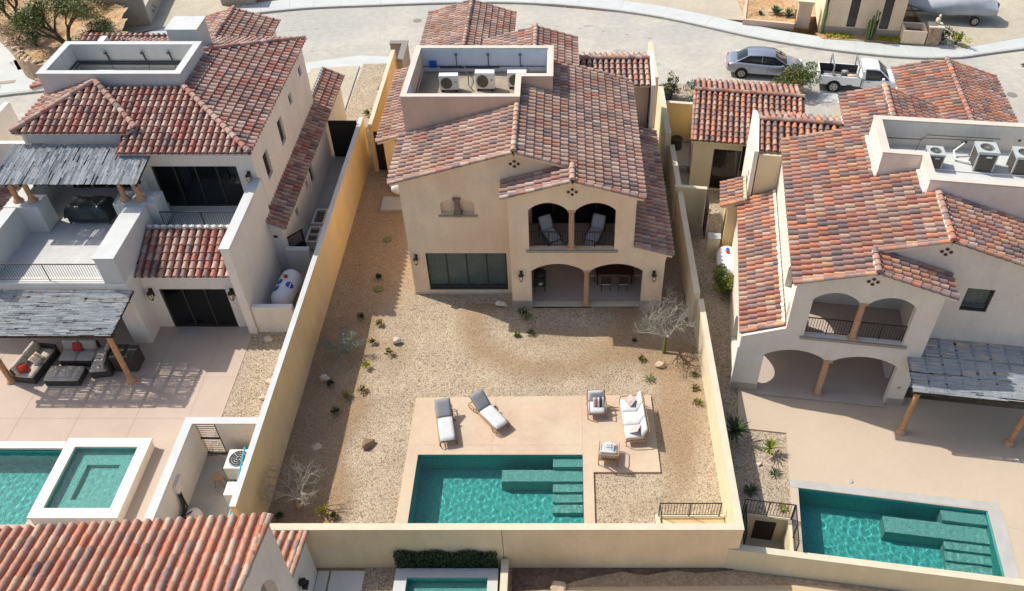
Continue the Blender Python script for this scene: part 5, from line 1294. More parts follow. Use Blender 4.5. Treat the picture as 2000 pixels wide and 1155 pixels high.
for a, b in ((-.03, 1.05), (6.58, 7.3)): bx('plinth', 'plinth', h, a, b, -.03, .36, 0, .5, .015)
bx('sill', 'stone_trim', h, 2.3, 6.55, -.1, .321, 3.6, 3.719, .01)
column(h, 3.73, .15, .15, 2.42, .14); column(h, 4.4, .15, 3.72, 5.8, .13)
railing('railing', '', (2.46, .22, 3.72), (4.25, .22, 3.72), .85, h); railing('railing', '', (4.55, .22, 3.72), (6.37, .22, 3.72), .85, h)
window(h, 2.3, 5.4, 3.9, 5.6, 2.66, 2, 'dark_glass', name='sliding_door')
clover(h, 4.45, 0, 6.95); clover(h, 7.12, 1.2, 7.75)
bx('wall_outlet', 'stone_trim', h, 6.85, 6.97, -.02, -.001, 1.15, 1.27)
# big left slope with the well cut out, block roof, right slope
LS = [(7.12, 1.0), (7.12, 4.2), (6.68, 4.2), (6.68, 5.9), (5.08, 5.9), (5.08, 8.8), (6.3, 8.8), (6.3, 13.1), (4.28, 13.1), (4.28, 10.0), (1.5, 9.75), (1.5, -.28), (4.45, -.28), (4.45, 1.0)]
roof([(u, v, zl2(u)) for u, v in LS], 'tile_orange', h, soffit='stucco_sand', ridge=[((7.12, .98, 8.42), (7.12, 4.2, 8.42)), ((4.45, -.3, zl2(4.45) + .02), (4.45, 1.05, zl2(4.45) + .02)), ((6.3, 8.9, zl2(6.3) + .02), (6.3, 13.1, zl2(6.3) + .02))], mortar=1,
     rake=[((1.5, -.26, zl2(1.5) + .02), (4.4, -.26, zl2(4.4))), ((4.5, 1.02, zl2(4.5) + .02), (7.05, 1.02, 8.4))], seed=21)
roof([(7.12, 1.0, 8.4), (13.6, 1.0, zr2(13.6)), (13.6, 4.2, zr2(13.6)), (7.12, 4.2, 8.4)], 'tile_orange', h, soffit='stucco_sand', rake=[((13.6, 1.02, zr2(13.6) + .02), (7.2, 1.02, 8.4))], seed=22)
zb = zl2(4.45)
roof([(4.45, -.28, zb), (4.45, 1.21, zb), (7.55, 1.21, zb - SL * 3.1), (7.55, -.28, zb - SL * 3.1)], 'tile_orange', h, soffit='stucco_sand', rake=[((7.55, -.26, zb - SL * 3.1 + .02), (4.5, -.26, zb))], seed=23)
roof([(6.3, 8.8, zl2(6.3)), (6.3, 13.1, zl2(6.3)), (8.9, 13.1, zl2(6.3) - .85), (8.9, 8.8, zl2(6.3) - .85)], 'tile_orange', h, soffit='stucco_sand', seed=24)
# gable roof by the street
roof([(11.2, 11.5, 6.0), (11.2, 20.7, 6.0), (8.5, 20.9, 5.2), (8.5, 11.5, 5.2)], 'tile_orange', h, soffit='stucco_sand', ridge=[((11.2, 13.0, 6.02), (11.2, 20.7, 6.02))], seed=25)
roof([(11.2, 11.5, 6.0), (14.0, 11.5, 5.2), (14.0, 20.7, 5.2), (11.2, 20.7, 6.0)], 'tile_orange', h, soffit='stucco_sand', seed=26)
# lean-to on the left flank with its parapet
roof([(-.02, .2, 3.38), (1.68, .2, 4.1), (1.68, 9.5, 4.1), (-.02, 9.5, 3.38)], 'tile_orange', h, soffit='stucco_sand', seed=27, mortar=1, rake=[((-.02, .22, 3.4), (1.62, .22, 4.1))])
bx('parapet', 'stucco_cream', h, 1.7, 1.98, .1, 1.4, 3.9, 5.0, .02); bx('buttress', 'stucco_cream', h, -.06, -.003, .0, .3, .0, 2.7, .01)
# small front block: wall, own tiled roof, lean-to
bx('wall', 'stucco_beige', h, .6, 4.25, 9.9, 12.9, 0, 6.05, .02); bx('wall', 'stucco_beige', h, .6, 1.69, 9.62, 9.895, 3.4, 6.0)
MB().slab([(9.5, 0), (13.2, 0), (13.2, 6.3), (11.7, 6.85), (9.5, 6.25)], [], lambda a, b, c: (.33 + c, a, b), .2).build('parapet', 'stucco_cream', h)
MB().box(.32, .329, 10.2, 10.4, 3.3, 4.6).build('window_slot', 'dark_glass', h)
roof([(.54, 9.85, 6.1), (4.27, 9.85, 6.1), (4.27, 11.7, 6.65), (.54, 11.7, 6.65)], 'tile_orange', h, soffit='stucco_beige', ridge=[((.52, 11.7, 6.67), (4.4, 11.7, 6.67))], seed=28)
roof([(.54, 11.7, 6.65), (4.6, 11.7, 6.65), (4.6, 13.1, 6.2), (.54, 13.1, 6.2)], 'tile_orange', h, soffit='stucco_beige', seed=29)
roof([(-.85, 8.95, 3.3), (.32, 8.95, 3.8), (.32, 11.0, 3.8), (-.85, 11.0, 3.3)], 'tile_orange', h, soffit='stucco_beige', mortar=1, rake=[((-.85, 8.97, 3.32), (.25, 8.97, 3.8))], seed=30)
bx('wall', 'stucco_yellow', h, -.5, .3, 9.15, 10.9, 0, 3.2, .01); MB().box(-.512, -.502, 9.4, 10.2, .2, 2.6).build('door', 'dark_glass', h)
# guest wing by the passage
roof([(-2.45, 14.5, 3.45), (3.5, 14.5, 3.45), (3.5, 18.2, 4.4), (-2.45, 18.2, 4.4)], 'tile_orange', h, soffit='stucco_beige', ridge=[((-2.5, 18.2, 4.42), (3.55, 18.2, 4.42))], rake=[((-2.47, 14.5, 3.47), (-2.47, 18.2, 4.4))], seed=31)
roof([(-2.45, 18.2, 4.4), (3.5, 18.2, 4.4), (3.5, 20.3, 3.9), (-2.45, 20.3, 3.9)], 'tile_orange', h, soffit='stucco_beige', seed=32)
MB().slab([(-2.32, 0), (.32, 0), (.32, 3.4), (-2.32, 3.4)], [[(-1.2, .1), (.3, .1), (.3, 2.75), (-1.2, 2.75)]], lambda a, b, c: (a, 14.9 + c, b), .3).build('wall', 'stucco_beige', h)
bx('wall', 'stucco_beige', h, -2.32, -2.05, 15.2, 20, 0, 3.6); bx('wall', 'stucco_beige', h, -2.05, 3.3, 19.8, 20, 0, 3.6)
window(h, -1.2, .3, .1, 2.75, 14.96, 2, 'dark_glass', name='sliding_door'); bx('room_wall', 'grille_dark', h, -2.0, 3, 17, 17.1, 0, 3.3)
# roof well with three condensers
wl = MB(); O_ = [(6.68, 4.15), (14.5, 4.15), (14.5, 9.1), (5.08, 8.8), (5.08, 5.9), (6.68, 5.9)]; I_ = [(6.95, 4.42), (14.2, 4.42), (14.2, 8.8), (5.38, 8.52), (5.38, 6.17), (6.95, 6.17)]
wl.slab(O_, [I_], lambda a, b, c: (a, b, 8.94 - c), 3.0); wo = wl.build('roof_well', 'stucco_sand', h)
MB().slab([(6.65, 4.12), (14.53, 4.12), (14.53, 9.13), (5.05, 8.83), (5.05, 5.87), (6.65, 5.87)], [I_], lambda a, b, c: (a, b, 9.0 - c), .058).build('wall_cap', 'stucco_tan_cap', wo)
MB().slab(I_, [], lambda a, b, c: (a, b, 7.75 - c), .1).build('floor', 'stucco_white', wo)
pp = MB(); pp.tube([(5.5, 8.35, 8.2), (7.3, 8.42, 8.2), (7.4, 8.42, 8.45), (10.5, 8.5, 8.45)], .02, 5); pp.tube([(7.0, 8.0, 7.8), (7.2, 8.3, 8.35), (10.2, 8.45, 8.35)], .02, 5)
pp.blob((9.0, 8.3, 8.3), (.12, .08, .1), 3, .1); pp.blob((11.3, 8.5, 8.45), (.07, .05, .07), 4, 0)
pp.build('pipework', 'pipe', wo)
pp = MB(); pp.tube([(9.0, 8.2, 8.3), (8.6, 8.0, 8.0), (8.6, 7.6, 7.85), (9.2, 7.4, 7.85)], .045, 6); pp.tube([(6.9, 6.8, 7.78), (10, 6.75, 7.78), (14, 6.9, 7.78)], .03, 6); pp.build('conduit', 'white_pipe', wo)
def condenser(label, loc, s):
    t = thing('air_conditioner', label, 'air conditioner', loc, RA, 'boxy condensers in the roof well of the right-hand house')
    t.scale = s
    b = MB(); b.box(-.4, .4, -.4, .4, .08, .72); b.build('casing', 'equipment', t, .02)
    f = MB()
    for k in range(-6, 7):
        f.box(k * .06 - .006, k * .06 + .006, -.418, -.402, .12, .7)
    f.build('fins', 'grille', t)
    f = MB()
    for sx in (-.42, .36):
        for sy in (-.42, .36): f.box(sx, sx + .06, sy, sy + .06, 0, .74)
    f.build('corner_posts', 'grey_enamel', t)
    n = 20; ci = [(.3 * math.cos(6.283 * i / n), .3 * math.sin(6.283 * i / n)) for i in range(n)]
    MB().slab(rect(-.44, .44, -.44, .44), [ci], lambda a, b_, c: (a, b_, .84 - c), .1).build('top', 'grey_enamel', t, .015)
    g = MB()
    for r_ in (.28, .2, .12): g.tube([(r_ * math.cos(6.283 * i / n), r_ * math.sin(6.283 * i / n), .82) for i in range(n + 1)], .009, 4)
    for i in range(8): g.tube([(0, 0, .83), (.3 * math.cos(i * .785), .3 * math.sin(i * .785), .82)], .008, 4)
    g.lathe(0, 0, [(.07, .78), (.07, .83)], 10); g.build('fan_guard', 'grille', t)
    bx('badge', 'white_enamel', t, -.05, .18, -.43, -.42, .6, .66)
for i, (u, v, s) in enumerate(((7.55, 7.1, (.8, .8, .9)), (9.6, 7.25, (.98, .98, 1.2)), (11.15, 7.2, (.98, .98, 1.1)))):
    condenser(['small grey condenser nearest the notch of the right roof well', 'tall grey condenser in the middle of the right roof well', 'grey condenser cut by the right edge of the picture'][i], RL(u, v, 7.76), s)
# pergola
cane_roof('pergola', 'cane pergola half in blue shade on the right-hand patio', 6.75, 13.5, -1.75, 1.15, 2.95, 3.2, 'x', .045, .003, frame=RF, posts=((7.05, -1.5, .1), (11.4, -1.5, .1)), seed=11, miss=.08)
# walls of the lot
def rwall(label, x0, x1, y0, y1, z0, z1, m='stucco_beige'):
    t = thing('garden_wall', label, 'wall', RO, RA); bx('wall', m, t, x0, x1, y0, y1, z0, z1 - .03, .02); bx('wall_cap', 'wall_cap', t, x0 - .012, x1 + .012, y0 - .012, y1 + .012, z1 - .028, z1 + .012, .01)
rwall('low stucco wall along the front edge of the right-hand pool', -.2, 14, -8.32, -8.08, -.9, .62)
rwall('short cream wall across the passage beside the guest wing of the right-hand house', -3.15, -1.5, 11.4, 11.62, 0, 2.5)
rwall('yellow lit wall behind the small pool pump at the passage end', -4.25, -2.42, 19.75, 19.98, 0, 2.6, 'stucco_yellow')
# black gate leaf
t = thing('metal_gate', 'thin black gate leaf at the end of the short cream passage wall', 'gate', RL(-1.45, 11.3, .03), RA + R(95))
f = MB().box(-.04, 0, -.02, .02, 0, 2.3).box(-1.0, -.96, -.02, .02, 0, 2.3).box(-.96, -.04, -.02, .02, 2.25, 2.3).box(-.96, -.04, -.02, .02, .05, .1); f.build('gate_frame', 'black_metal', t)
bx('panel', 'black_metal', t, -.955, -.045, -.008, .008, .1, 2.25)
t = gas_tank('white gas tank with a blue mark behind the leafy shrub in the right passage', RL(-.25, 7.6, 0), RA + R(2))
d = MB(); pts = [(.1 * math.cos(6.283 * i / 10), .5 + .22 * math.sin(6.283 * i / 10), 1.262) for i in range(10)]; d.add([(x, y, .75 + math.sqrt(.51 ** 2 - x * x)) for x, y, _ in pts], [tuple(range(10))]); d.build('painted_mark', 'decal_blue', t)
t = thing('gas_meter_cabinet', 'pale box beside the gas tank in the right passage', 'cabinet', RL(-.95, 9.05, 0), RA); MB().box(-.3, .3, -.2, .2, 0, 1.3).build('body', 'stucco_beige', t, .02); MB().box(-.33, .33, -.23, .23, 1.303, 1.36).build('lid', 'grey_enamel', t, .01)
t = thing('pool_pump', 'round dark pump unit on the passage floor by the yellow lit wall', 'pump', RL(-3.2, 18.9, .06)); MB().cyl(0, 0, 0, .6, .32, 18).build('body', 'equipment', t); MB().lathe(0, 0, [(.36, .6), (.36, .68), (.2, .7), (.2, .64)], 18).build('lid', 'grille_dark', t)
t = thing('garden_table', 'small low metal stand beside the round pump unit', 'stand', RL(-2.75, 16.6, .06)); MB().box(-.35, .35, -.25, .25, .4, .43).build('top', 'concrete', t)
for x in (-.3, .3):
    for y in (-.2, .2): MB().tube([(x, y, .4), (x, y, 0)], .015, 4).build('leg', 'black_metal', t)
# stair well with railings in the corner of the right lot
t = thing('stair_well', 'sunken stair well with cream walls and a dark door beside the right pool', 'stair well', RO, RA)
w_ = MB(); w_.box(.45, 2.3, -6.45, -6.3, -1.5, .1); w_.box(2.15, 2.3, -8.07, -6.45, -1.5, .1); w_.box(.2, .45, -8.07, -6.3, -1.5, .1); w_.build('wall', 'stucco_beige', t)
bx('floor', 'concrete', t, .45, 2.15, -8.07, -6.45, -1.5, -1.4)
MB().slab([(.95, -1.4), (1.75, -1.4), (1.75, -.15), (.95, -.15)], [], lambda a, b, c: (a, -6.47 + c, b), .015).build('door', 'grille_dark', t)
railing('stair_railing', 'black railing along the gravel edge of the stair well beside the right pool', (.4, -6.38, .1), (2.25, -6.38, .1), .95, frame=RF)
railing('stair_railing', 'black railing between the stair well and the pool coping', (2.28, -6.38, .1), (2.28, -8.0, .1), .95, frame=RF)
railing('stair_railing', 'short black railing against the tan wall at the stair well', (.42, -6.6, .1), (.42, -7.9, .1), .95, frame=RF)
# railing and sunken hatch in the corner of the middle garden
t = thing('sunken_stairs', 'narrow yellow stair opening behind the railing in the corner of the middle garden', 'stair well', (0, 0, 0)); WROOT.add(t.name)
mb = MB(); mb.box(3.55, 3.72, 16.6, 18.02, .05, .2); mb.box(3.72, 6.17, 17.86, 18.02, .05, .2); mb.build('curb', 'wall_cap', t, .01)
mb = MB(); mb.box(3.72, 6.17, 17.45, 17.86, .04, .12); mb.build('landing', 'stucco_yellow', t)
railing('garden_railing', 'black railing standing on the curb in the near right corner of the middle garden', (3.66, 17.95, .2), (5.98, 17.95, .2), .85)
o = MB().tube([(3.66, 17.95, 1.05), (3.66, 16.9, 1.05)], .022, 6).tube([(3.66, 16.9, 1.05), (3.66, 16.9, .2)], .022, 6).build('handrail_return', 'black_metal', None); tag(o, 'black handrail return at the left end of the corner railing', 'handrail')

# ------------------------------------------------------------------ lots below the front walls
h = thing('stucco_house', 'near house with big clay-tiled roof in the lower left corner', 'house', (-12, 10, -.75), world=True)
A = Vector((-8.42, 13.42, 7.3))
# the eave is on the far side; the slope rises towards the camera
ux = Vector((-1, -.06, 0)).normalized(); SLP = .22
def nr(a, b): p = A + ux * a + Vector((-.01, -1, 0)) * b; return (p.x, p.y, A.z + SLP * b)
roof([nr(0, 0), nr(12, 0), nr(12, 4.5), nr(0, 4.5)], 'tile_clay', h, soffit='stucco_sand', pitch=.3, EXPO=.47, lip=.014, rake=[(nr(0.02, 0), nr(0.02, 4.5))], seed=41)
gx = -8.47
hole = [(11.0, 3.4), (12.4, 3.4), (12.4, 5.5)] + arch(11.0, 12.4, 5.5, 6.35, 8)[1:-1] + [(11.0, 5.5)]
MB().slab([(8.0, -.7), (13.3, -.7), (13.3, 7.15), (8.0, 8.3)], [hole], lambda a, b, c: (gx - c, a, b), .35).build('wall', 'stucco_sand', h)
bx('wall', 'stucco_sand', h, -16.5, -8.83, 12.9, 13.1, -.7, 7.0)
bx('wall', 'stucco_brown', h, -9.9, -9.8, 10.5, 12.9, 2.8, 6.8)
# low garden wing with a short tile strip
gx2 = -9.22
MB().slab([(9.0, -.7), (16.1, -.7), (16.1, 1.68), (9.0, 3.2)], [], lambda a, b, c: (gx2 - c, a, b), .3).build('wall', 'stucco_sand', h)
roof([(-12.0, 16.24, 1.78), (-9.17, 16.24, 1.78), (-9.17, 12.6, 2.58), (-12.0, 12.6, 2.58)], 'tile_clay', h, soffit='stucco_sand', seed=43, pitch=.3, EXPO=.47, lip=.014, rake=[((-9.17, 16.24, 1.79), (-9.17, 12.6, 2.59))])
MB().box(-9.22, -9.1, 14.65, 14.85, .95, 1.15).box(-9.12, -8.95, 14.6, 14.9, .8, .95).box(-9.1, -9.0, 14.65, 14.85, .95, 1.2).build('wall_lantern', 'black_metal', h)
sheet('stepping_paving', 'white_paving', rect(-8.7, -7.45, 13.0, 16.15), -.7, thick=.1); sheet('stepping_paving', 'white_paving', rect(-9.2, -8.78, 13.0, 16.15), -.7, thick=.1)
sheet('gravel_bed', 'gravel_pale', rect(-7.45, -2.3, 10, 16.28), -.72, thick=.1)
sheet('plaza', 'paving', [(9.5, 15.6), (-1.0, 15.5), (-1.9, 15.35), (-1.9, 5), (20, 5), (20, 14)], -.735, thick=.05)
bed = sheet('planting_bed', 'dark_soil', [(-1.9, 15.35), (-1.9, 16.28), (6.4, 16.28), (6.4, 16.2), (5, 16.1), (4.2, 16.2), (3.1, 16.0), (2.2, 16.15), (1.2, 15.95), (.4, 15.75), (-.4, 15.45)], -.72, thick=.05)
pool('plunge_pool', 'narrow plunge pool with white rim below the front wall', -5.75, -2.78, 12.0, 15.65, -.28, .425, m='spa_plaster')
pr = MB().slab(rect(-6.2, -2.4, 11.8, 16.02), [rect(-5.75, -2.78, 12.0, 15.65)], lambda a, b, c: (a, b, -.27 - c), .5); struct(pr.build('pool_coping', 'stucco_white', None, .01))
hd = MB(); rnd = random.Random(3)
for i in range(5200):
    x = rnd.uniform(-6.2, -2.45); y = rnd.uniform(16.0, 16.27); z = -.7 + rnd.random() ** .6 * 1.25 + .08 * math.sin(x * 5)
    a = Vector((rnd.gauss(0, 1), rnd.gauss(0, 1), rnd.gauss(0, 1))).normalized(); b = a.cross(Vector((rnd.gauss(0, 1), rnd.gauss(0, 1), 1))).normalized(); s = rnd.uniform(.035, .06); p = Vector((x, y, z))
    hd.add([p - a * s, p + b * s * .6, p + a * s, p - b * s * .6], [(0, 1, 2, 3)])
hh = thing('hedge', 'dark clipped hedge between the front wall and the plunge pool', 'hedge', (-4.3, 16.1, -.7)); WROOT.add(hh.name); hd.build('leaves', 'leaf_dark', hh)
st = MB()
for i in range(40): x = -6.1 + i * .093; st.tube([(x, 16.12, -.7), (x + rnd.uniform(-.05, .05), 16.13, .2)], .008, 3)
st.build('stems', 'bark', hh)
t = thing('garden_wall', 'narrow end of a lot wall below the front wall, half in shade', 'wall', (-2.15, 13, -.75)); bx('wall', 'stucco_brown', t, -.12, .12, -6, 3.2, 0, .78, .01); bx('wall_cap', 'wall_cap', t, -.135, .135, -6.01, 3.21, .782, .82)
rock('boulder', 'angular pinkish rock on the dark planting bed below the front wall', -.2, 15.45, .36, 'rock_tan', -.7, 8)
t = thing('concrete_bench', 'low concrete slab beside the angular rock below the front wall', 'slab', (.2, 15.0, -.73)); bx('slab', 'concrete', t, -1.1, .5, -.3, .25, 0, .25, .01)
# low retaining ridge running along the bottom right
# ------------------------------------------------------------------ furniture of the middle garden
def lounger(label, loc, rz):
    t = thing('sun_lounger', label, 'sun lounger', loc, rz, 'wooden sun loungers by the middle pool')
    fr = MB()
    for s in (-1, 1):
        fr.tube([(s * .34, -1.0, .3), (s * .34, 1.0, .3)], .028, 6)
    for y in (-.95, -.3, .3, .95): fr.tube([(-.34, y, .29), (.34, y, .29)], .022, 5)
    fr.build('frame', 'teak', t)
    for s in (-1, 1):
        MB().tube([(s * .34, -.98, .3), (s * .36, -1.0, .15), (s * .34, -.93, .02), (s * .34, -.72, .02), (s * .34, -.62, .28)], .022, 6).build('leg', 'teak', t)
        MB().tube([(s * .34, .98, .3), (s * .36, 1.0, .15), (s * .34, .93, .02), (s * .34, .72, .02), (s * .34, .62, .28)], .022, 6).build('leg', 'teak', t)
    MB().cushion((0, -.37, .38), (.64, 1.22, .12), puff=.2).build('seat_cushion', 'cushion', t)
    a = R(38); L = .82
    MB().cushion((0, .24 + L / 2 * math.cos(a), .36 + L / 2 * math.sin(a)), (.64, L, .1), rx=a, puff=.2).build('back_cushion', 'cushion_grey', t)
    b = MB(); b.obox((0, .24 + L / 2 * math.cos(a) + .045, .30 + L / 2 * math.sin(a)), (.66, L, .03), rx=a); b.tube([(-.25, .75, .68), (-.3, .95, .3)], .015, 5).tube([(.25, .75, .68), (.3, .95, .3)], .015, 5)
    b.build('back_frame', 'teak_pale', t)
    MB().cyl(.4, .1, .27, .33, .05, 8).build('hinge_knob', 'black_metal', t)
    return t
l1 = lounger('sun lounger nearest the pool corner, its grey back cushion lit', (-4.93, 22.25, DZ), R(12))
dup(l1, (-3.15, 22.8, DZ), R(40), 'sun lounger standing askew with its wooden side rail showing')

def armchair(label, loc, rz, group, pads='cushion'):
    t = thing('armchair', label, 'armchair', loc, rz, group)
    fr = MB(); fr.box(-.36, .36, -.36, -.31, .24, .32).box(-.36, .36, .31, .36, .24, .32).box(-.36, -.31, -.31, .31, .24, .32).box(.31, .36, -.31, .31, .24, .32)
    for k in range(5): fr.box(-.3, .3, -.25 + k * .12, -.2 + k * .12, .27, .3)
    fr.build('seat_frame', 'teak', t, .008)
    for s in (-1, 1):
        MB().tube([(s * .39, -.36, 0), (s * .40, -.4, .3), (s * .40, -.36, .56), (s * .40, .2, .58), (s * .39, .42, .5), (s * .38, .40, 0)], .024, 6).build('arm_frame', 'teak', t)
    bk = MB()
    for x in (-.3, -.15, 0, .15, .3): bk.tube([(x, .36, .28), (x, .5, .82)], .016, 5)
    bk.tube([(-.37, .51, .84), (.37, .51, .84)], .024, 6).tube([(-.37, .36, .28), (-.37, .51, .84)], .022, 6).tube([(.37, .36, .28), (.37, .51, .84)], .022, 6)
    bk.build('back_frame', 'teak', t)
    MB().cushion((0, -.04, .40), (.7, .7, .15), puff=.25).build('seat_cushion', pads, t)
    MB().cushion((0, .33, .68), (.68, .52, .14), rx=R(75), puff=.3).build('back_cushion', pads, t)
    return t
ac1 = armchair('white-cushioned armchair at the back of the deck with a striped pillow', (1.42, 23.1, DZ), R(3), 'wooden armchairs on the deck')
dup(ac1, (1.85, 20.72, DZ), R(174), 'white-cushioned armchair facing away at the near corner of the deck')
pillow('red, white and black striped pillow on the deck armchair', (1.5, 23.1, DZ + .62), (R(58), 0, R(3)), stripes=1, s=.46)
p_ = pillow('white pillow with a dark squiggle on the armchair facing away', (1.85, 20.85, DZ + .56), (R(15), 0, R(-6)), 'cushion', .42)
sq = MB(); sq.tube([(-.15, -.03, .085), (-.08, -.08, .09), (0, -.05, .095), (.08, -.08, .09), (.15, -.03, .085)], .008, 4).tube([(-.08, .0, .09), (-.06, .05, .09)], .008, 4).tube([(.0, .0, .093), (.02, .05, .092)], .008, 4).tube([(.08, .0, .09), (.1, .05, .088)], .008, 4)
sq.build('embroidery', 'grille_dark', p_)
t = thing('sofa', 'three-seat wooden sofa with white cushions along the right side of the deck', 'sofa', (2.92, 22.42, DZ), R(-86))
fr = MB(); fr.box(-1.08, 1.08, -.38, -.33, .22, .3).box(-1.08, 1.08, .33, .38, .22, .3).box(-1.08, -1.03, -.33, .33, .22, .3).box(1.03, 1.08, -.33, .33, .22, .3)
for k in range(17): fr.box(-1.0 + k * .12, -.95 + k * .12, -.33, .33, .26, .29)
fr.build('seat_frame', 'teak_pale', t, .008)
for s in (-1, 1): MB().tube([(s * 1.11, -.38, 0), (s * 1.12, -.42, .3), (s * 1.12, -.38, .54), (s * 1.12, .2, .56), (s * 1.11, .44, .48), (s * 1.1, .42, 0)], .026, 6).build('arm_frame', 'teak', t)
bk = MB(); bk.tube([(-1.1, .54, .82), (1.1, .54, .82)], .024, 6)
for k in range(15): x = -1.08 + k * .154; bk.tube([(x, .38, .28), (x, .54, .82)], .014, 5)
bk.build('back_frame', 'teak', t)
for k in (-1, 0, 1):
    MB().cushion((k * .71, -.05, .39), (.7, .76, .17), puff=.2).build('seat_cushion', 'cushion', t)
    MB().cushion((k * .71, .34, .68), (.7, .56, .18), rx=R(72), puff=.3).build('back_cushion', 'cushion', t)
pillow('mauve pillow at the far end of the white sofa', (2.85, 23.2, DZ + .66), (R(50), 0, R(-60)), 'pillow_mauve')
pillow('mauve pillow at the near end of the white sofa', (2.95, 21.72, DZ + .62), (R(35), 0, R(-110)), 'pillow_mauve')

# chairs on the balcony
def club(label, loc, rz):
    t = thing('lounge_chair', label, 'lounge chair', loc, rz, 'lounge chairs on the arched balcony')
    fr = MB()
    for s in (-1, 1):
        fr.tube([(s * .36, -.5, .0), (s * .36, -.35, .42), (s * .36, .45, .45)], .025, 5); fr.tube([(s * .36, .5, .0), (s * .36, .3, .5), (s * .34, .55, .95)], .025, 5)
    fr.build('frame', 'dark_wood', t)
    MB().cushion((0, -.12, .42), (.62, .85, .13), rx=R(10), puff=.25).build('seat_cushion', 'cushion', t)
    MB().cushion((0, .42, .76), (.62, .68, .13), rx=R(60), puff=.25).build('back_cushion', 'cushion', t)
    f_ = MB().cushion((0, -.75, .3), (.5, .35, .1), puff=.3); f_.build('foot_cushion', 'cushion', t)
    return t
c1 = club('lounge chair with white cushions behind the left balcony arch', (-.62, 31.0, 3.19), R(28))
dup(c1, (1.5, 31.05, 3.19), R(-22), 'lounge chair with white cushions behind the right balcony arch')

# things in the shaded porch
t = thing('barbecue', 'dark barbecue grill with a round lid at the left end of the porch', 'barbecue', (-1.15, 31.0, .13))
MB().box(-.3, .3, -.35, .35, .35, .9).build('body', 'grille_dark', t, .03); MB().blob((0, -.05, 1.0), (.3, .32, .22), 2, 0).build('lid', 'grille_dark', t); MB().blob((.02, -.3, .55), (.17, .15, .15), 3, 0).build('round_basin', 'alloy', t)
for x in (-.25, .25):
    for y in (-.3, .3): MB().tube([(x, y, .35), (x, y, 0)], .02, 5).build('leg', 'grille_dark', t)
t = thing('dining_table', 'long dark dining table in the shade of the right porch arch', 'table', (2.55, 31.6, .13)); bx('tabletop', 'dark_wood', t, -.95, .95, -.42, .42, .7, .75, .01)
for x in (-.85, .85):
    for y in (-.35, .35): MB().tube([(x, y, .7), (x, y, 0)], .035, 5).build('leg', 'dark_wood', t)
def dchair(label, loc, rz):
    t = thing('dining_chair', label, 'chair', loc, rz, 'chairs around the porch table')
    bx('seat', 'cushion_taupe', t, -.24, .24, -.24, .24, .42, .48, .02); bx('backrest', 'dark_wood', t, -.24, .24, .2, .24, .5, .92, .01)
    for x in (-.21, .21):
        for y in (-.21, .21): MB().tube([(x, y, .42), (x, y, 0)], .018, 4).build('leg', 'dark_wood', t)
    return t
dc = dchair('dark dining chair at the near side of the porch table, toward the column', (2.1, 30.95, .13), R(180))
dup(dc, (2.95, 30.95, .13), R(180), 'dark dining chair at the near side of the porch table, toward the corner pier')
dup(dc, (1.35, 31.6, .13), R(90), 'dark dining chair at the column end of the porch table')
dup(dc, (3.75, 31.6, .13), R(-90), 'dark dining chair at the outer end of the porch table')

# ------------------------------------------------------------------ plants and rocks of the garden
PR = random.Random(11)
def small_plant(label, x, y, z=.05, s=.22, m='leaf_lime', n=60, group='young green plants in the middle garden'):
    t = thing('small_shrub', label, 'plant', (x, y, z), 0, group)
    mb = MB(); st = MB()
    for i in range(n):
        a = PR.uniform(0, 6.28); el = PR.uniform(.3, 1.4); r_ = s * PR.uniform(.4, 1.1)
        p = Vector((math.cos(a) * math.cos(el) * r_, math.sin(a) * math.cos(el) * r_, math.sin(el) * r_ * 1.2 + .02))
        d = p.normalized(); q = d.cross(Vector((PR.gauss(0, 1), PR.gauss(0, 1), PR.gauss(0, 1)))).normalized(); L = .1 * PR.uniform(.7, 1.4)
        mb.add([p - d * L * .5, p + q * L * .3, p + d * L * .6, p - q * L * .3], [(0, 1, 2, 3)])
    mb.build('leaves', m, t)
    for i in range(6):
        a = PR.uniform(0, 6.28); st.tube([(0, 0, 0), (math.cos(a) * s * .5, math.sin(a) * s * .5, s * .8)], .007, 3)
    st.build('stems', 'bark', t)
    return t
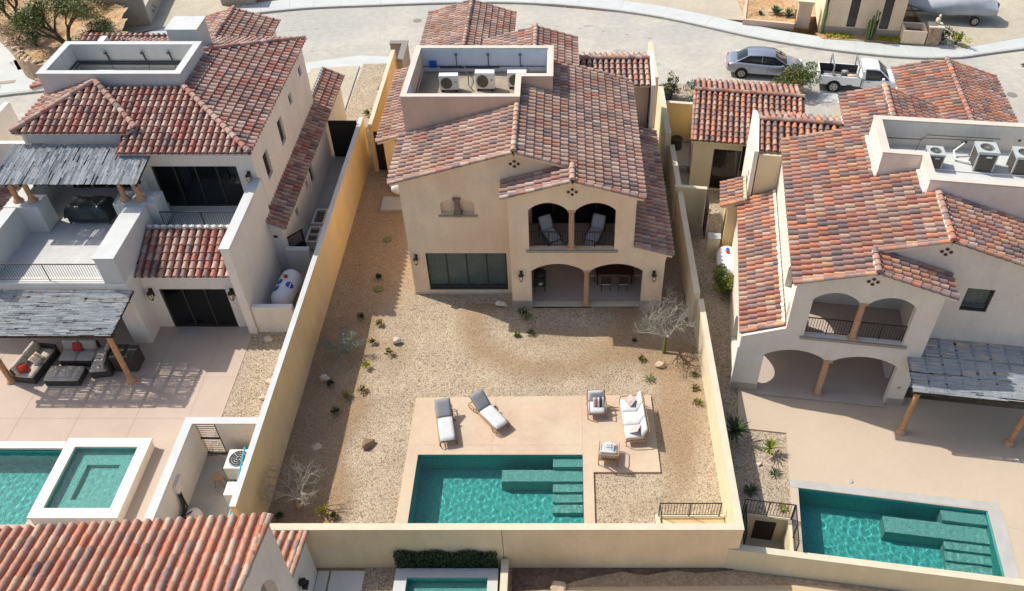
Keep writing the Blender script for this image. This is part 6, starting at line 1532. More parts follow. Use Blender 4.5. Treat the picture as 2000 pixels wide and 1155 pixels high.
PL = [(-8.73, 28.47, .2, 'leaf_lime', 'lime green plant at the top of the lit strip by the shadow edge, alone'),
      (-8.88, 27.26, .2, 'leaf_lime', 'small lime plant beside the silver shrub shadow'),
      (-7.98, 26.54, .25, 'leaf_lime', 'yellow-green plant between the pale rock and the silver shrub'),
      (-8.9, 25.72, .27, 'leaf_yellow', 'bright yellow-green plant on the shadow edge below the silver shrub'),
      (-8.79, 24.3, .24, 'leaf_lime', 'green plant on the lit gravel left of the deck'),
      (-9.45, 23.95, .27, 'leaf_lime', 'green plant just inside the wall shadow left of the deck'),
      (-9.76, 23.1, .24, 'leaf_dark', 'dark plant in the wall shadow below the other small plants'),
      (-10.3, 24.7, .2, 'leaf_dark', 'dark plant in the wall shadow close to the pale round rock'),
      (-2.16, 27.65, .2, 'leaf_lime', 'low green plant, leftmost of the cluster in front of the porch'),
      (-1.5, 27.82, .24, 'leaf_green', 'green plant, rightmost of the cluster in front of the porch'),
      (-1.72, 28.75, .34, 'leaf_olive', 'tall olive plant in the porch shadow behind the cluster'),
      (-1.95, 29.15, .3, 'leaf_dark', 'dark bushy plant against the porch plinth'),
      (3.55, 26.16, .2, 'leaf_lime', 'small plant between the bare tree and the tan rock'),
      (3.3, 27.3, .2, 'leaf_dark', 'dark plant at the shadow edge left of the bare tree'),
      (5.85, 25.2, .22, 'leaf_lime', 'topmost of the three plants along the right garden wall'),
      (5.82, 24.36, .22, 'leaf_olive', 'middle of the three plants along the right garden wall'),
      (5.82, 23.54, .25, 'leaf_lime', 'lowest of the three plants along the right garden wall'),
      (-9.3, 18.15, .26, 'leaf_yellow', 'bright lime plant at the foot of the left bare shrub'),
      (-8.79, 17.95, .2, 'leaf_green', 'green plant against the front wall left of the pool'),
      (-10.9, 18.0, .2, 'leaf_green', 'green plant in the near left corner of the garden'),
      (-9.3, 31.8, .18, 'leaf_dark', 'dark low plant halfway up the shaded side strip'),
      (-9.7, 28.9, .22, 'leaf_dark', 'dark plant in the shade above the silver shrub')]
for x, y, s, m, lab in PL: small_plant(lab, x, y, .04, s * 1.0, m, 80)
def spiky(name, label, x, y, z, n, L, m='leaf_agave', w=.03, up=.6, group=None, trunk=0.0):
    t = thing(name, label, 'plant', (x, y, z), 0, group); mb = MB(); rn = random.Random(int(x * 31 + y * 7))
    for i in range(n):
        a = 6.283 * i / n * 2.4 + rn.uniform(-.2, .2); el = rn.uniform(.15, 1.25) * up + .15; l = L * rn.uniform(.75, 1.1)
        p0 = Vector((0, 0, trunk)); d = Vector((math.cos(a) * math.cos(el), math.sin(a) * math.cos(el), math.sin(el))); s_ = Vector((-math.sin(a), math.cos(a), 0))
        p1 = p0 + d * l * .55; p2 = p0 + d * l + Vector((0, 0, -.18 * l * math.cos(el)))
        mb.add([p0 + s_ * w * .6, p0 - s_ * w * .6, p1 - s_ * w, p2, p1 + s_ * w, p1 - Vector((0, 0, w * .5))], [(0, 1, 5), (1, 2, 5), (2, 3, 5), (3, 4, 5), (4, 0, 5)])
    mb.build('leaves', m, t)
    if trunk: MB().tube([(0, 0, 0), (0, 0, trunk)], .05, 7).build('trunk', 'bark', t)
    return t
spiky('agave', 'spiky green plant in the gravel between the sofa and the bare tree', 3.85, 25.0, .05, 14, .42, 'leaf_green', .025)
spiky('agave', 'spiky green plant against the front wall near the left corner', -8.6, 17.3, .05, 12, .4, 'leaf_green', .025)
x, y, _ = RL(.05, -2.8); spiky('yucca', 'large dark spiky yucca beside the right garden wall', x, y, .03, 46, .85, 'leaf_dark', .04, .8, trunk=.55)
x, y, _ = RL(1.55, -3.3); spiky('yucca', 'smaller yellow-green yucca at the edge of the right-hand patio', x, y, .03, 30, .62, 'leaf_lime', .035, .8, trunk=.3)
x, y, _ = RL(.75, -5.3); spiky('yucca', 'low dark yucca in the shaded gravel behind the stair railing', x, y, .03, 22, .45, 'leaf_dark', .03, .6)
x, y, _ = RL(1.95, -5.9); spiky('yucca', 'small yellow-green yucca by the corner of the stair railing', x, y, .03, 16, .35, 'leaf_lime', .03, .6)
x, y, _ = RL(1.75, -4.3); spiky('yucca', 'thin spiky yucca on the lit gravel beside the right pool coping', x, y, .03, 16, .4, 'leaf_dark', .025, .5)
rock('boulder', 'whitish tall rock in the shade against the house wall left of the porch', -3.0, 29.75, .36, 'rock_pale', .03, 2, .8)
rock('boulder', 'pale rounded rock in the deep shade of the yellow wall', -10.63, 25.05, .27, 'rock_pale', .05, 3, .7)
rock('boulder', 'pale pointed rock with a dark base near the small yellow-green plants', -7.75, 27.3, .24, 'rock_pale', .05, 6, 1.1)
rock('boulder', 'flat pinkish rock in the wall shadow near the left bare shrub', -10.2, 21.3, .27, 'rock_tan', .04, 7, .25)
rock('boulder', 'brown upright rock on the lit gravel left of the deck', -8.1, 21.4, .33, 'rock_brown', .05, 9, .9, rz=.6)
rock('boulder', 'tan rock beside the foot of the bare tree', 4.4, 25.8, .28, 'rock_tan', .1, 10, .7)
x, y, _ = RL(1.12, -3.95); rock('boulder', 'pale round stone in the gravel strip beside the right-hand patio', x, y, .15, 'rock_pale', .03, 12, .7)
for i, (x, y) in enumerate(((-9.35, 34.9), (-9.3, 31.0))):
    o = MB().cyl(0, 0, 0, .04, .24, 16).build('valve_cover', 'leaf_olive', None); o.location = (x + .1 * i, y, .04); tag(o, ['green round valve cover in the side strip, the farther one', 'green round valve cover in the side strip, the nearer one'][i], 'valve cover', 'valve covers in the side strip')

def bare(name, label, x, y, z, H_, seed, depth=5, m='bark_pale', r=.05, spread=.55, trunks=4, leafm=None, leafn=0, lean=(0, 0), L0=.42, tm=None):
    t = thing(name, label, 'tree' if H_ > 2.2 else 'shrub', (x, y, z)); rn = random.Random(seed); mb = MB(); tips = []
    if tm:
        tb = MB(); q = Vector((0, 0, 0)); top = Vector((lean[0], lean[1], H_ * .3)); tb.tube([q, q + Vector((lean[0] * .3, lean[1] * .5, H_ * .16)), top], r * 1.5, 8, cap=False, r2=r); tb.build('trunk', tm, t); st = top
    else: st = Vector((0, 0, 0))
    for i in range(trunks):
        a = 6.283 * i / trunks + rn.uniform(-.4, .4)
        branch(mb, st, (math.cos(a) * .8 + lean[0] * .5, math.sin(a) * .8 + lean[1] * .5, .85), H_ * L0, r * .7, depth, rn, spread, 0, .12, 3, (2, 3), tips)
    mb.build('branches', m, t)
    if leafn:
        lf = MB()
        for i in range(leafn):
            p = tips[rn.randrange(len(tips))] + Vector((rn.gauss(0, .07), rn.gauss(0, .07), rn.gauss(0, .07)))
            a = Vector((rn.gauss(0, 1), rn.gauss(0, 1), rn.gauss(0, 1))).normalized(); b = a.cross(Vector((rn.gauss(0, 1), 1, rn.gauss(0, 1)))).normalized(); s = rn.uniform(.02, .045)
            lf.add([p - a * s, p + b * s * .5, p + a * s, p - b * s * .5], [(0, 1, 2, 3)])
        lf.build('leaves', leafm, t)
    return t
bare('bare_tree', 'leafless silver-grey tree in front of the right corner of the porch', 4.62, 26.6, .05, 2.9, 5, 6, 'bark_pale', .062, .6, 6, 'leaf_lime', 110, (.05, .2), .25, 'leaf_olive')
bare('bare_shrub', 'leafless whitish shrub in the near left corner of the middle garden', -10.3, 18.35, .05, 2.0, 9, 6, 'bark_pale', .06, .5, 5, None, 0, (.0, .1), .26, 'bark_tan')
bare('silver_shrub', 'silvery grey-green shrub in the wall shadow of the middle garden', -10.0, 26.7, .05, 1.5, 14, 5, 'leaf_silver', .06, .45, 6, 'leaf_silver', 900, (0, 0), .27)
bare('bare_shrub', 'thin dark twiggy shrub trailing along the right garden wall', 5.5, 25.9, .1, 1.1, 19, 5, 'bark', .03, .7, 5, None, 0, (.1, -.1), .36)
bare('bare_shrub', 'leafless grey twigs rising behind the small tiled wing near the street', 2.7, 50.2, .05, 2.1, 23, 4, 'bark', .035, .4, 7, None, 0, (0, 0), .3)

def bush(name, label, x, y, z, rad, n, size, m, m2=None, seed=1, trunk_h=.3, cat='shrub', tr=.04):
    t = thing(name, label, cat, (x, y, z)); rn = random.Random(seed); mb = MB()
    leafs(mb, (0, 0, trunk_h + rad[2]), rad, n, size, rn, 0); 
    if m2: leafs(mb, (rad[0] * .2, -rad[1] * .2, trunk_h + rad[2] * 1.1), rad, n // 2, size, rn, 1)
    mb.build('crown', [m, m2] if m2 else m, t)
    st = MB()
    for i in range(5):
        a = rn.uniform(0, 6.28); st.tube([(0, 0, 0), (math.cos(a) * rad[0] * .2, math.sin(a) * rad[1] * .2, trunk_h), (math.cos(a) * rad[0] * .6, math.sin(a) * rad[1] * .6, trunk_h + rad[2])], tr, 5, r2=tr * .3)
    st.build('trunk', 'bark', t)
    return t
bush('olive_shrub', 'rounded olive-green shrub beside the parked silver car', 15.3, 50.2, 0, (1.25, 1.0, .75), 2600, .14, 'leaf_olive', 'leaf_green', 3, .4)
x, y, _ = RL(-.45, 6.4); bush('leafy_shrub', 'leafy yellow-green shrub in front of the white gas tank in the right passage', x, y, 0, (.65, .75, .6), 1700, .11, 'leaf_lime', 'leaf_green', 4, .35)
bush('leafy_shrub', 'yellow-green plant behind the cream wall by the dark planter', 7.0, 49.6, 0, (.4, .7, .6), 500, .14, 'leaf_lime', 'leaf_green', 5, .2)
bush('blue_shrub', 'blue-grey shrub behind the yellow passage wall', 8.9, 49.3, 0, (.95, .8, .55), 1300, .13, 'leaf_silver', 'leaf_agave', 6, .2)
bush('leafy_shrub', 'yellow-green plant in the shade between the tan house and the tall cream wall', 5.6, 39.6, 0, (.3, .8, .5), 300, .11, 'leaf_lime', None, 7, .2)
bush('small_palm', 'tan dried bush on the gravel bed beside the driveway, the farther one', -12.0, 50.2, .1, (.35, .3, .3), 300, .12, 'leaf_green', 'rock_tan', 8, .15)
bush('small_palm', 'tan dried bush on the gravel bed beside the driveway, the nearer one', -12.1, 46.6, .1, (.4, .35, .35), 300, .12, 'leaf_green', 'rock_tan', 9, .15)
bush('street_tree', 'green foliage of a small tree at the right edge over the street', 31.6, 48.6, 0, (1.6, 1.7, 1.2), 2200, .17, 'leaf_green', 'leaf_olive', 10, 1.2, 'tree')
# dark planter box with rail by the street
t = thing('garden_bed_cover', 'dark slate panel leaning beside the cream wall near the street', 'panel', (6.6, 49.5, .05), R(-8)); MB().box(-.5, .5, -1.4, 1.2, 0, .12).build('panel', 'grille_dark', t, .01)

# ------------------------------------------------------------------ cars
def wheel(par, x, y, r=.33, w=.22, side=1):
    t = MB().tube([(x, y - w / 2, r), (x, y + w / 2, r)], r, 20).build('wheel', 'tyre', par)
    rm = MB(); ys = y + side * (w / 2 + .004); n = 20
    rm.tube([(x, ys - side * .02, r), (x, ys, r)], r * .66, n, 0); rm.build('rim', 'alloy', t)
    sp = MB()
    for k in range(5):
        a = k * 1.2566 + .3; sp.obox((x + r * .36 * math.cos(a), ys + side * .006, r + r * .36 * math.sin(a)), (r * .5, .02, .035), ry=-a)
    for k in range(5):
        a = k * 1.2566 + .93; n_ = 8; sp.add([(x + r * .4 * math.cos(a) + .05 * math.cos(6.283 * i / n_), ys + side * .003, r + r * .4 * math.sin(a) + .05 * math.sin(6.283 * i / n_)) for i in range(n_)], [tuple(range(n_))], 1)
    sp.build('spokes', ['alloy', 'tyre'], t)
def loft(mb, secs, m=0, close=True, sm=True):
    n = len(secs[0]); vs = [p for s in secs for p in s]
    fs = [(i * n + j, i * n + (j + 1) % n, (i + 1) * n + (j + 1) % n, (i + 1) * n + j) for i in range(len(secs) - 1) for j in range(n)]
    mb.add(vs, fs, m, sm=sm)
    if close: mb.add(secs[0], [tuple(range(n))[::-1]], m); mb.add(secs[-1], [tuple(range(n))], m)
def sedan():
    t = thing('parked_car', 'silver sedan parked along the near curb of the street', 'car', (13.8, 53.15, 0), R(-7.5)); t.scale = (1.1, 1.08, 1.05)
    # lower body: sections along x (front = +x)
    prof = [(-2.38, .50, .62, .74), (-2.30, .30, .92, .84), (-1.9, .24, 1.02, .90), (-1.3, .22, 1.00, .92), (-.4, .21, .95, .925), (.6, .21, .93, .925), (1.2, .22, .94, .92), (1.8, .24, .86, .89), (2.2, .28, .72, .80), (2.38, .38, .58, .62)]
    secs = []
    for x, zb, zt, w in prof:
        zm = zb + (zt - zb) * .6
        secs.append([(x, -w * .9, zb), (x, -w, zb + .12), (x, -w, zm), (x, -w * .95, zt - .06), (x, -w * .84, zt), (x, 0, zt + .025), (x, w * .84, zt), (x, w * .95, zt - .06), (x, w, zm), (x, w, zb + .12), (x, w * .9, zb)])
    b = MB(); loft(b, secs); bo = b.build('body', 'car_silver', t, 0)
    sb = bo.modifiers.new('s', 'SUBSURF'); sb.levels = 1; sb.render_levels = 2
    # cabin: glass house then roof panel
    cab = [(-1.75, 1.0, .70, 1.0), (-1.05, 1.0, .74, 1.42), (-.2, .97, .75, 1.47), (.45, .95, .75, 1.42), (1.3, .93, .72, .95)]
    secs = []
    for x, zb, wb, zt in cab:
        wt = wb * (.80 if zt > 1.2 else .98)
        secs.append([(x, -wb, zb - .06), (x, -wt, zt - .04), (x, -wt * .8, zt), (x, 0, zt + .015), (x, wt * .8, zt), (x, wt, zt - .04), (x, wb, zb - .06)])
    g = MB(); loft(g, secs); g.build('windows', 'car_glass', t)
    rf = MB(); secs = []
    for x, w, z in ((-1.15, .55, 1.405), (-.9, .6, 1.452), (-.2, .62, 1.497), (.4, .6, 1.455), (.55, .56, 1.405)):
        secs.append([(x, -w - .02, z - .05), (x, -w * .9, z), (x, 0, z + .02), (x, w * .9, z), (x, w + .02, z - .05), (x, 0, z - .045)])
    loft(rf, secs); rf.build('roof_panel', 'car_silver', t)
    pl = MB()
    for s in (-1, 1):
        pl.tube([(1.28, s * .72, .97), (.5, s * .60, 1.43), (-.2, s * .61, 1.47), (-1.05, s * .60, 1.43), (-1.8, s * .70, 1.0)], .032, 5); pl.tube([(-.25, s * .70, 1.0), (-.25, s * .60, 1.46)], .028, 5)
        pl.obox((1.0, s * .98, 1.0), (.13, .16, .1))
    pl.build('pillars_and_mirrors', 'car_silver', t)
    for s in (-1, 1):
        MB().obox((-2.26, s * .62, .80), (.12, .34, .14)).build('tail_light', 'tail_red', t, .02); MB().obox((2.2, s * .6, .64), (.22, .3, .11), rz=s * -.35).build('headlight', 'lamp_white', t, .02)
        for x in (-1.42, 1.4):
            MB().tube([(x, s * .905, .33), (x, s * .94, .33)], .39, 20).build('wheel_arch', 'tyre', t); wheel(t, x, s * .86, .33, .2, s)
    bx('number_plate', 'lamp_white', t, -2.41, -2.39, -.2, .2, .55, .67)
    ln = MB()
    for s in (-1, 1):
        for x in (-.95, .15, 1.05): ln.box(x - .006, x + .006, s * .927 - .006, s * .927 + .006, .3, .92)
    ln.build('door_gaps', 'grille_dark', t)
def pickup():
    t = thing('pickup_truck', 'white single-cab pickup truck with an open loaded bed on the street', 'pickup truck', (19.65, 51.15, 0), R(-9)); t.scale = (1.06, 1.06, 1.06)
    prof = [(.15, .4, 1.02, .88), (.9, .4, 1.05, .9), (1.35, .38, 1.05, .9), (1.7, .38, 1.02, .9), (2.25, .38, .98, .87), (2.5, .45, .85, .78)]
    secs = []
    for x, zb, zt, w in prof: secs.append([(x, -w * .95, zb), (x, -w, zb + .2), (x, -w, zt - .15), (x, -w * .85, zt), (x, 0, zt + .03), (x, w * .85, zt), (x, w, zt - .15), (x, w, zb + .2), (x, w * .95, zb)])
    b = MB(); loft(b, secs); bo = b.build('body', 'car_white', t, .02)
    cab = [(.12, 1.0, .84, 1.55), (.3, 1.0, .86, 1.64), (.85, 1.0, .86, 1.64), (1.1, 1.02, .85, 1.58), (1.75, 1.02, .8, 1.05)]
    secs = []
    for x, zb, wb, zt in cab:
        wt = wb * (.84 if zt > 1.2 else .98); secs.append([(x, -wb, zb - .06), (x, -wt, zt - .05), (x, -wt * .85, zt), (x, 0, zt + .015), (x, wt * .85, zt), (x, wt, zt - .05), (x, wb, zb - .06)])
    g = MB(); loft(g, secs); g.build('windows', 'car_glass', t)
    rf = MB(); secs = []
    for x, w, z in ((.08, .68, 1.6), (.3, .72, 1.675), (.85, .72, 1.675), (1.08, .68, 1.62)): secs.append([(x, -w - .02, z - .08), (x, -w * .92, z), (x, 0, z + .015), (x, w * .92, z), (x, w + .02, z - .08), (x, 0, z - .07)])
    loft(rf, secs); rf.box(.08, .2, -.85, .85, 1.0, 1.5)
    for s in (-1, 1): rf.tube([(1.75, s * .79, 1.06), (1.08, s * .7, 1.6)], .035, 5); rf.tube([(.25, s * .84, 1.0), (.2, s * .71, 1.6)], .07, 5); rf.obox((1.35, s * .98, 1.12), (.12, .18, .16))
    rf.build('cab_roof', 'car_white', t)
    bd = MB(); bd.box(-2.45, .07, -.9, -.8, .5, 1.08).box(-2.45, .07, .8, .9, .5, 1.08).box(-2.45, -2.38, -.8, .8, .5, 1.05).box(0, .07, -.8, .8, .5, 1.1)
    bd.build('cargo_bed', 'car_white', t, .02); bx('bed_floor', 'bed_liner', t, -2.38, 0, -.8, .8, .5, .62)
    ln = MB(); ln.box(-2.36, -.02, -.795, -.76, .625, 1.09).box(-2.36, -.02, .76, .795, .625, 1.09); ln.build('bed_liner', 'bed_liner', t)
    for i, x in enumerate((-1.7, -.18)): MB().tube([(x, -.82, 1.08), (x, -.82, 1.72)], .05, 6).tube([(x, .82, 1.08), (x, .82, 1.72)], .05, 6).tube([(x, -.84, 1.72), (x, .84, 1.72)], .05, 6).build('ladder_rack', 'alloy', t)
    for s in (-1, 1):
        MB().obox((-2.44, s * .83, .86), (.06, .13, .3)).build('tail_light', 'tail_red', t, .01); MB().obox((2.42, s * .62, .78), (.16, .26, .14)).build('headlight', 'lamp_white', t, .02)
        for x in (-1.5, 1.6): MB().tube([(x, s * .88, .37), (x, s * .915, .37)], .44, 20).build('wheel_arch', 'tyre', t); wheel(t, x, s * .83, .37, .22, s)
    bx('bumper', 'grille', t, -2.6, -2.46, -.8, .8, .42, .56, .02)
    ln = MB(); 
    for s in (-1, 1): ln.box(.2, .215, s * .905 - .006, s * .905 + .006, .45, 1.0); ln.box(1.4, 1.415, s * .905 - .006, s * .905 + .006, .45, 1.0); ln.box(.45, .6, s * .91 - .01, s * .91 + .01, .85, .88); ln.box(-.75, -.4, s * .9 - .012, s * .9 + .012, .5, .58)
    ln.build('door_gaps', 'grille_dark', t)
sedan(); pickup()
rn = random.Random(2)
for i in range(5):
    o = MB().blob((0, 0, 0), (rn.uniform(.2, .32), rn.uniform(.15, .25), rn.uniform(.12, .2)), 30 + i, .25).build('work_bag', ['tarp', 'grille', 'concrete', 'mat_grey', 'rock_tan'][i], None)
    lx, ly = -2.0 + i * .42, rn.uniform(-.35, .35); a = R(-9)
    o.location = (19.55 + lx * math.cos(a) - ly * math.sin(a), 51.15 + lx * math.sin(a) + ly * math.cos(a), .8)
    tag(o, ['pale lumpy sack nearest the tailgate in the pickup bed', 'dark grey bundle, second from the tailgate in the pickup bed', 'light concrete-coloured sack in the middle of the pickup bed', 'grey bundle in the pickup bed, second from the cab', 'tan sack nearest the cab in the pickup bed'][i], 'sack', 'load in the pickup bed')

# ------------------------------------------------------------------ across the street
h = thing('stucco_house', 'beige house front with two tall dark windows across the street', 'house', (22, 60, 0), R(-9))
MB().slab([(-2.9, .05), (2.75, .05), (2.75, 4.2), (-2.9, 4.2)], [[(-1.1, .75), (-.45, .75), (-.45, 3.2), (-1.1, 3.2)], [(1.2, .75), (1.85, .75), (1.85, 3.2), (1.2, 3.2)]], lambda a, b, c: (a, -1.6 + c, b), .3).build('wall', 'stucco_tan', h)
bx('wall', 'stucco_tan', h, 2.45, 2.75, -1.3, 9, 0, 4.2); bx('wall', 'stucco_tan', h, -2.9, -2.6, -1.3, 9, 0, 4.2); bx('wall', 'stucco_tan', h, -2.6, 2.45, -1.2, 9, 4.0, 4.2); bx('plinth', 'plinth', h, -2.93, 2.78, -1.63, -1.6, 0, .7)
bx('wall_cap', 'stucco_tan_cap', h, -3.0, 2.85, -1.7, 9, 4.203, 4.3)
for x in (-1.1, 1.2): window(h, x, x + .65, .75, 3.2, -1.55, 1, 'dark_glass', fw=.04)
sheet('planting_bed', 'dirt', [(18.6, 58.8), (18.9, 57.9), (24.0, 57.15), (25.0, 57.4), (24.6, 58.4)], .18, thick=.1)
def ground_plant(label, x, y, rx_, ry_, m='leaf_yellow'):
    t = thing('succulent_mat', label, 'plant', (x, y, .16), R(-9)); mb = MB(); rn = random.Random(int(x * 9))
    for i in range(420):
        p = Vector((rn.uniform(-rx_, rx_), rn.uniform(-ry_, ry_), rn.uniform(.05, .2))); a = Vector((rn.gauss(0, .5), rn.gauss(0, .5), 1)).normalized(); b = a.cross(Vector((1, rn.gauss(0, 1), 0))).normalized(); s = .07
        mb.add([p - a * s, p + b * s * .5, p + a * s, p - b * s * .5], [(0, 1, 2, 3)])
    mb.build('leaves', m, t)
ground_plant('bright yellow-green ground plants under the left tall window across the street', 20.2, 58.15, .95, .3)
ground_plant('bright yellow-green ground plants under the right tall window across the street', 23.7, 57.65, .8, .25)
t = thing('column_cactus', 'tall many-stemmed column cactus between the two windows across the street', 'cactus', (22.3, 57.75, .15)); rn = random.Random(4)
for i in range(8):
    a = i * .785; x = .28 * math.cos(a); y = .18 * math.sin(a); hh = rn.uniform(1.2, 2.4); MB().tube([(x * .5, y * .5, 0), (x, y, .4), (x * 1.15, y * 1.1, hh)], .075, 7).blob((x * 1.15, y * 1.1, hh), (.075, .075, .08), 1, 0).build('stem', 'cactus', t)
t = thing('column_cactus', 'single thick cactus trunk at the left corner of the house across the street', 'cactus', (19.0, 58.8, .1)); MB().tube([(0, 0, 0), (.05, 0, 1.5), (.1, .1, 3.0)], .16, 9).build('stem', 'cactus', t)
t = thing('entrance_wall', 'low tan planter wall with agaves across the street', 'planter', (15.6, 61.3, .05), R(-12)); bx('wall', 'stucco_brown', t, -1.9, 1.9, -1.5, -1.3, 0, .5, .01); bx('wall', 'stucco_brown', t, -1.9, -1.7, -1.3, 2.5, 0, .5, .01); bx('soil', 'dirt', t, -1.7, 1.9, -1.3, 2.5, 0, .42)
t = thing('gate_pillar', 'tan entrance pillar with pale cap beside the agave planter across the street', 'pillar', (17.9, 60.2, .05), R(-12)); bx('shaft', 'stucco_brown', t, -.5, .5, -.45, .45, 0, 1.9, .02); bx('cap', 'wall_cap', t, -.6, .6, -.55, .55, 1.903, 2.1, .02)
spiky('agave', 'round dark-green agave near the left end of the planter across the street', 14.9, 61.2, .5, 30, .35, 'leaf_olive', .06, 1.0)
spiky('agave', 'large blue-green agave in the middle of the planter across the street', 16.1, 61.3, .5, 36, .8, 'leaf_agave', .08, .9)
spiky('agave', 'blue-green agave beside the entrance pillar across the street', 17.0, 60.9, .5, 34, .7, 'leaf_agave', .08, .9)
t = thing('gate_pillar', 'stone-faced pillar at the mouth of the boat driveway', 'pillar', (26.6, 57.2, .14), R(-8)); bx('shaft', 'stone_wall', t, -.45, .45, -.4, .4, 0, 1.3, .02); bx('cap', 'wall_cap', t, -.52, .52, -.47, .47, 1.303, 1.42, .02)
t = thing('planter_wall', 'short tan wall with pale rim beside the stone pillar across the street', 'wall', (25.3, 57.5, .14), R(-8)); MB().slab(rect(-.85, .8, -.5, 1.0), [rect(-.7, .65, -.35, .85)], lambda a, b, c: (a, b, 1.0 - c), .98).build('wall', 'stucco_tan', t, .01); bx('soil', 'dark_soil', t, -.7, .65, -.35, .85, .02, .6)
o = MB().blob((0, 0, .25), (.18, .18, .25), 5, .1).blob((.05, 0, .6), (.1, .1, .14), 6, .1).build('garden_statue', 'rock_pale', None); o.location = (26.7, 57.3, 1.56); tag(o, 'small pale ornament standing on the stone pillar', 'ornament')
bush('leafy_shrub', 'small yellow-green bush at the corner of the boat driveway', 28.3, 57.0, .14, (.45, .4, .45), 420, .13, 'leaf_yellow', 'leaf_green', 15, .15)
bush('leafy_shrub', 'dark green bush in the shade between the stone pillar and the boat driveway', 27.6, 57.6, .14, (.5, .5, .4), 420, .13, 'leaf_dark', None, 16, .15)
# covered boat on its trailer
t = thing('covered_boat', 'boat under a grey tarpaulin on a trailer in the driveway across the street', 'boat', (29.7, 61.3, .15), R(-6))
secs = []
for x, w, zt, zb in ((-4.2, .05, 1.3, 1.0), (-3.4, .7, 1.5, .75), (-2.2, 1.05, 1.75, .55), (-.8, 1.2, 2.1, .5), (.6, 1.2, 2.2, .5), (1.8, 1.15, 1.9, .5), (2.6, 1.1, 1.55, .55)):
    secs.append([(x, -w * .75, zb), (x, -w, zb + .35), (x, -w * .95, zt - .45), (x, -w * .35, zt), (x, w * .35, zt), (x, w * .95, zt - .45), (x, w, zb + .35), (x, w * .75, zb)])
b = MB(); loft(b, secs); bo = b.build('tarpaulin', 'tarp', t); s_ = bo.modifiers.new('s', 'SUBSURF'); s_.levels = 1; s_.render_levels = 2
tx = bpy.data.textures.new('folds', 'CLOUDS'); tx.noise_scale = .5; dm = bo.modifiers.new('d', 'DISPLACE'); dm.texture = tx; dm.strength = .14
MB().box(-4.8, 2.4, -.06, .06, .4, .5).box(1.0, 1.1, -1.1, 1.1, .35, .45).build('trailer', 'grille', t); 
for s in (-1, 1): wheel(t, 1.1, s * 1.15, .34, .2, s)
MB().box(2.6, 2.9, -.2, .2, .5, 1.3).build('outboard', 'grille_dark', t, .05)
# houses off the left and the dirt slope with its stone wall
h = thing('stone_retaining_wall', 'curved rubble stone wall holding the dirt slope in the upper left corner', 'wall', (0, 0, 0)); WROOT.add(h.name)
P_ = smooth([(-44, 60.5), (-39.7, 56.2), (-37.6, 53.6), (-36.2, 52.0), (-33.8, 51.2), (-31.0, 52.6), (-29.5, 54.5)], 6); a = []; b = []
for i, p in enumerate(P_):
    d = (Vector(P_[min(i + 1, len(P_) - 1)]) - Vector(P_[max(0, i - 1)])).normalized(); n_ = Vector((-d.y, d.x)); rr = random.Random(i); a.append(Vector(p)); b.append(Vector(p) + n_ * (.42 + rr.uniform(-.05, .05)))
n = len(P_); mb = MB(); top = [1.55 + .1 * math.sin(i * 1.7) for i in range(n)]
vs = [(q.x, q.y, 0) for q in a] + [(q.x, q.y, top[i]) for i, q in enumerate(a)] + [(q.x, q.y, top[i]) for i, q in enumerate(b)] + [(q.x, q.y, 0) for q in b]
mb.add(vs, [(k * n + i, k * n + i + 1, (k + 1) * n + i + 1, (k + 1) * n + i) for k in range(3) for i in range(n - 1)]); mb.build('rubble', 'stone_wall', h)
for i in range(46):
    k = rn.randrange(n - 1); q = a[k].lerp(b[k], rn.random())
    if i == 0: cpb = MB()
    cpb.blob((q.x + rn.uniform(-.3, .3), q.y + rn.uniform(-.3, .3), 1.58 + rn.uniform(0, .08)), (rn.uniform(.1, .2), rn.uniform(.08, .16), .07), i, .2)
cpb.build('coping_stones', 'rock_tan', h)
mb = MB(); GX = [-75 + i * 1.0 for i in range(46)]; GY = [50.5 + j * .7 for j in range(34)]
def inslope(x, y):
    # behind the stone wall, left of the driveway
    poly = [(-75, 95), (-75, 62), (-43.9, 60.6), (-39.6, 56.4), (-37.4, 53.8), (-36.0, 52.3), (-33.8, 51.6), (-31.2, 52.9), (-30.2, 54.5), (-31.5, 58.5), (-33.2, 61), (-35, 95)]
    c = False; j = len(poly) - 1
    for i in range(len(poly)):
        if (poly[i][1] > y) != (poly[j][1] > y) and x < (poly[j][0] - poly[i][0]) * (y - poly[i][1]) / (poly[j][1] - poly[i][1]) + poly[i][0]: c = not c
        j = i
    return c
GX = [-60 + i * .5 for i in range(62)]; GY = [51.5 + j * .5 for j in range(50)]; vid = {}
for j, y in enumerate(GY):
    for i, x in enumerate(GX):
        vid[i, j] = len(mb.v); mb.v.append((x, y, 1.45 + max(0, (y - 53)) * .1 + .25 * math.sin(x * .9) * math.cos(y * .8) + rn.uniform(-.08, .08)))
for j in range(49):
    for i in range(61):
        if inslope((GX[i] + GX[i + 1]) / 2, (GY[j] + GY[j + 1]) / 2): mb.f.append((vid[i, j], vid[i + 1, j], vid[i + 1, j + 1], vid[i, j + 1])); mb.m.append(0); mb.tv.append(.5); mb.smooth.append(True)
struct(mb.build('dirt_slope', 'dirt'))
t = thing('garden_wall', 'grey-beige wall with pale cap at the head of the concrete driveway, upper left', 'wall', (-33.0, 60.0, .1), R(8)); bx('wall', 'stone_trim', t, -.6, 2.1, -.2, .05, 0, 2.2, .01); bx('wall', 'stone_trim', t, -.6, -.35, .05, 12, 0, 2.2, .01); bx('wall_cap', 'stucco_sand', t, -.65, 2.15, -.25, .1, 2.203, 2.3); bx('wall_cap', 'stucco_sand', t, -.65, -.3, .101, 12, 2.203, 2.3); bx('wall', 'concrete', t, 1.1, 2.1, .06, 6, 0, 1.4)
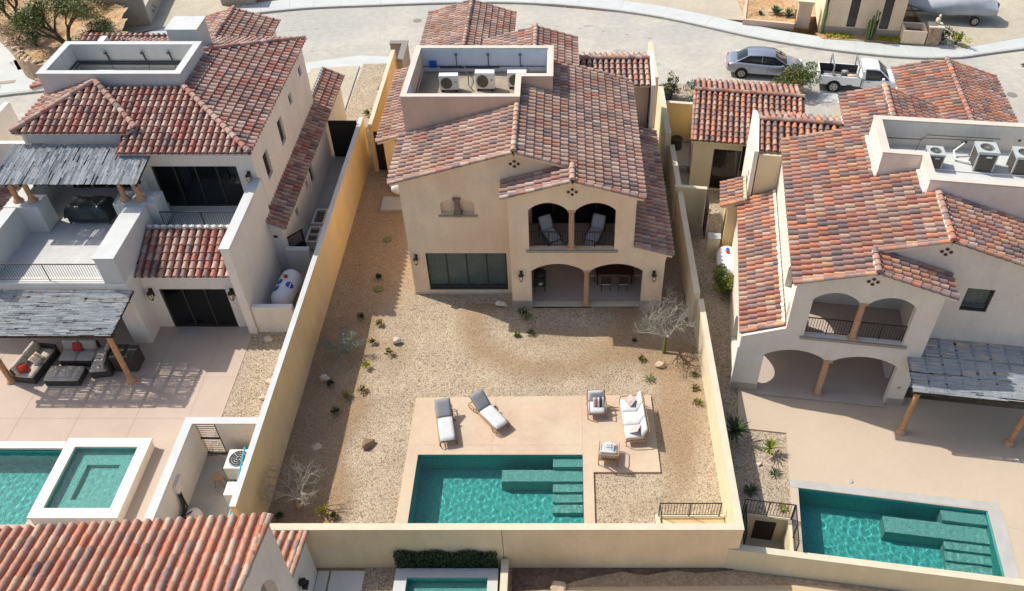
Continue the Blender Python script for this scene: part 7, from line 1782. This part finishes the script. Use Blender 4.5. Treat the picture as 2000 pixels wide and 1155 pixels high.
t = thing('garden_wall', 'brown wall block at the top edge right of the concrete driveway', 'wall', (-25.6, 63.6, .1), R(4)); bx('wall', 'stone_trim', t, -1.0, 1.6, 0, 6, 0, 1.6, .02)
t = thing('boundary_wall', 'flared stucco pillar wall with grey cap beside the tan house near the street', 'wall', (-10.9, 51.6, .08)); bx('wall', 'stone_trim', t, .25, .55, -1.6, 1.1, 0, 2.4, .02); bx('wall', 'stone_trim', t, -.6, .249, .75, 1.1, 0, 2.4, .02); bx('wall_cap', 'grille', t, -.62, .6, .7, 1.15, 2.403, 2.47); bx('wall_cap', 'grille', t, .2, .6, -1.65, .699, 2.403, 2.47)
def tree(label, x, y, z, h_, rad, n, size, seed, m='leaf_olive', m2='leaf_green', lean=(.6, .3)):
    t = thing('desert_tree', label, 'tree', (x, y, z)); rn = random.Random(seed); mb = MB(); tips = []
    for i in range(3):
        a = i * 2.1 + .3; branch(mb, (0, 0, 0), (math.cos(a) * .5 + lean[0], math.sin(a) * .5 + lean[1], 1.3), h_ * .45, .16, 4, rn, .45, 0, .15, 3, (2, 3), tips)
    mb.build('trunk', 'bark', t); lf = MB()
    for i in range(n):
        p = tips[rn.randrange(len(tips))] + Vector((rn.gauss(0, .3), rn.gauss(0, .3), rn.gauss(0, .2)))
        a = Vector((rn.gauss(0, 1), rn.gauss(0, 1), rn.gauss(0, .6))).normalized(); b = a.cross(Vector((rn.gauss(0, 1), rn.gauss(0, 1), 1))).normalized(); s = size * rn.uniform(.6, 1.3)
        lf.add([p - a * s, p + b * s * .45, p + a * s, p - b * s * .45], [(0, 1, 2, 3)], rn.choice((0, 0, 1)))
    lf.build('crown', [m, m2], t)
tree('airy olive-green desert tree on the dirt slope in the upper left corner', -33.6, 53.8, 1.4, 2.9, None, 9000, .085, 3, lean=(-.75, .1))
tree('second desert tree crown cut by the top left corner', -38.8, 57.0, 1.6, 2.6, None, 5500, .085, 6, lean=(-.1, .1))
bush('dark_shrub', 'dark green shrub beside the desert tree trunk near the tiled roof', -31.4, 53.6, 1.5, (1.2, .9, .7), 1600, .13, 'leaf_dark', 'leaf_green', 21, .1)
bush('dark_shrub', 'small dark shrub on the dirt slope left of the desert tree trunk', -36.2, 54.2, 1.4, (.55, .5, .45), 600, .12, 'leaf_dark', 'leaf_olive', 22, .1)
bush('dark_shrub', 'green shrub on the dirt slope near the pale driveway wall', -33.9, 60.0, 1.9, (.9, .7, .5), 900, .13, 'leaf_green', 'leaf_silver', 23, .1)
bush('dry_shrub', 'dry tan brush tangled left of the desert tree on the slope', -38.0, 55.0, 1.5, (1.4, .8, .6), 800, .12, 'rock_tan', 'leaf_olive', 24, .1)
bush('dark_shrub', 'olive shrub in the middle of the dirt slope below the grey-beige wall', -32.3, 56.2, 1.5, (1.0, .8, .5), 900, .12, 'leaf_olive', 'leaf_dark', 27, .1)
bush('dry_shrub', 'dry orange-tan brush right of the desert tree on the slope', -34.6, 58.2, 1.7, (1.2, .8, .4), 800, .11, 'bark_tan', 'leaf_olive', 28, .1)
bush('dry_shrub', 'dry tan brush along the left side of the concrete driveway', -31.8, 62.0, .3, (.6, 1.8, .5), 800, .12, 'rock_tan', 'leaf_olive', 25, .1)
for i, (x, y) in enumerate(((-30.3, 56.4), (-32.6, 58.2), (-34.8, 57.0))): rock('boulder', ['pile stone near the tiled roof at the end of the dirt slope', 'stone below the grey-beige wall on the dirt slope', 'stone lying in the middle of the dirt slope'][i], x, y, .45, 'rock_pale', 1.4 if i else .9, 30 + i)
spiky('agave', 'dry spiky plant in the planter at the top edge behind the white house', -24.0, 64.4, .2, 26, .7, 'rock_tan', .06, .9)
